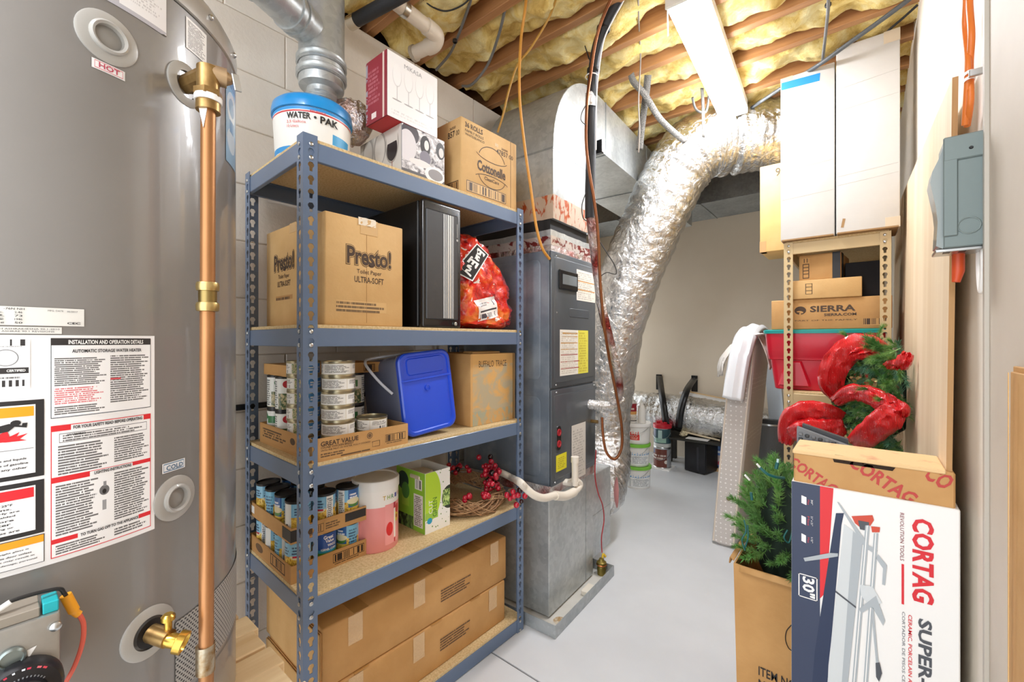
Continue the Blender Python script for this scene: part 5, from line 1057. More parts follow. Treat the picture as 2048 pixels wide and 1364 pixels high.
# cords and cables
def cord(name, label, pts, r, m, cat='cord', n=8, ties=()):
    t = thing(name, label, cat, at(*pts[0][:2], d=pts[0][2])); L_ = t.location.copy()
    fin(tube(B(), catmull([at(x, y, d=d) - L_ for x, y, d in pts], n), r, 8), 'sheath', m, t, 50)
    for q in ties: fin(lathe(B(), [(r + .002, -.008), (r + .005, -.005), (r + .005, .005), (r + .002, .008)], 8, Matrix.Translation(at(*q[:2], d=q[2]) - L_)), 'cable_staple', WIREB, t)
    return t
ORC = mat('orange_cord', 'd09238', .45)
cord('hanging_cord', 'orange cord hanging from the joists down to the taped collar of the air handler', [(1056, -40, 1.63), (1050, 20, 1.77), (1041, 90, 1.82), (1039, 190, 1.84), (1049, 290, 1.85), (1062, 380, 1.86), (1072, 450, 1.87), (1084, 495, 1.88), (1099, 518, 1.92)], .0062, ORC)
cord('hanging_cord', 'thin orange-brown cord slanting down behind the toilet paper carton on the top shelf', [(1118, -20, 1.70), (1098, 35, 1.80), (1062, 95, 1.84), (1035, 130, 1.86), (1018, 180, 1.87), (1006, 230, 1.88), (995, 265, 1.90)], .005, mat('brown_cord', 'b08434', .5))
cord('hanging_cord', 'thin grey wire hanging straight down beside the woven strap', [(1276, -20, 1.68), (1278, 50, 1.9), (1281, 120, 2.1), (1277, 200, 2.2), (1279, 260, 2.25), (1277, 305, 2.3)], .0035, mat('thin_grey_wire', '8a7f74', .5))
cord('joist_cable', 'grey cable sagging between joists above the stemware box', [(945, -10, 1.73), (930, 35, 1.83), (912, 82, 1.95), (898, 110, 2.05), (872, 140, 2.12)], .0062, WIREG, ties=((910, 82, 1.93),))
cord('joist_cable', 'grey cable sagging between joists above the kraft carton', [(1018, -10, 1.73), (1010, 20, 1.8), (996, 75, 1.93), (975, 130, 2.06), (945, 168, 2.12), (925, 172, 2.2)], .0065, WIREG, ties=((1011, 15, 1.79),))
cord('joist_cable', 'thin dark cable drooping in a loop under the first insulation batt', [(838, -10, 1.74), (862, 12, 1.76), (892, 22, 1.77), (925, 10, 1.75), (948, -12, 1.73)], .0032, WIREB)
cord('joist_cable', 'grey cable dropping from the joists above the white boxes', [(1657, -10, 1.68), (1656, 20, 1.72), (1652, 60, 1.85), (1645, 122, 2.02)], .0062, WIREG, ties=((1656, 10, 1.71),))
cord('joist_cable', 'grey cable running under the joists to the right wall above the white boxes', [(1830, -10, 1.66), (1760, 42, 1.76), (1690, 92, 1.87), (1640, 128, 1.98), (1560, 178, 2.25), (1500, 218, 2.5), (1480, 232, 2.6)], .0095, mat('dark_grey_cable', '4f5254', .5))
cord('joist_cable', 'second thin dark cable close to the right wall under the joists', [(1835, 10, 1.75), (1806, 36, 1.8), (1776, 62, 1.86), (1750, 90, 1.92)], .005, WIREB)
cord('joist_cable', 'dark cable bunch on the joists above the bend of the silver duct', [(1385, 195, 2.42), (1390, 215, 2.46), (1400, 224, 2.46), (1412, 222, 2.46), (1418, 190, 2.42)], .007, WIREG)
cord('pull_chain', 'short pull cord hanging beside the lit ceiling light', [(1336, -10, 1.75), (1335, 20, 1.76), (1336, 72, 1.8)], .003, WPLAST)
# woven hanger straps
WEB = print_mat('woven_strap', '77726b', [('noise', 0, 1, 0, 1, 5, 160, '3c3a36', '6f6b65', .42, .56)], .85)
def strap(label, pts, w_, wdir):
    o = thing('woven_strap', label, 'strap', at(*pts[0][:2], d=pts[0][2]), 0, 'woven duct straps'); L_ = o.location.copy()
    ribbon([at(x, y, d=d) - L_ for x, y, d in pts], wdir, w_, 'webbing', WEB, o, .002)
wv = Vector((_c, _s, 0))
strap('grey woven strap hanging straight beside the sheet metal elbow', [(1296, 150, 2.2), (1292, 190, 2.24), (1284, 250, 2.3), (1279, 300, 2.34)], .036, wv)
strap('grey woven strap running slantwise onto the bend of the silver duct', [(1262, 148, 2.16), (1268, 165, 2.18), (1290, 190, 2.22), (1318, 235, 2.26), (1345, 262, 2.29), (1372, 284, 2.28)], .035, (wv * .8 + Vector((0, 0, .6))).normalized())
strap('narrow grey strap from the joist to the top of the silver duct bend', [(1404, 176, 2.36), (1406, 215, 2.4), (1407, 275, 2.4)], .017, wv)
# condensate line
PVC = mat('ivory_pvc', 'e6dfd2', .4)
t = thing('condensate_pipe', 'ivory plastic condensate trap and hose in front of the air handler base', 'pipe', Ew(0, 0, 0), ER)
c0 = EF(1140, 962, x=.02); c1 = EF(1150, 962, x=.075); fin(tube(B(), [(0, c0.y - .03, c0.z), (.03, c0.y - .02, c0.z), (.075, c1.y, c1.z)], .016, 14), 'outlet_stub', PVC, t, 50)
fin(cyl(B(), (.075, c1.y, c1.z - .02), (.075, c1.y, c1.z + .10), .0145, n=18), 'riser', PVC, t, 40)
fin(cyl(B(), (.075, c1.y, c1.z + .085), (.075, c1.y, c1.z + .112), .018, n=18), 'riser_cap', PVC, t, 40)
ho = [EF(x, y, x=xx) for x, y, xx in ((1160, 970, .078), (1148, 984, .08), (1130, 992, .082), (1110, 991, .082), (1088, 996, .08), (1068, 990, .07), (1050, 975, .05), (1040, 965, .035))] + [(lambda v: Vector(((v.x - EX) * math.cos(ER) + (v.y - EY) * math.sin(ER), -(v.x - EX) * math.sin(ER) + (v.y - EY) * math.cos(ER), v.z)))(at(*q[:2], Y=q[2])) for q in ((1026, 957, 1.537), (1004, 946, 1.535), (975, 934, 1.53))]
fin(tube(B(), catmull([Vector((.075, c1.y + .01, c1.z + .0))] + ho, 6), .0155, 14), 'hose', PVC, t, 50)
fin(tube(B(), catmull([ho[1], ho[2], ho[3]], 5), .0195, 14), 'elbow_fitting', PVC, t, 50)
# red control wire and solenoid
t = thing('control_wire', 'twisted red control wire running down to a small brass float in the drain pan', 'wire', Ew(.05, .43, .005), ER)
L_ = Vector((.05, .43, .005))
fin(tube(B(), catmull([EF(x, y, x=.03) - L_ for x, y in ((1192, 900), (1190, 950), (1196, 985), (1205, 1010), (1208, 1040), (1203, 1075), (1204, 1105))], 6), .0032, 8), 'wire', mat('red_wire', 'a8242c', .4), t, 50)
q = EF(1203, 1128, x=.03) - L_
lathe_([(.022, -.06), (.024, -.02), (.02, -.01), (.026, 0), (.026, .012), (.015, .02), (.012, .03), (0, .031)], mat('olive_brass', '8a7a3c', .4, .7), 'float_valve', t, 18, Matrix.Translation(q))
fin(lathe(B(), [(.027, -.004), (.029, 0), (.027, .004)], 16, Matrix.Translation(q)), 'copper_band', mat('copper_wire', 'c07a4a', .3, 1.0), t, 40)
fin(tube(B(), catmull([q + Vector((0, .01, .02)), q + Vector((.0, .02, .045)), q + Vector((.01, .03, .03))], 5), .006, 8), 'yellow_wire_nut', mat('yellow_nut', 'd8b42a', .4), t, 50)
# ceiling pipes by the block wall
PVW = mat('white_pvc', 'e9dfd0', .4)
t = thing('drain_pipe', 'white plastic drain pipe with an elbow hung under the joists above the stemware box', 'pipe', (0, 0, 0))
za = 2.575
pts = [at(770, -12, Z=za), at(862, 60, Z=za), at(873, 73, Z=za - .005), at(868, 88, Z=za - .02), at(826, 108, Z=za - .025)]
fin(cyl(B(), pts[0], pts[1], .0285, n=24), 'pipe_run', PVW, t, 40); fin(tube(B(), catmull([pts[1].lerp(pts[0], .12), pts[1], pts[2], pts[3], pts[3].lerp(pts[4], .3)], 6), .0335, 20), 'elbow_fitting', PVW, t, 40)
fin(cyl(B(), pts[3], pts[4], .0285, n=24), 'pipe_run', PVW, t, 40); fin(cyl(B(), pts[4], pts[4].lerp(pts[3], .12), .034, n=24), 'end_fitting', mat('dusty_pvc', 'b9ae9c', .5), t, 40)
q = pts[0].lerp(pts[1], .34); dq = (pts[1] - pts[0]).normalized(); fin(cyl(B(), q, q + dq * .024, .0305, n=24), 'pipe_clamp', STEEL, t, 40); fin(mbox(-.01, .01, -.003, .003, .02, .10), 'clamp_strap', STEEL, t, loc=q)
t = thing('insulated_pipe', 'black foam covered pipe with a bright metal end under the joists by the wall', 'pipe', (0, 0, 0))
a, b = at(702, 46, Z=2.53), at(800, -8, Z=2.53); fin(cyl(B(), a, b + (b - a) * 1.2, .025, n=22), 'foam_sleeve', mat('black_foam', ''), t, 40); fin(cyl(B(), a - (b - a) * .02, a + (b - a) * .13, .0265, n=22), 'metal_end', mat('nickel', 'c9bfae', .25, .9), t, 40)
t = thing('wall_pipe', 'thin black pipe running along the block wall behind the blue shelving', 'pipe', (XL + .018, .3, at(480, 815, X=XL + .02).z))
fin(cyl(B(), (0, -.6, 0), (0, 1.1, 0), .011, n=12), 'pipe', BLACKM, t, 40)
for y in (-.4, .5): fin(mbox(-.018, .004, y, y + .02, -.016, .016), 'pipe_clip', STEEL, t)
# ================================================================ right side: tan shelving and what it holds
TAN = mat('tan_steel_paint', 'bfa77c', .45, .1)
tx0, tx1, ty0, ty1, tH = -.312, .088, 2.50, 3.38, 1.742
ts = thing('steel_shelving_unit', 'narrow tan slotted steel shelving unit against the right wall', 'shelving', (tx0, ty0, 0))
tw, td = tx1 - tx0, ty1 - ty0
pm2 = fin(post_mesh(tH, .038, .0375), 'post', TAN, ts, nrm=False)
for x, y, a in ((tw, 0, 90), (tw, td, 180), (0, td, 270)): link('post', pm2.data, ts, (x, y, 0), (0, 0, R_(a)))
for z in (1.738, 1.0, .30):
    fin(mbox(.004, tw - .004, .003, .016, z - .055, z, .002), 'short_beam', TAN, ts); fin(mbox(.004, tw - .004, td - .016, td - .003, z - .055, z, .002), 'short_beam', TAN, ts)
    fin(mbox(.003, .016, .016, td - .016, z - .055, z, .002), 'long_beam', TAN, ts); fin(mbox(tw - .016, tw - .003, .016, td - .016, z - .055, z, .002), 'long_beam', TAN, ts)
    fin(mbox(.006, tw - .006, .006, td - .006, z - .002, z + .010, .001), 'shelf_board', OSB, ts)
    for x in (.021, tw - .021):
        for dz in (-.012, -.042): link('rivet', rvm, ts, (x, -.0004, z + dz), (math.pi / 2, 0, 0))
zt = 1.738 + .0105
WCB = mat('white_corrugated', 'd2cfcb', .6, col2='cac6c1', vs=3, bump=.06, bs=40); KEDGE = mat('torn_kraft_edge', '9c7a52', .8)
def fbox(name, label, loc, W, D, H, m, rz=0, cat='carton', group=None, tilt=0):
    """box whose front faces -y, lower left front corner at loc"""
    t = thing(name, label, cat, loc, rz, group); t.rotation_euler.y = R_(tilt)
    fin(mbox(0, W, 0, D, 0, H, .004, 2), 'box_body', m, t, 50); return t
t = fbox('tall_white_carton', 'tall white carton with blue tape on top of the tan shelving', (-.322, 2.475, zt), .213, .215, .800, WCB, 0, group='tall white cartons')
fin(mbox(.0, .155, -.0012, .0005, -.018, .018, .0003), 'blue_tape', mat('painter_tape', '1c86cf', .5), t, rot=(0, R_(4), 0), loc=(.003, 0, .762)); fin(mbox(.004, .209, -.001, .213, -.0005, .006), 'worn_base', KEDGE, t)
for z in (.20, .34): fin(mbox(.002, .21, -.0006, .0006, 0, .0012), 'card_crease', mat('white_crease', 'b5b0aa', .6), t, rot=(0, R_(-3), 0), loc=(0, 0, z))
fin(mbox(-.0008, .05, -.0009, .05, .775, .8008, .0003), 'corner_tape', mat('beige_tape', 'cdbca3', .4), t)
t = fbox('tall_white_carton', 'tall plain white carton beside the plywood on top of the tan shelving', (-.103, 2.465, zt), .218, .215, .852, WCB, R_(1), group='tall white cartons')
fin(mbox(.004, .214, -.001, .213, -.0005, .006), 'worn_base', KEDGE, t)
for z in (.22, .26, .56, .66): fin(mbox(.002, .214, -.0006, .0006, 0, .0012), 'card_crease', mat('white_crease', ''), t, rot=(0, R_(-4), 0), loc=(0, 0, z))
fin(mbox(.165, .2188, -.0009, .05, .80, .8528, .0003), 'corner_tape', mat('beige_tape', ''), t); fin(mbox(.17, .2188, -.0009, .05, .0, .045, .0003), 'corner_tape', mat('beige_tape', ''), t); fin(mbox(.012, .022, -.0011, .0006, .03, .07), 'scuff', KEDGE, t, rot=(0, R_(10), 0))
YC = mat('yellow_kraft', 'dcb878', .7, col2='cfa866', vs=5)
t = fbox('leaning_carton', 'yellowish kraft carton marked 9 overhanging the tan shelving beside the white carton', (-.452, 2.715, zt), .30, .28, .475, YC)
text('9', INKB, t, (.075, 0, .405), XR, ZU, .022, .045, 0); fin(mbox(-.0008, .03, -.0008, .05, 0, .06, .0003), 'corner_tape', TAPEB, t)
# boxes inside
zs = 1.0105
t = thing('storage_tote', 'red plastic storage tote with a teal lid on the tan shelving', 'tote', (-.405, 2.545, zs))
RT = mat('red_tote_plastic', 'c8102c', .35, coat=.15); TEAL = mat('teal_plastic_lid', '189a96', .35)
tw_, td_ = .478, .60
def tsec(z, i, r=.03): return [(tw_ / 2 + x, td_ / 2 + y, z) for x, y in rrect(tw_ - 2 * i, td_ - 2 * i, r, 4)]
tb = fin(loft(B(), [tsec(0, .045), tsec(.004, .04), tsec(.150, .022), tsec(.154, .014), tsec(.17, .012), tsec(.174, .010), tsec(.27, .002), tsec(.285, .002)]), 'tote_body', RT, t, 35)
fin(loft(B(), [[(x, .026 - (z - .02) * .03 - .006, z) for x, z in ((.06, .02), (.20, .02), (.16, .145), (.09, .145))], [(x, .022 - (z - .02) * .03 - .006 - .008, z) for x, z in ((.07, .025), (.19, .025), (.155, .14), (.095, .14))]]), 'side_rib', RT, tb, 30)
fin(loft(B(), [tsec(.285, -.006, .035), tsec(.30, -.008, .035), tsec(.304, 0, .03), tsec(.304, .03, .02)]), 'lid', TEAL, t, 35)
zs2 = zs + .3045
t = fbox('shipping_box', 'wide kraft shipping box with a round mountain emblem on the red tote', (-.372, 2.545, zs2), .465, .42, .148, CARD)
sm = at(1590, 628, Y=2.545); 
def rel(px, py, Y, o): v = at(px, py, Y=Y); return Vector((v.x - o[0], 0, v.z - o[2]))
o_ = (-.372, 2.545, zs2)
a, b = rel(1620, 633, 2.545, o_), rel(1711, 617, 2.545, o_); text('SIERRA', INKB, t, (a.x, 0, .083), XR, ZU, b.x - a.x, .030, .03)
a, b = rel(1648, 643, 2.545, o_), rel(1713, 638, 2.545, o_); text('SIERRA.COM', INKB, t, (a.x, 0, .062), XR, ZU, b.x - a.x, .013, .03)
a, b = rel(1590, 650, 2.545, o_), rel(1715, 646, 2.545, o_); text('PART OF THE FAMILY', INKB, t, (a.x, 0, .040), XR, ZU, b.x - a.x, .006, 0)
a = rel(1601, 625, 2.545, o_); decal('logo_print', print_mat('mountain_logo', 'c0935a', [('ell', .5, .5, .48, .48, '4a382b'), ('ell', .42, .38, .22, .08, 'c0935a'), ('ell', .62, .28, .14, .10, 'c0935a'), ('rect', .42, .56, .0, .25, 'c0935a')], .75), t, (a.x - .026, 0, .072), XR, ZU, .05, .042)
a, b = rel(1727, 650, 2.545, o_), rel(1764, 640, 2.545, o_); decal('barcode', print_mat('sierra_barcode', 'c0935a', [('bar', 0, 1, .15, 1, 40, '4a382b')], .75), t, (a.x, 0, .014), XR, ZU, .086, .032)
zs3 = zs2 + .1485
t = fbox('shipping_box', 'low kraft shipping box between two others on the tan shelving', (-.296, 2.53, zs3), .285, .33, .092, CARD2, R_(1))
decal('box_mark', print_mat('arrow_marks', 'd0a96f', [('rect', 0, 1, 0, 1, '4a382b'), ('rect', .1, .9, .04, .96, 'd0a96f'), ('rect', .1, .9, .30, .36, '4a382b'), ('rect', .1, .9, .64, .70, '4a382b')], .75), t, (.07, 0, .022), XR, ZU, .028, .052)
zs4 = zs3 + .0925
t = fbox('shipping_box', 'kraft box with black paper tape, topmost under the tan shelving top', (-.255, 2.56, zs4), .165, .26, .125, CARD, R_(-6))
fin(mbox(.165, .1665, .03, .085, -.0, .1255, .0003), 'printed_tape', mat('black_paper_tape', '17171b', .5), t); fin(mbox(.135, .1655, -.0008, .0006, 0, .1256, .0003), 'printed_tape', mat('black_paper_tape', ''), t)
decal('box_mark', print_mat('arrow_marks_b', 'c0935a', [('rect', .1, .9, 0, .72, '4a382b'), ('rect', .2, .8, .04, .68, 'c0935a'), ('rect', .2, .8, .2, .24, '4a382b'), ('rect', .2, .8, .36, .40, '4a382b'), ('rect', .2, .8, .52, .56, '4a382b'), ('rect', .25, .35, .78, .98, '4a382b'), ('rect', .6, .7, .78, .98, '4a382b')], .75), t, (.012, 0, .01), XR, ZU, .034, .10)
t = fbox('dark_bundle', 'dark bag pushed into the rear corner of the tan shelving top bay', (-.075, 2.62, zs3), .13, .3, .17, mat('black_cloth', '17161a', .9), 0, 'bag')
# plywood
PLY = wood_mat('plywood_face', 'ddc39f', 'ead5b6', 2, .6, 5); PLYE = wood_mat('plywood_edge', '9a7448', 'b98f5e', 2, .7, 8)
t = thing('plywood_sheet', 'pale plywood sheet leaning on the right wall behind the tan shelving', 'plywood', (.118, 1.255, 0))
bm = B(); poly(bm, [(0, 0, 0), (0, 2.2, 0), (.02, 2.2, 2.03), (.02, 0, 1.80)], (.009, 0, 0)); fin(bm, 'sheet', PLY, t)
bm = B(); poly(bm, [(0, -.0006, 0), (.009, -.0006, 0), (.029, -.0006, 1.8), (.02, -.0006, 1.8)], (0, .0005, 0)); fin(bm, 'sheet_edge', PLYE, t)
# electrical disconnect
t = thing('disconnect_box', 'grey steel electrical disconnect box on the right wall', 'electrical box', (XRT - .004, 1.10, 1.428))
GB_ = mat('grey_enamel_steel', '73807f', .35, .2, coat=.2); D_ = .056
fin(mbox(-D_, 0, 0, .07, 0, .195, .0015), 'box_shell', GB_, t)
fin(mbox(-D_ - .001, .0, -.004, .0, .155, .199, .002), 'top_cover', GB_, t); fin(mbox(-D_ - .001, -D_ + .018, -.0035, 0, .02, .16, .0015), 'cover_lip', GB_, t)
fin(lathe(B(), [(.003, 0), (.002, .002), (0, .002)], 10, fmat((-.022, -.004, .172), XR, ZU)), 'cover_hole', BLACKM, t)
fin(tube(B(), [(-.024 + .0145 * math.cos(k * .5236), -.0006, .036 + .0145 * math.sin(k * .5236)) for k in range(12)], .0012, 6, True), 'knockout', mat('worn_enamel', '93a09e', .35, .3), t, 60)
cv = [(-D_, .0, .185), (-D_ - .006, .0, .165), (-D_ - .014, .0, .145), (-D_ - .017, .0, .125), (-D_ - .009, .0, .075), (-D_ - .007, 0, .05), (-D_ - .009, 0, .006), (-D_, 0, .0)]
bm = B(); poly(bm, [(x, .008, z) for x, y, z in cv], (0, .055, 0)); fin(bm, 'door_cover', mat('pale_grey_enamel', '8f9796', .3, .3, coat=.3), t, 30)
fin(mbox(-D_ - .010, -.006, .01, .065, -.006, .0, .001), 'base_plate', STEEL, t)
for x in (-.055, -.035): fin(mbox(x, x + .009, .012, .03, -.0068, -.0055), 'base_slot', BLACKM, t)
OC = mat('orange_cable', 'd9742a', .45)
for k, pts in enumerate(([(1931, -90), (1932, 0), (1930, 60), (1936, 130), (1934, 190), (1930, 250)], [(1941, -90), (1939, 0), (1943, 70), (1940, 130), (1941, 200), (1934, 252)])):
    o = thing('power_cable', 'orange power cable running down to the grey disconnect box, the %s of two' % ('left' if k == 0 else 'right'), 'cable', at(*pts[0], X=.152 + .004 * k), 0, 'orange cables'); L_ = o.location.copy()
    fin(tube(B(), catmull([at(x, y, X=.150 + .004 * k) - L_ for x, y in pts], 6), .0052, 10), 'sheath', OC, o, 50)
    if k: 
        for dz in (148, 160): fin(lathe(B(), [(.0062, -.003), (.0066, 0), (.0062, .003)], 12, Matrix.Translation(at(1939, dz, X=.152) - L_) @ Matrix.Diagonal((1.2, 2.0, 1, 1))), 'cable_tie', WHITE, o, 40)
        fin(mbox(-.006, .012, -.004, .004, -.006, .006, .001), 'cable_clamp', STEEL, o, loc=at(1947, 146, X=.154) - L_)
o = thing('power_cable', 'short orange cable end below the grey disconnect box', 'cable', (.135, 1.155, 1.37)); fin(tube(B(), [(0, 0, .055), (0, 0, .02), (-.003, 0, .0)], [.009, .009, .006], 10), 'sheath', mat('red_orange_cable', 'c4481c', .45), o, 50)
o = thing('white_cable', 'white cable looping below the disconnect box on the right wall', 'cable', (.162, 1.14, 1.36)); fin(tube(B(), catmull([(0, .02, .07), (0, .018, .02), (0, .0, -.012), (0, -.016, .02), (0, -.018, .07)], 6), .004, 8), 'sheath', WPLAST, o, 50)
# kraft sheet at the right edge
t = thing('cardboard_sheet', 'brown cardboard panel leaning on the near right wall', 'cardboard', (.150, .45, 0))
fin(mbox(0, .005, 0, .44, 0, 1.225, .001), 'panel', CARD3, t, rot=(0, R_(.3), 0)); fin(mbox(-.005, -.0005, 0, .425, 0, 1.218, .001), 'panel', CARD, t, rot=(0, R_(.3), 0)); fin(mbox(-.0058, -.005, .395, .398, 0, 1.218), 'panel_crease', CARD2, t)
# ---------------------------------------------------------------- tile cutter box
cy = 1.24; co = Vector((-.139, cy, 0)); CW, CDp = .287, .142
t = thing('tile_cutter_box', 'white and navy tile cutter box standing on end beside the plywood sheet', 'box', co)
fin(mbox(0, CW, 0, CDp, 0, .918, .002), 'printed_sleeve', mat('white_sleeve_card', 'ecebe8', .45, coat=.15), t)
kb = fin(mbox(.004, CW - .006, .006, CDp - .004, .90, .99, .003), 'inner_carton', CARD, t)
fin(mbox(.002, CW - .02, .002, CDp, .985, .9945, .002), 'top_flap', mat('printed_top_flap', 'e3c08c', .6, col2='c98a66', vs=18, lo=.55, hi=.7), t, rot=(0, 0, 0))
def cx(px, py, y=0.0): v = at(px, py, Y=cy + y); return Vector((v.x - co.x, y, v.z))
hs = [cx(1664, 913, .006), cx(1668, 924, .006), cx(1785, 942, .006), cx(1792, 934, .006), cx(1780, 926, .006), cx(1670, 909, .006)]
bm = B(); bm.faces.new([bm.verts.new(v + Vector((0, -.0008, 0))) for v in hs]); fin(bm, 'hand_hole', mat('hand_hole_dark', '2a1c10', .9), t, nrm=False)
def flat(name, m, pts, off=.0008):
    bm = B(); bm.faces.new([bm.verts.new(cx(*p) + Vector((0, -off, 0))) for p in pts]); bmesh.ops.recalc_face_normals(bm, faces=bm.faces[:])
    return fin(bm, name, m, t, nrm=False)
NAVY = mat('navy_print', '2f3a55', .45); LG_ = mat('silver_print', 'a9b1b6', .4); LG2 = mat('light_silver_print', 'ccd2d4', .4); DG = mat('dark_grey_print', '4a4e55', .45); NV2 = mat('deep_navy_print', '1c2c4c', .45); ORR = mat('orange_red_print', 'c8452c', .45)
xl, xm = 0.0005, cx(1640, 1100).x; xr_ = cx(1667, 1100).x
bm = B(); 
for x0, x1, nm, mm in ((xl, xm, 'navy_band', NAVY),): fin(mbox(x0, x1, -.0006, 0, .0, .9175), nm, mm, t)
p = cx(1650, 1200)
bm = B(); bm.faces.new([bm.verts.new(v) for v in ((xm, -.0007, .9175), (xm, -.0007, p.z), (xm + .012, -.0007, p.z + .02), (xr_, -.0007, .9175))]); fin(bm, 'red_band', mat('red_band_print', 'd8232b', .45), t)
DN, RT_ = (0, 0, -1), (1, 0, 0)
def vtext(s, m, a, b, w_px=None, bold=.02, off=.0012):
    """lettering read downwards between pixel a (top left of the column) and pixel b (bottom right)"""
    p, q = cx(*a), cx(*b); return text(s, m, t, (p.x, 0, p.z), DN, RT_, p.z - q.z, q.x - p.x, bold, off=off)
vtext('CORTAG', REDP, (1824, 1034), (1868, 1212), bold=.035)
vtext('REVOLUTION TOOLS', mat('dark_red_ink', '7d2a35', .5), (1800, 1025), (1808, 1122), bold=0)
fin(mbox(cx(1803, 1130).x, cx(1808, 1130).x, -.001, 0, cx(1805, 1208).z, cx(1805, 1128).z), 'red_rule', REDP, t)
vtext('SUPER-750', DG, (1836, 1235), (1864, 1440), bold=.03); vtext('CERAMIC, PORCELAIN AND GLASS TILE CUTTER', REDP, (1815, 1228), (1824, 1500), bold=.01); vtext('CORTADOR DE PISOS CERAMICOS, PORCELANATOS', mat('soft_grey_ink', '6a6c74', .5), (1803, 1222), (1810, 1520), bold=0)
# size badge
bx0, bx1 = cx(1597, 1145), cx(1635, 1203); ins = .002
for q in ((bx0.x, bx1.x, bx0.z - ins, bx0.z), (bx0.x, bx1.x, bx1.z, bx1.z + ins), (bx0.x, bx0.x + ins, bx1.z, bx0.z), (bx1.x - ins, bx1.x, bx1.z, bx0.z)): fin(mbox(q[0], q[1], -.0012, 0, q[2], q[3]), 'badge_rim', WHITE, t)
vtext('30"', WHITE, (1605, 1151), (1630, 1198), bold=.03)
for a_, b_, pts in (((1603, 990), (1613, 1010), None), ((1603, 1030), (1612, 1050), None), ((1603, 1066), (1612, 1086), None)):
    p, q = cx(*a_), cx(*b_); bm = B(); bm.faces.new([bm.verts.new((x, -.0012, z)) for x, z in ((p.x, p.z), (q.x, p.z - .003), (q.x, q.z), (p.x, q.z + .003))]); fin(bm, 'icon_print', WHITE, t)
for s, a_, b_ in (('30"', (1622, 999), (1626, 1010)), ("21\" x 21\"", (1622, 1032), (1626, 1052)), ('1/2"', (1622, 1074), (1626, 1086))): vtext(s, WHITE, a_, b_, bold=0); vtext('Max', mat('red_small_print', 'c8404a', .5), (a_[0] - 7, a_[1]), (b_[0] - 7, b_[1]), bold=0)
# picture of the cutter
flat('picture_base', NV2, [(1672, 1026), (1688, 1026), (1683, 1050), (1655, 1364), (1649, 1440), (1618, 1440), (1630, 1300), (1668, 1050)], .0010)
flat('picture_table', LG2, [(1688, 1048), (1722, 1072), (1693, 1364), (1685, 1440), (1652, 1440), (1657, 1330)], .0014)
flat('picture_table', LG_, [(1706, 1062), (1726, 1076), (1696, 1364), (1688, 1440), (1678, 1440)], .0018)
flat('picture_gap', DG, [(1671, 1180), (1712, 1212), (1712, 1216), (1671, 1184)], .0020)
flat('picture_head', ORR, [(1703, 1032), (1745, 1030), (1748, 1040), (1740, 1052), (1722, 1056), (1710, 1046)], .0016); flat('picture_head', DG, [(1716, 1040), (1738, 1044), (1738, 1062), (1720, 1058)], .0020); flat('picture_head', ORR, [(1742, 1052), (1760, 1054), (1759, 1064), (1744, 1064)], .0018)
for a_, b_, ww in (((1735, 1050), (1702, 1440), 9), ((1752, 1066), (1726, 1440), 9)):
    flat('picture_rail', LG_, [(a_[0] - ww / 2, a_[1]), (a_[0] + ww / 2, a_[1]), (b_[0] + ww / 2, b_[1]), (b_[0] - ww / 2, b_[1])], .0022); flat('picture_rail', WHITE, [(a_[0] - 1.5, a_[1]), (a_[0] + .5, a_[1]), (b_[0] + .5, b_[1]), (b_[0] - 1.5, b_[1])], .0026)
flat('picture_arm', LG_, [(1674, 1003), (1678, 1004), (1738, 1090), (1755, 1100), (1752, 1108), (1730, 1095)], .0024); flat('picture_arm', LG_, [(1607, 1115), (1660, 1105), (1676, 1106), (1676, 1112), (1640, 1118), (1610, 1122)], .0024)
flat('picture_arm', LG_, [(1756, 1108), (1774, 1130), (1770, 1170), (1764, 1168), (1766, 1136), (1752, 1116)], .0022); flat('picture_slide', LG2, [(1720, 1168), (1745, 1172), (1764, 1205), (1740, 1212), (1722, 1190)], .0028); flat('picture_slide', LG_, [(1718, 1216), (1752, 1190), (1770, 1240), (1766, 1250), (1744, 1212), (1722, 1226)], .0030)
flat('picture_lever', LG_, [(1742, 1215), (1747, 1215), (1757, 1325), (1752, 1326)], .0030); flat('picture_grip', DG, [(1751, 1324), (1759, 1323), (1764, 1345), (1758, 1362), (1752, 1352)], .0032)
# red diagonal lettering on the kraft top
for s, a_, w_, h_ in (('CORTAG', (1588, 912), .105, .026), ('CORTAG', (1712, 910), .125, .030), ('CO', (1868, 930), .04, .034)):
    p = cx(*a_, y=.006); an = R_(-33); r = Vector((math.cos(an), 0, math.sin(an))); u_ = Vector((-math.sin(an), 0, math.cos(an)))
    vs_, fs_ = text_mesh(s, .03, 0); me = bpy.data.meshes.new('lettering'); 
    P_ = [p + r * (a2 * w_) + u_ * (b2 * h_ - h_) for a2, b2 in vs_]
    okv = [(.0045 < q.x < CW - .0065) and (.919 < q.z < .984) for q in P_]
    me.from_pydata([(min(max(q.x, .0045), CW - .0065), .0052, min(max(q.z, .9185), .984)) for q in P_], [], [f for f in fs_ if any(okv[i] for i in f)]); me.materials.append(mat('soft_red_print', 'b8403a', .6)); link('lettering', me, t)
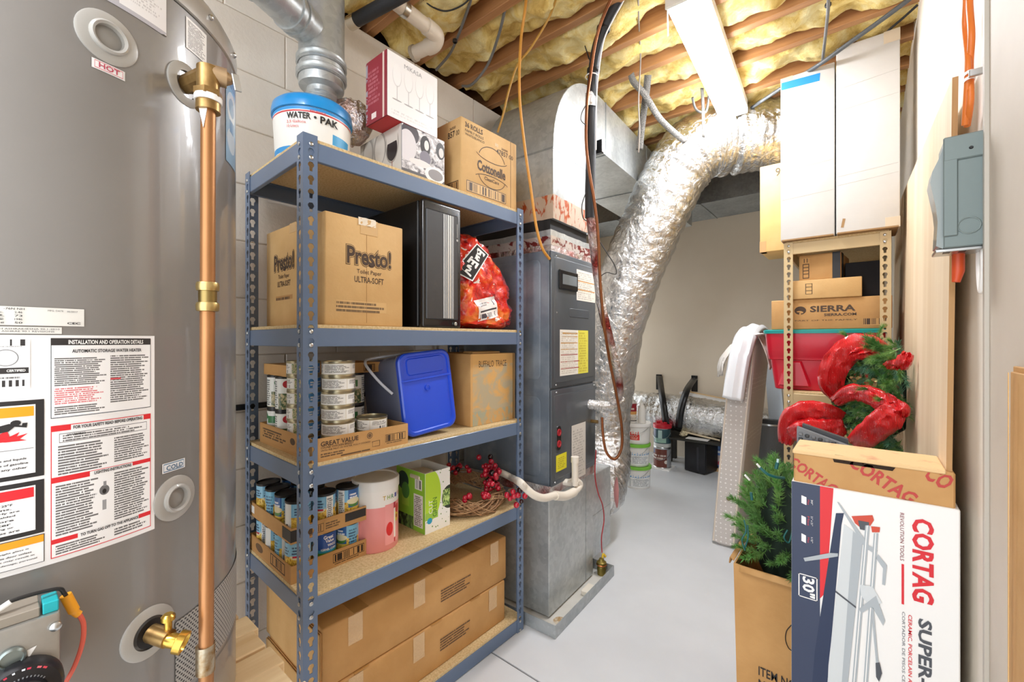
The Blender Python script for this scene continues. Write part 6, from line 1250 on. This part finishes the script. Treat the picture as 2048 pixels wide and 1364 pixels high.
# grey ribbed mat behind it
t = thing('ribbed_mat', 'grey ribbed plastic mat standing up behind the tile cutter box', 'mat', (-.125, 1.405, -.022)); GM = mat('mid_grey_plastic', '70757b', .5); GMD = mat('dark_grey_plastic', '3f4348', .5)
bm = B(); poly(bm, [(-.02, 0, 0), (.14, 0, 0), (.12, 0, 1.0), (-.02, 0, 1.045)], (0, .02, 0)); fin(bm, 'mat_sheet', GM, t); bm = B(); poly(bm, [(-.035, .03, 0), (.13, .03, 0), (.09, .03, 1.02), (-.01, .03, 1.05)], (0, .02, 0)); fin(bm, 'mat_sheet', GMD, t)
for i in range(4):
    for j in range(9): fin(mbox(-.016 + .0145 * j, -.006 + .0145 * j, -.004, 0, 1.022 - .013 * i - .0028 * j, 1.031 - .013 * i - .0028 * j, .002), 'rib', GMD if (i + j) % 2 else GM, t)
# ---------------------------------------------------------------- artificial tree in its carton
def needle_mesh(name, L, nN, nl, m, spread=1.0, seed=1):
    random.seed(seed); V = []; F = []
    def add(a, b, w_):
        d = (b - a).normalized(); s, _ = frame(d); i = len(V); V.extend([a - s * w_, a + s * w_, b]); F.append((i, i + 1, i + 2))
        s2 = d.cross(s); i = len(V); V.extend([a - s2 * w_, a + s2 * w_, b]); F.append((i, i + 1, i + 2))
    stem = [Vector((.004 * math.sin(k), .004 * math.cos(k * 1.3), L * k / 4)) for k in range(5)]
    for k in range(4):
        a, b = stem[k], stem[k + 1]; i = len(V)
        for q in (a, b):
            for e in range(3): V.append(q + Vector((.0014 * math.cos(e * 2.094), .0014 * math.sin(e * 2.094), 0)))
        for e in range(3): F.append((i + e, i + (e + 1) % 3, i + 3 + (e + 1) % 3, i + 3 + e))
    for k in range(nN):
        tt = rnd(.12, 1) ; a = Vector((0, 0, L * tt)); ph = rnd(0, 6.283); el = rnd(.35, 1.0) * spread
        d = Vector((math.cos(ph) * math.sin(el), math.sin(ph) * math.sin(el), math.cos(el))); add(a, a + d * nl * rnd(.7, 1.15), .0013)
    me = bpy.data.meshes.new(name); me.from_pydata(V, [], F); me.materials.append(m); return me
GN = mat('green_needles', '55943f', .5, col2='adc97c', vs=16); GN2 = mat('dark_green_needles', '447f3c', .5, col2='8fb46a', vs=14); GN3 = mat('bluish_needles', '4b8060', .5, col2='86b090', vs=14)
TIP = [needle_mesh('branch_tip', .085, 90, .024, GN, 1.0, 3), needle_mesh('branch_tip', .085, 90, .024, GN2, 1.0, 4)]
random.seed(11)
tc_ = Vector((-.322, 1.50, 0))
t = thing('tree_carton', 'worn kraft carton printed ITEM NO holding the artificial tree', 'carton', tc_)
def wall4(t, W0, W1, D0, D1, H, m, th=.005):
    x0, x1 = (W1 - W0) / 2, W0 + (W1 - W0) / 2
    for nm, pts, ex in (('carton_side', [(.012, 0, 0), (W0, 0, 0), (W1, -.006, H - .015), (0, -.006, H)], (0, th, 0)), ('carton_side', [(.012, D0, 0), (W0, D0, 0), (W1, D0, H), (0, D0, H)], (0, th, 0)), ('carton_side', [(.012, .005, 0), (.012, D0, 0), (0, D0, H), (0, -.001, H)], (th, 0, 0)), ('carton_side', [(W0, .005, 0), (W0, D0, 0), (W1, D0, H), (W1, -.001, H - .015)], (-th, 0, 0))):
        bm = B(); poly(bm, pts, ex); fin(bm, nm, m, t)
wall4(t, .27, .28, .33, .33, .555, CARD3); fin(mbox(.012, .27, 0, .33, 0, .004), 'carton_base', CARD3, t)
for pts, wdv in (([(-.003, .02, .553), (-.018, .03, .556), (-.024, .04, .53)], (0, 1, 0)), ([(.02, -.006, .555), (.02, -.02, .56), (.02, -.03, .545)], (1, 0, 0))):
    bm = B(); P_ = catmull(pts, 4); sheet(bm, [[p_ + Vector(wdv) * s for s in (0, .06, .12, .2)] for p_ in P_]); o = fin(bm, 'torn_flap', CARD, t, 60); mo = o.modifiers.new('thickness', 'SOLIDIFY'); mo.thickness = .004
def tct(s, a_, b_, bold=.01):
    p, q, b0_ = at(*a_, Y=1.495), at(*b_, Y=1.495), at(a_[0], b_[1], Y=1.495); text(s, INK, t, (p.x - tc_.x, -.0035, b0_.z), XR, ZU, q.x - p.x, p.z - b0_.z, bold, off=.0012)
tct('ITEM NO', (1517, 1332), (1592, 1350)); tct('MADE', (1517, 1358), (1570, 1376))
arc_ = [at(x, y, Y=1.493) - tc_ for x, y in ((1583, 1250), (1573, 1262), (1571, 1280), (1577, 1296), (1585, 1302))]; fin(tube(B(), catmull(arc_, 5), .0012, 6), 'printed_curve', INK, t)
t = thing('artificial_tree', 'bundled green artificial tree with light string sticking out of a worn carton', 'tree', (-.195, 1.66, .45))
fin(cyl(B(), (0, 0, -.38), (0, 0, .30), .016, n=10), 'trunk', mat('dark_bark', '2b2018', .9), t)
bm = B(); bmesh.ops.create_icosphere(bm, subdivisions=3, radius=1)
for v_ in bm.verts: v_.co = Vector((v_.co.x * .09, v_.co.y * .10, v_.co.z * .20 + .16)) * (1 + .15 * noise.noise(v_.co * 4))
fin(bm, 'filler_core', mat('dark_inner_green', '16271a', .9), t, 60)  # solid dark core added to close the gaps between the branch tips
for k in range(150):
    u_ = rnd(-.25, 1); ph = rnd(0, 6.283); rr = math.sqrt(max(0, 1 - max(u_, 0) ** 2))
    base = Vector((.095 * rr * math.cos(ph), .115 * rr * math.sin(ph), .17 + .20 * u_)); d = Vector((rr * math.cos(ph), rr * math.sin(ph), .45 + u_ * .9)) + Vector((rnd(-.4, .4), rnd(-.4, .4), rnd(-.3, .3)))
    if base.x + d.normalized().x * .09 > .24: continue
    o = link('branch', TIP[k % 2], t, base * rnd(.8, 1.0)); q_ = d.to_track_quat('Z', 'Y'); o.rotation_mode = 'QUATERNION'; o.rotation_quaternion = q_; s = rnd(.8, 1.15); o.scale = (s, s, s)
TW = mat('teal_wire', '1a5f5c', .4)
def lt(pts, r=.0022, nm='light_wire', m=TW): fin(tube(B(), catmull([at(x, y, d=d) - t.location for x, y, d in pts], 6), r, 8), nm, m, t, 50)
lt([(1520, 935, 1.27), (1535, 948, 1.26), (1552, 954, 1.26), (1568, 956, 1.27)], .0042); lt([(1514, 928, 1.27), (1521, 936, 1.27)], .003, 'bulb', WHITE); lt([(1552, 938, 1.27), (1555, 925, 1.27)], .005); lt([(1555, 926, 1.27), (1556, 918, 1.27)], .0035, 'bulb', mat('pale_bulb', 'bfe0e2', .2))
lt([(1488, 1040, 1.27), (1492, 1062, 1.26), (1484, 1080, 1.26), (1490, 1100, 1.27)]); lt([(1495, 1050, 1.27), (1496, 1075, 1.26), (1490, 1095, 1.27)]); lt([(1575, 1060, 1.26), (1568, 1075, 1.26), (1578, 1085, 1.26), (1585, 1060, 1.26)]); lt([(1490, 950, 1.28), (1499, 960, 1.28)], .003, 'bulb', WHITE); lt([(1502, 985, 1.27), (1504, 1000, 1.27)], .004)
# ---------------------------------------------------------------- christmas wreath with red ribbon
t = thing('christmas_wreath', 'green christmas wreath with red mesh ribbon hanging on the tan shelving', 'wreath', (.0, 2.36, 1.02)); L_ = t.location.copy(); WC_ = .045
TIPW = [needle_mesh('wreath_tip', .12, 120, .036, GN2, .8, 5), needle_mesh('wreath_tip', .10, 110, .032, GN3, .9, 6), needle_mesh('wreath_tip', .11, 110, .03, GN, .8, 8)]
random.seed(5)
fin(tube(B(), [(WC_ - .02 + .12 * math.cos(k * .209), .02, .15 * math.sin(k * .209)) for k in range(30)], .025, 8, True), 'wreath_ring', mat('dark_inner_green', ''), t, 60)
for k in range(250):
    px_, py_ = rnd(1692, 1828), rnd(692, 905); Yw = 2.37 - max(0, px_ - 1720) / 110 * .36 + rnd(-.04, .05)
    base = at(px_, py_, Y=Yw) - L_; base.x = min(base.x, .105 - rnd(0, .02))
    d = Vector((rnd(-1, 1), rnd(-1.0, .1), rnd(-.9, 1))); s = rnd(.6, .95); e_ = base + d.normalized() * .14 * s
    if e_.x > .118: d.x = -abs(d.x) * .6
    o = link('branch', TIPW[k % 3], t, base); o.rotation_mode = 'QUATERNION'; o.rotation_quaternion = d.to_track_quat('Z', 'Y'); o.scale = (s, s, s)
for k in range(12):
    base = at(rnd(1650, 1700), rnd(815, 870), Y=2.26) - L_; d = Vector((rnd(-1, .3), rnd(-1, 0), rnd(-.5, 1)))
    o = link('branch', TIPW[k % 3], t, base); o.rotation_mode = 'QUATERNION'; o.rotation_quaternion = d.to_track_quat('Z', 'Y'); o.scale = (.7, .7, .7)
m, nt, p = _new('red_mesh_ribbon'); p.inputs['Base Color'].default_value = lin('d2161c'); p.inputs['Roughness'].default_value = .3; p.inputs['Coat Weight'].default_value = .25
v = coords(nt); wv1 = nd(nt, 'ShaderNodeTexWave'); wv1.inputs['Scale'].default_value = 90; nt.links.new(v, wv1.inputs['Vector']); b_ = nd(nt, 'ShaderNodeBump'); b_.inputs['Strength'].default_value = .5; b_.inputs['Distance'].default_value = .004; nt.links.new(wv1.outputs['Fac'], b_.inputs['Height']); nt.links.new(b_.outputs[0], p.inputs['Normal'])
sp_ = mth(nt, 'GREATER_THAN', nz(nt, v, 150, 2), .70); nt.links.new(mixc(nt, sp_, lin('d2161c'), lin('f29a94')), p.inputs['Base Color'])
RIB = m
def puff(pts, w_, bulge=.05, nm='ribbon_loop'):
    P_ = catmull([at(x, y, Y=Y) - L_ for x, y, Y in pts], 7); N = len(P_); G = []
    for i, q in enumerate(P_):
        tg = (P_[min(i + 1, N - 1)] - P_[max(i - 1, 0)]); pr = Vector((tg.z, 0, -tg.x)).normalized(); e = math.sin(math.pi * (i + .6) / (N + .2)) ** .5; row = []
        ww = w_ * (.35 + .65 * e)
        for j in range(9):
            s = j / 8 * 2 - 1; row.append(q + pr * (s * ww / 2) + Vector((0, -bulge * .7 * (1 - s * s) * e + .016 * noise.noise((i * .25, j * .5, len(pts))) + .006 * math.sin(j * 2.4 + i * .2), .008 * noise.noise((i * .4, j * .7, 3)))))
        G.append(row)
    bm = B(); sheet(bm, G); o = fin(bm, nm, RIB, t, 80); mo = o.modifiers.new('thickness', 'SOLIDIFY'); mo.thickness = .0018; return o
puff([(1770, 716, 2.25), (1745, 694, 2.20), (1705, 696, 2.17), (1672, 728, 2.17), (1662, 768, 2.19), (1680, 796, 2.24)], .10, .035)
puff([(1766, 712, 2.20), (1738, 704, 2.15), (1708, 710, 2.15), (1690, 722, 2.18)], .05, .02)
puff([(1668, 806, 2.18), (1700, 786, 2.10), (1735, 790, 2.04), (1772, 804, 1.99), (1796, 820, 1.96)], .068, .03)
puff([(1570, 888, 2.20), (1580, 842, 2.16), (1610, 824, 2.14), (1650, 826, 2.15), (1686, 838, 2.2)], .09, .035)
puff([(1582, 872, 2.14), (1610, 858, 2.11), (1650, 860, 2.12), (1690, 852, 2.17)], .09, .04)
puff([(1706, 890, 2.04), (1730, 874, 1.97), (1760, 850, 1.93), (1783, 828, 1.92), (1796, 814, 1.95)], .085, .04)
puff([(1790, 808, 1.96), (1803, 818, 1.91), (1803, 834, 1.93)], .045, .02)
puff([(1772, 735, 2.02), (1786, 728, 1.96), (1800, 737, 1.95)], .035, .02); puff([(1800, 738, 1.94), (1808, 722, 1.90), (1817, 706, 1.90)], .042, .02)
GOLDL = mat('gold_leaf', 'c9b478', .35, .5)
for k in range(26):
    cxx, cyy = random.choice(((1712, 760), (1735, 765), (1800, 840), (1700, 870), (1668, 850), (1640, 840), (1690, 875))); q = at(cxx + rnd(-16, 16), cyy + rnd(-9, 9), Y=2.16 + rnd(-.03, .03)) - L_
    bm = B(); a = rnd(.010, .022); bm.faces.new([bm.verts.new(v_) for v_ in ((0, 0, 0), (a * .4, -.002, a * .5), (0, -.004, a * 1.3), (-a * .4, -.002, a * .5))]); o = fin(bm, 'gold_leaf', GOLDL, t, loc=q, rot=(rnd(-.6, .6), rnd(-1.5, 1.5), rnd(-.6, .6)), nrm=False); mo = o.modifiers.new('thickness', 'SOLIDIFY'); mo.thickness = .0008
fin(tube(B(), catmull([(0, .02, .16), (0, .06, .22), (0.0, .128, .27), (0, .14, .255)], 5), .002, 6), 'hanging_wire', STEEL, t, 50)
# ---------------------------------------------------------------- mattress with cloth and white trim
m, nt, p = _new('dotted_ticking'); v = coords(nt, (36, 36, 36)); vo = nd(nt, 'ShaderNodeTexVoronoi'); vo.inputs['Randomness'].default_value = .15; vo.inputs['Scale'].default_value = 1.0; nt.links.new(v, vo.inputs['Vector'])
nt.links.new(mixc(nt, mth(nt, 'LESS_THAN', vo.outputs['Distance'], .18), lin('cbc4be'), lin('f0ece8')), p.inputs['Base Color']); p.inputs['Roughness'].default_value = .7
t = thing('folded_mattress', 'dotted grey mattress standing on edge, leaning towards the tan shelving', 'mattress', (-.74, 2.84, 0))
def msec(z, sh, w_, y1=.52, i=0): return [(sh + x, y, z) for x, y in [(a + w_ / 2, b + y1 / 2) for a, b in rrect(w_ - 2 * i, y1 - 2 * i, .03, 4)]]
fin(loft(B(), [msec(.0, 0, .135, i=.02), msec(.02, 0, .135), msec(.4, .032, .14), msec(.8, .068, .14), msec(1.22, .108, .135), msec(1.26, .112, .135, i=.015), msec(1.275, .113, .135, i=.04)]), 'mattress_body', m, t, 40)
PIP = mat('cream_piping', 'e3d6c6', .7)
for x in (.012, .126): fin(tube(B(), [(x, .006, .02), (x + .032, .004, .4), (x + .068, .004, .8), (x + .108, .006, 1.22)], .005, 6), 'piping', PIP, t, 60)
fin(lathe(B(), [(.012, 0), (.008, .004), (0, .005)], 12, fmat((.10, -.002, .30), XR, ZU)), 'tuft_button', mat('brown_button', '8a7258', .6), t)
t = thing('white_trim', 'white plastic trim channel bent over the top of the mattress', 'trim', at(1495, 680, Y=2.85)); L_ = t.location.copy()
P_ = catmull([at(x, y, Y=Y) - L_ for x, y, Y in ((1466, 798, 2.785), (1474, 745, 2.79), (1482, 705, 2.80), (1492, 674, 2.83), (1506, 661, 2.92), (1518, 668, 3.02), (1528, 700, 3.08))], 6); G = []
for i, q in enumerate(P_):
    tg = (P_[min(i + 1, len(P_) - 1)] - P_[max(i - 1, 0)]).normalized(); wd = Vector((.96, .0, .27)) if i < 12 else Vector((.98, .1, .1)); wd = (wd - tg * wd.dot(tg)).normalized(); nn_ = tg.cross(wd)
    if nn_.y > 0 and i < 16: nn_ = -nn_
    if i >= 16 and nn_.z < 0: nn_ = -nn_
    G.append([q + wd * (math.cos(a) * .052) + nn_ * (math.sin(a) * .030 - .006 * math.cos(6 * a)) for a in [math.pi * k / 10 for k in range(11)]])
bm = B(); sheet(bm, G); o = fin(bm, 'trim_channel', mat('white_vinyl', 'ecedf0', .3), t, 60); mo = o.modifiers.new('thickness', 'SOLIDIFY'); mo.thickness = .007; mo.offset = 1
t = thing('white_cloth', 'crumpled white cloth hanging over the top corner of the mattress', 'cloth', at(1470, 690, Y=2.9)); L_ = t.location.copy(); G = []
for i in range(16):
    s = i / 15; row = []
    for j in range(12):
        u_ = j / 11; px_ = 1525 - 85 * math.sin(min(1, s * 1.1) * 1.45) + 6 * math.sin(u_ * 12); py_ = 668 + 78 * s ** 1.6 + 8 * u_ * s; Y_ = 2.80 + .16 * u_ + .03 * math.sin(u_ * 14 + s * 3)
        row.append(at(px_, py_, Y=Y_) - L_ + Vector((.0, .0, .008 * noise.noise((i * .5, j * .7, 2)))))
    G.append(row)
bm = B(); sheet(bm, G); o = fin(bm, 'cloth', mat('white_cotton', 'e8e2da', .85), t, 70); mo = o.modifiers.new('thickness', 'SOLIDIFY'); mo.thickness = .006
t = thing('pale_cloth', 'pale cloth edge hanging down the far side of the mattress by the red tote', 'cloth', at(1535, 690, Y=2.95)); L_ = t.location.copy(); G = []
for i in range(12):
    s = i / 11; G.append([at(1515 + 24 * math.sin(s * 1.5) + 5 * u_, 668 + 66 * s + 6 * math.sin(u_ * 2 + s), Y=2.86 + .07 * u_ + .015 * math.sin(s * 9)) - L_ for u_ in (0, .5, 1, 1.5, 2)])
bm = B(); sheet(bm, G); o = fin(bm, 'cloth', mat('pinkish_cotton', 'e4d6ca', .85), t, 70); mo = o.modifiers.new('thickness', 'SOLIDIFY'); mo.thickness = .004
# ---------------------------------------------------------------- things along the far wall
t = thing('downspout', 'grey metal channel leaning behind the red tote', 'channel', at(1552, 838, Y=3.75)); L_ = t.location.copy()
a, b = at(1553, 838, Y=3.75) - L_, at(1540, 690, Y=3.85) - L_; a = a + (a - b) * ((L_.z + a.z - .032) / (b.z - a.z)); bm = B(); poly(bm, [a + Vector((-.05, 0, 0)), a + Vector((.05, 0, 0)), b + Vector((.05, 0, 0)), b + Vector((-.05, 0, 0))], (0, .05, 0)); fin(bm, 'channel', mat('pale_steel_paint', 'a9b0b6', .4, .4), t)
fin(mbox(a.x - .055, a.x + .055, a.y - .01, a.y + .06, -L_.z, -L_.z + .04), 'channel_foot', mat('pale_steel_paint', ''), t)
t = thing('mesh_bin', 'grey mesh bin on the floor between the mattress and tan shelving', 'bin', (at(1541, 850, Y=3.55).x, 3.55, 0)); hb = at(1541, 848, Y=3.45).z
lathe_([(0, .004), (.095, .0), (.098, .004), (.125, hb - .01)], mat('grey_mesh', '6f7172', .5, .4, bump=.4, bs=300), 'bin_body', t, 28); lathe_([(.124, hb - .012), (.13, hb - .010), (.13, hb), (.122, hb)], STEEL, 'bin_rim', t, 28)
DKB = mat('dark_bench_board', '232019', .6)
t = thing('low_bench', 'low dark bench with clutter under the silver duct at the far wall', 'bench', (-1.62, 4.2, 0)); zb_ = at(1380, 880, Y=4.2).z
fin(mbox(0, 1.0, 0, .5, zb_ - .02, zb_, .003), 'bench_top', DKB, t)
for x in (.02, .94):
    for y in (.3, .44): fin(mbox(x, x + .04, y, y + .04, 0, zb_ - .03), 'leg', DKB, t)
fin(mbox(.06, .94, .44, .46, zb_ - .12, zb_ - .03), 'apron', mat('tan_board', '9a7a55', .7), t)
t = thing('paper_sheet', 'white paper sheet lying on the dark bench', 'paper', at(1395, 876, Y=4.27) ); fin(mbox(-.10, .10, -.04, .06, .0, .004, .001), 'sheet', WHITE, t); t.location.z = zb_ + .001
t = thing('wood_offcut', 'pale wooden stick lying across the dark bench', 'stick', (at(1395, 866, Y=4.3).x, 4.33, zb_ + .012)); fin(cyl(B(), (-.16, 0, .035), (.2, -.03, .0), .009, n=10), 'stick', mat('pale_stick', 'd9c8a8', .7), t, 40)
t = thing('paper_scrap', 'crumpled yellowish paper scrap on the dark bench', 'paper', (at(1366, 862, Y=4.3).x, 4.32, zb_ + .004)); bm = B(); bmesh.ops.create_icosphere(bm, subdivisions=3, radius=.035)
for v_ in bm.verts: v_.co *= 1 + .5 * noise.noise(v_.co * 60); v_.co.z = max(v_.co.z * .8 + .02, 0)
fin(bm, 'scrap', mat('yellowed_paper', 'd8cba8', .8), t)
t = thing('white_board', 'narrow white board with wood edge lying on top of the low silver duct', 'board', at(1362, 783, Y=4.6)); b = at(1478, 806, Y=4.6) - t.location
fin(mbox(0, b.x, -.05, .05, -.02, .0, .001), 'board_face', WHITE, t, rot=(0, math.atan2(-b.z, b.x), 0)); fin(mbox(0, b.x, .051, .06, -.02, .012, .001), 'board_edge', wood_mat('pale_lath', 'c9a574', 'dcbf92', 0), t, rot=(0, math.atan2(-b.z, b.x), 0))
# black tower on the floor
p0 = at(1371, 940, Z=0); t = thing('computer_tower', 'black computer tower standing on the floor by the far wall', 'computer', (p0.x, p0.y, 0), R_(-14))
wz = zb_ - .024
fin(mbox(0, .21, 0, .32, .01, wz, .006), 'case', BLACKM, t); fin(mbox(.0, .21, -.02, 0, .005, wz, .012, 2), 'front_panel', mat('black_bezel_b', '1c1c20', .3), t, 40); fin(mbox(.13, .15, -.024, -.019, .03, wz - .04, .002), 'front_strip', mat('dark_strip', '303036', .35), t)
for x in (.02, .17): fin(mbox(x, x + .02, .05, .08, 0, .012), 'foot', BLACKM, t)
# bucket stack
bp_ = at(1269, 974, Z=0); bp_.y += .05
def pail(name, label, z, r, H, body, lidm, lab, texts=(), group=None):
    t = thing(name, label, 'bucket', (bp_.x + rnd(-.006, .006), bp_.y, z), 0, group)
    lathe_([(0, 0), (r * .9, 0), (r * .92, .004), (r, H - .025)], body, 'bucket_body', t, 32); lathe_([(r * 1.0, H - .028), (r * 1.06, H - .026), (r * 1.06, H - .004), (r * 1.02, H), (r * .9, H - .004), (0, H - .004)], lidm, 'lid', t, 32)
    if lab: cyl_label(lab, r * .935, r * .985, .015, H - .04, R_(-175), R_(5), t)
    fin(tube(B(), catmull([(r * .98, -.02, H - .035), (r * .75, -r * .8, H * .62), (0, -r * 1.06, H * .42), (-r * .75, -r * .8, H * .62), (-r * .98, -.02, H - .035)], 6), .0022, 6), 'bail_handle', STEEL, t, 50)
    return t
GL = mat('lime_green_lid', '7fc644', .35); WB = mat('white_bucket_plastic', 'e9e8e4', .4)
BLB = print_mat('grout_label', 'eef0f0', [('rect', 0, 1, .62, .9, '2a86c2'), ('lines', .45, .95, .66, .86, 2, 'dfeaf2', .4, 30), ('bar', 0, .42, .02, .6, 26, '8a9096'), ('lines', .5, .95, .08, .55, 6, '9aa0a4', .42, 36)], .4)
h1_ = .19
pail('grout_bucket', 'white bucket with lime green lid on the floor, lowest of the stack', 0, .112, h1_, WB, GL, BLB, group='buckets with green lids'); pail('grout_bucket', 'white bucket with lime green lid, second from the floor in the stack', h1_, .112, h1_, WB, GL, BLB, group='buckets with green lids')
pail('white_bucket', 'white lidded bucket with a red label on top of the green-lidded buckets', 2 * h1_, .112, .175, WB, mat('white_lid', 'f0efec', .35), print_mat('red_block_label', 'eceae6', [('rect', .42, .66, .18, .92, 'd8362c'), ('lines', .45, .63, .62, .86, 2, 'f4e6d8', .35, 30), ('lines', .45, .63, .24, .5, 3, 'f0c0b0', .4, 30)], .4))
zt_ = 2 * h1_ + .172
t = thing('glue_bottle', 'white bottle with dark red label on the white bucket', 'bottle', (bp_.x - .035, bp_.y - .03, zt_)); lathe_([(0, 0), (.040, 0), (.042, .004), (.042, .17), (.03, .19), (.018, .195), (.018, .215), (0, .216)], WB, 'bottle_body', t, 24)
cyl_label(print_mat('red_bottle_label', 'ece6dc', [('rect', 0, 1, .55, 1, '9c2030'), ('rect', 0, 1, .38, .55, 'e0a860'), ('lines', .2, .8, .65, .8, 1, 'f0e6e0', .35, 24), ('lines', .1, .9, .08, .3, 3, 'a09a92', .42, 24), ('rect', 0, 1, 0, .05, '2a2426')], .4), .0425, .0425, .015, .165, R_(-175), R_(20), t)
t = thing('jug', 'plain white handled jug beside the glue bottle on the white bucket', 'bottle', (bp_.x + .052, bp_.y - .02, zt_)); lathe_([(0, 0), (.031, 0), (.033, .004), (.033, .12), (.022, .15), (.014, .155), (.014, .17), (0, .171)], WPLAST, 'jug_body', t, 20); fin(tube(B(), catmull([(.0, -.015, .14), (.0, -.03, .165), (0.0, -.0, .195), (.0, .02, .165)], 6), .007, 8), 'jug_handle', WPLAST, t, 50)
sp0 = at(1256, 832, d=3.6); t = thing('sponge', 'orange-yellow sponge standing on edge on the white bucket rim', 'sponge', (bp_.x - .095, bp_.y - .02, zt_), R_(30)); fin(mbox(-.022, .022, -.05, .05, 0, .145, .016, 3), 'sponge_body', mat('yellow_sponge', 'd9a13c', .9, col2='c98a2c', vs=40, bump=.3, bs=120), t, 60)
# paint cans
pc_ = at(1321, 935, Z=.01); pc_.y += .05
t = thing('board_scrap', 'white board scrap under the paint cans on the floor', 'board', (pc_.x, pc_.y, 0)); fin(mbox(-.12, .10, -.10, .10, 0, .012, .001), 'board', WHITE, t)
def pcan(label, z, bodyl, lidm, name='paint_can'):
    t = thing(name, label, 'paint can', (pc_.x, pc_.y, z)); lathe_([(0, 0), (.082, 0), (.084, .003), (.082, .006), (.082, .185), (.084, .188), (.084, .195), (.076, .195), (.074, .19), (0, .19)], STEEL, 'can_body', t, 32)
    cyl_label(bodyl, .0828, .0828, .008, .182, R_(-180), R_(0), t, 'paint_label'); fin(tube(B(), catmull([(.084, -.0, .15), (.07, -.06, .11), (0, -.092, .08), (-.07, -.06, .11), (-.084, 0, .15)], 6), .002, 6), 'bail_handle', STEEL, t, 50); return t
pcan('brown labelled paint can on the floor beside the buckets', .0125, print_mat('brown_paint_label', '6a3428', [('rect', 0, .3, .75, 1, '2e3a6a'), ('lines', .1, .8, .45, .75, 2, 'cfc2b8', .42, 16), ('ell', .75, .3, .07, .1, 'd8cfc6'), ('rect', .78, 1, 0, 1, '8f9296')], .35), STEEL)
t = pcan('dark teal labelled paint can with a red cap, standing on the brown one', .2085, print_mat('teal_paint_label', '2c4a52', [('rect', 0, .35, .6, 1, '22345c'), ('rect', .3, .75, .25, .5, '8fb4a6'), ('rect', .45, .6, .5, .95, 'a9c4c0'), ('rect', 0, 1, 0, .2, 'b9bcba')], .35), STEEL)
RC = mat('red_spout_plastic', 'c02030', .35); lathe_([(.084, .188), (.090, .192), (.090, .225), (.075, .232), (.03, .236), (.026, .26), (0, .262)], RC, 'pour_cap', t, 24); fin(box(box(B(), -.05, -.02, -.03, .03, .234, .252, .004), .02, .055, -.03, .03, .234, .25, .004), 'cap_grip', RC, t)
# blue tin by the mattress
q = at(1434, 938, Z=.02); t = thing('wood_block', 'thin wooden block under the blue tin by the mattress', 'board', (q.x, q.y + .06, 0)); fin(mbox(-.12, .10, -.08, .08, 0, .03, .002), 'block', wood_mat('tan_block', 'b58c58', 'cfa878', 0), t)
t = thing('blue_tin', 'blue labelled tin beside the dotted mattress', 'tin', (q.x, q.y + .07, .0305)); lathe_([(0, 0), (.075, 0), (.077, .003), (.075, .006), (.075, .22), (.077, .225), (.07, .228), (0, .226)], mat('dark_tin_steel', '4a4e55', .35, .7), 'tin_body', t, 28)
cyl_label(print_mat('blue_tin_label', '4a78b8', [('rect', 0, 1, .62, .85, '3a62a8'), ('lines', .35, .75, .66, .82, 1, 'e9eef2', .35, 16), ('ell', .55, .38, .12, .18, 'c9b0a8'), ('ell', .62, .2, .1, .1, 'c8505a'), ('rect', 0, 1, 0, .06, '23345c')], .35), .0758, .0758, .008, .218, R_(-180), R_(0), t)
t = thing('yellow_jar', 'small yellow jar on top of the blue tin', 'jar', (q.x + .02, q.y + .06, .2575)); lathe_([(0, 0), (.04, 0), (.042, .004), (.042, .06), (.03, .07), (.03, .085), (0, .086)], mat('yellow_jar_plastic', 'c9ac4a', .4), 'jar_body', t, 20); fin(lathe(B(), [(.012, 0), (.010, .002), (0, .002)], 12, fmat((0, -.042, .03), XR, ZU)), 'jar_mark', INK, t)
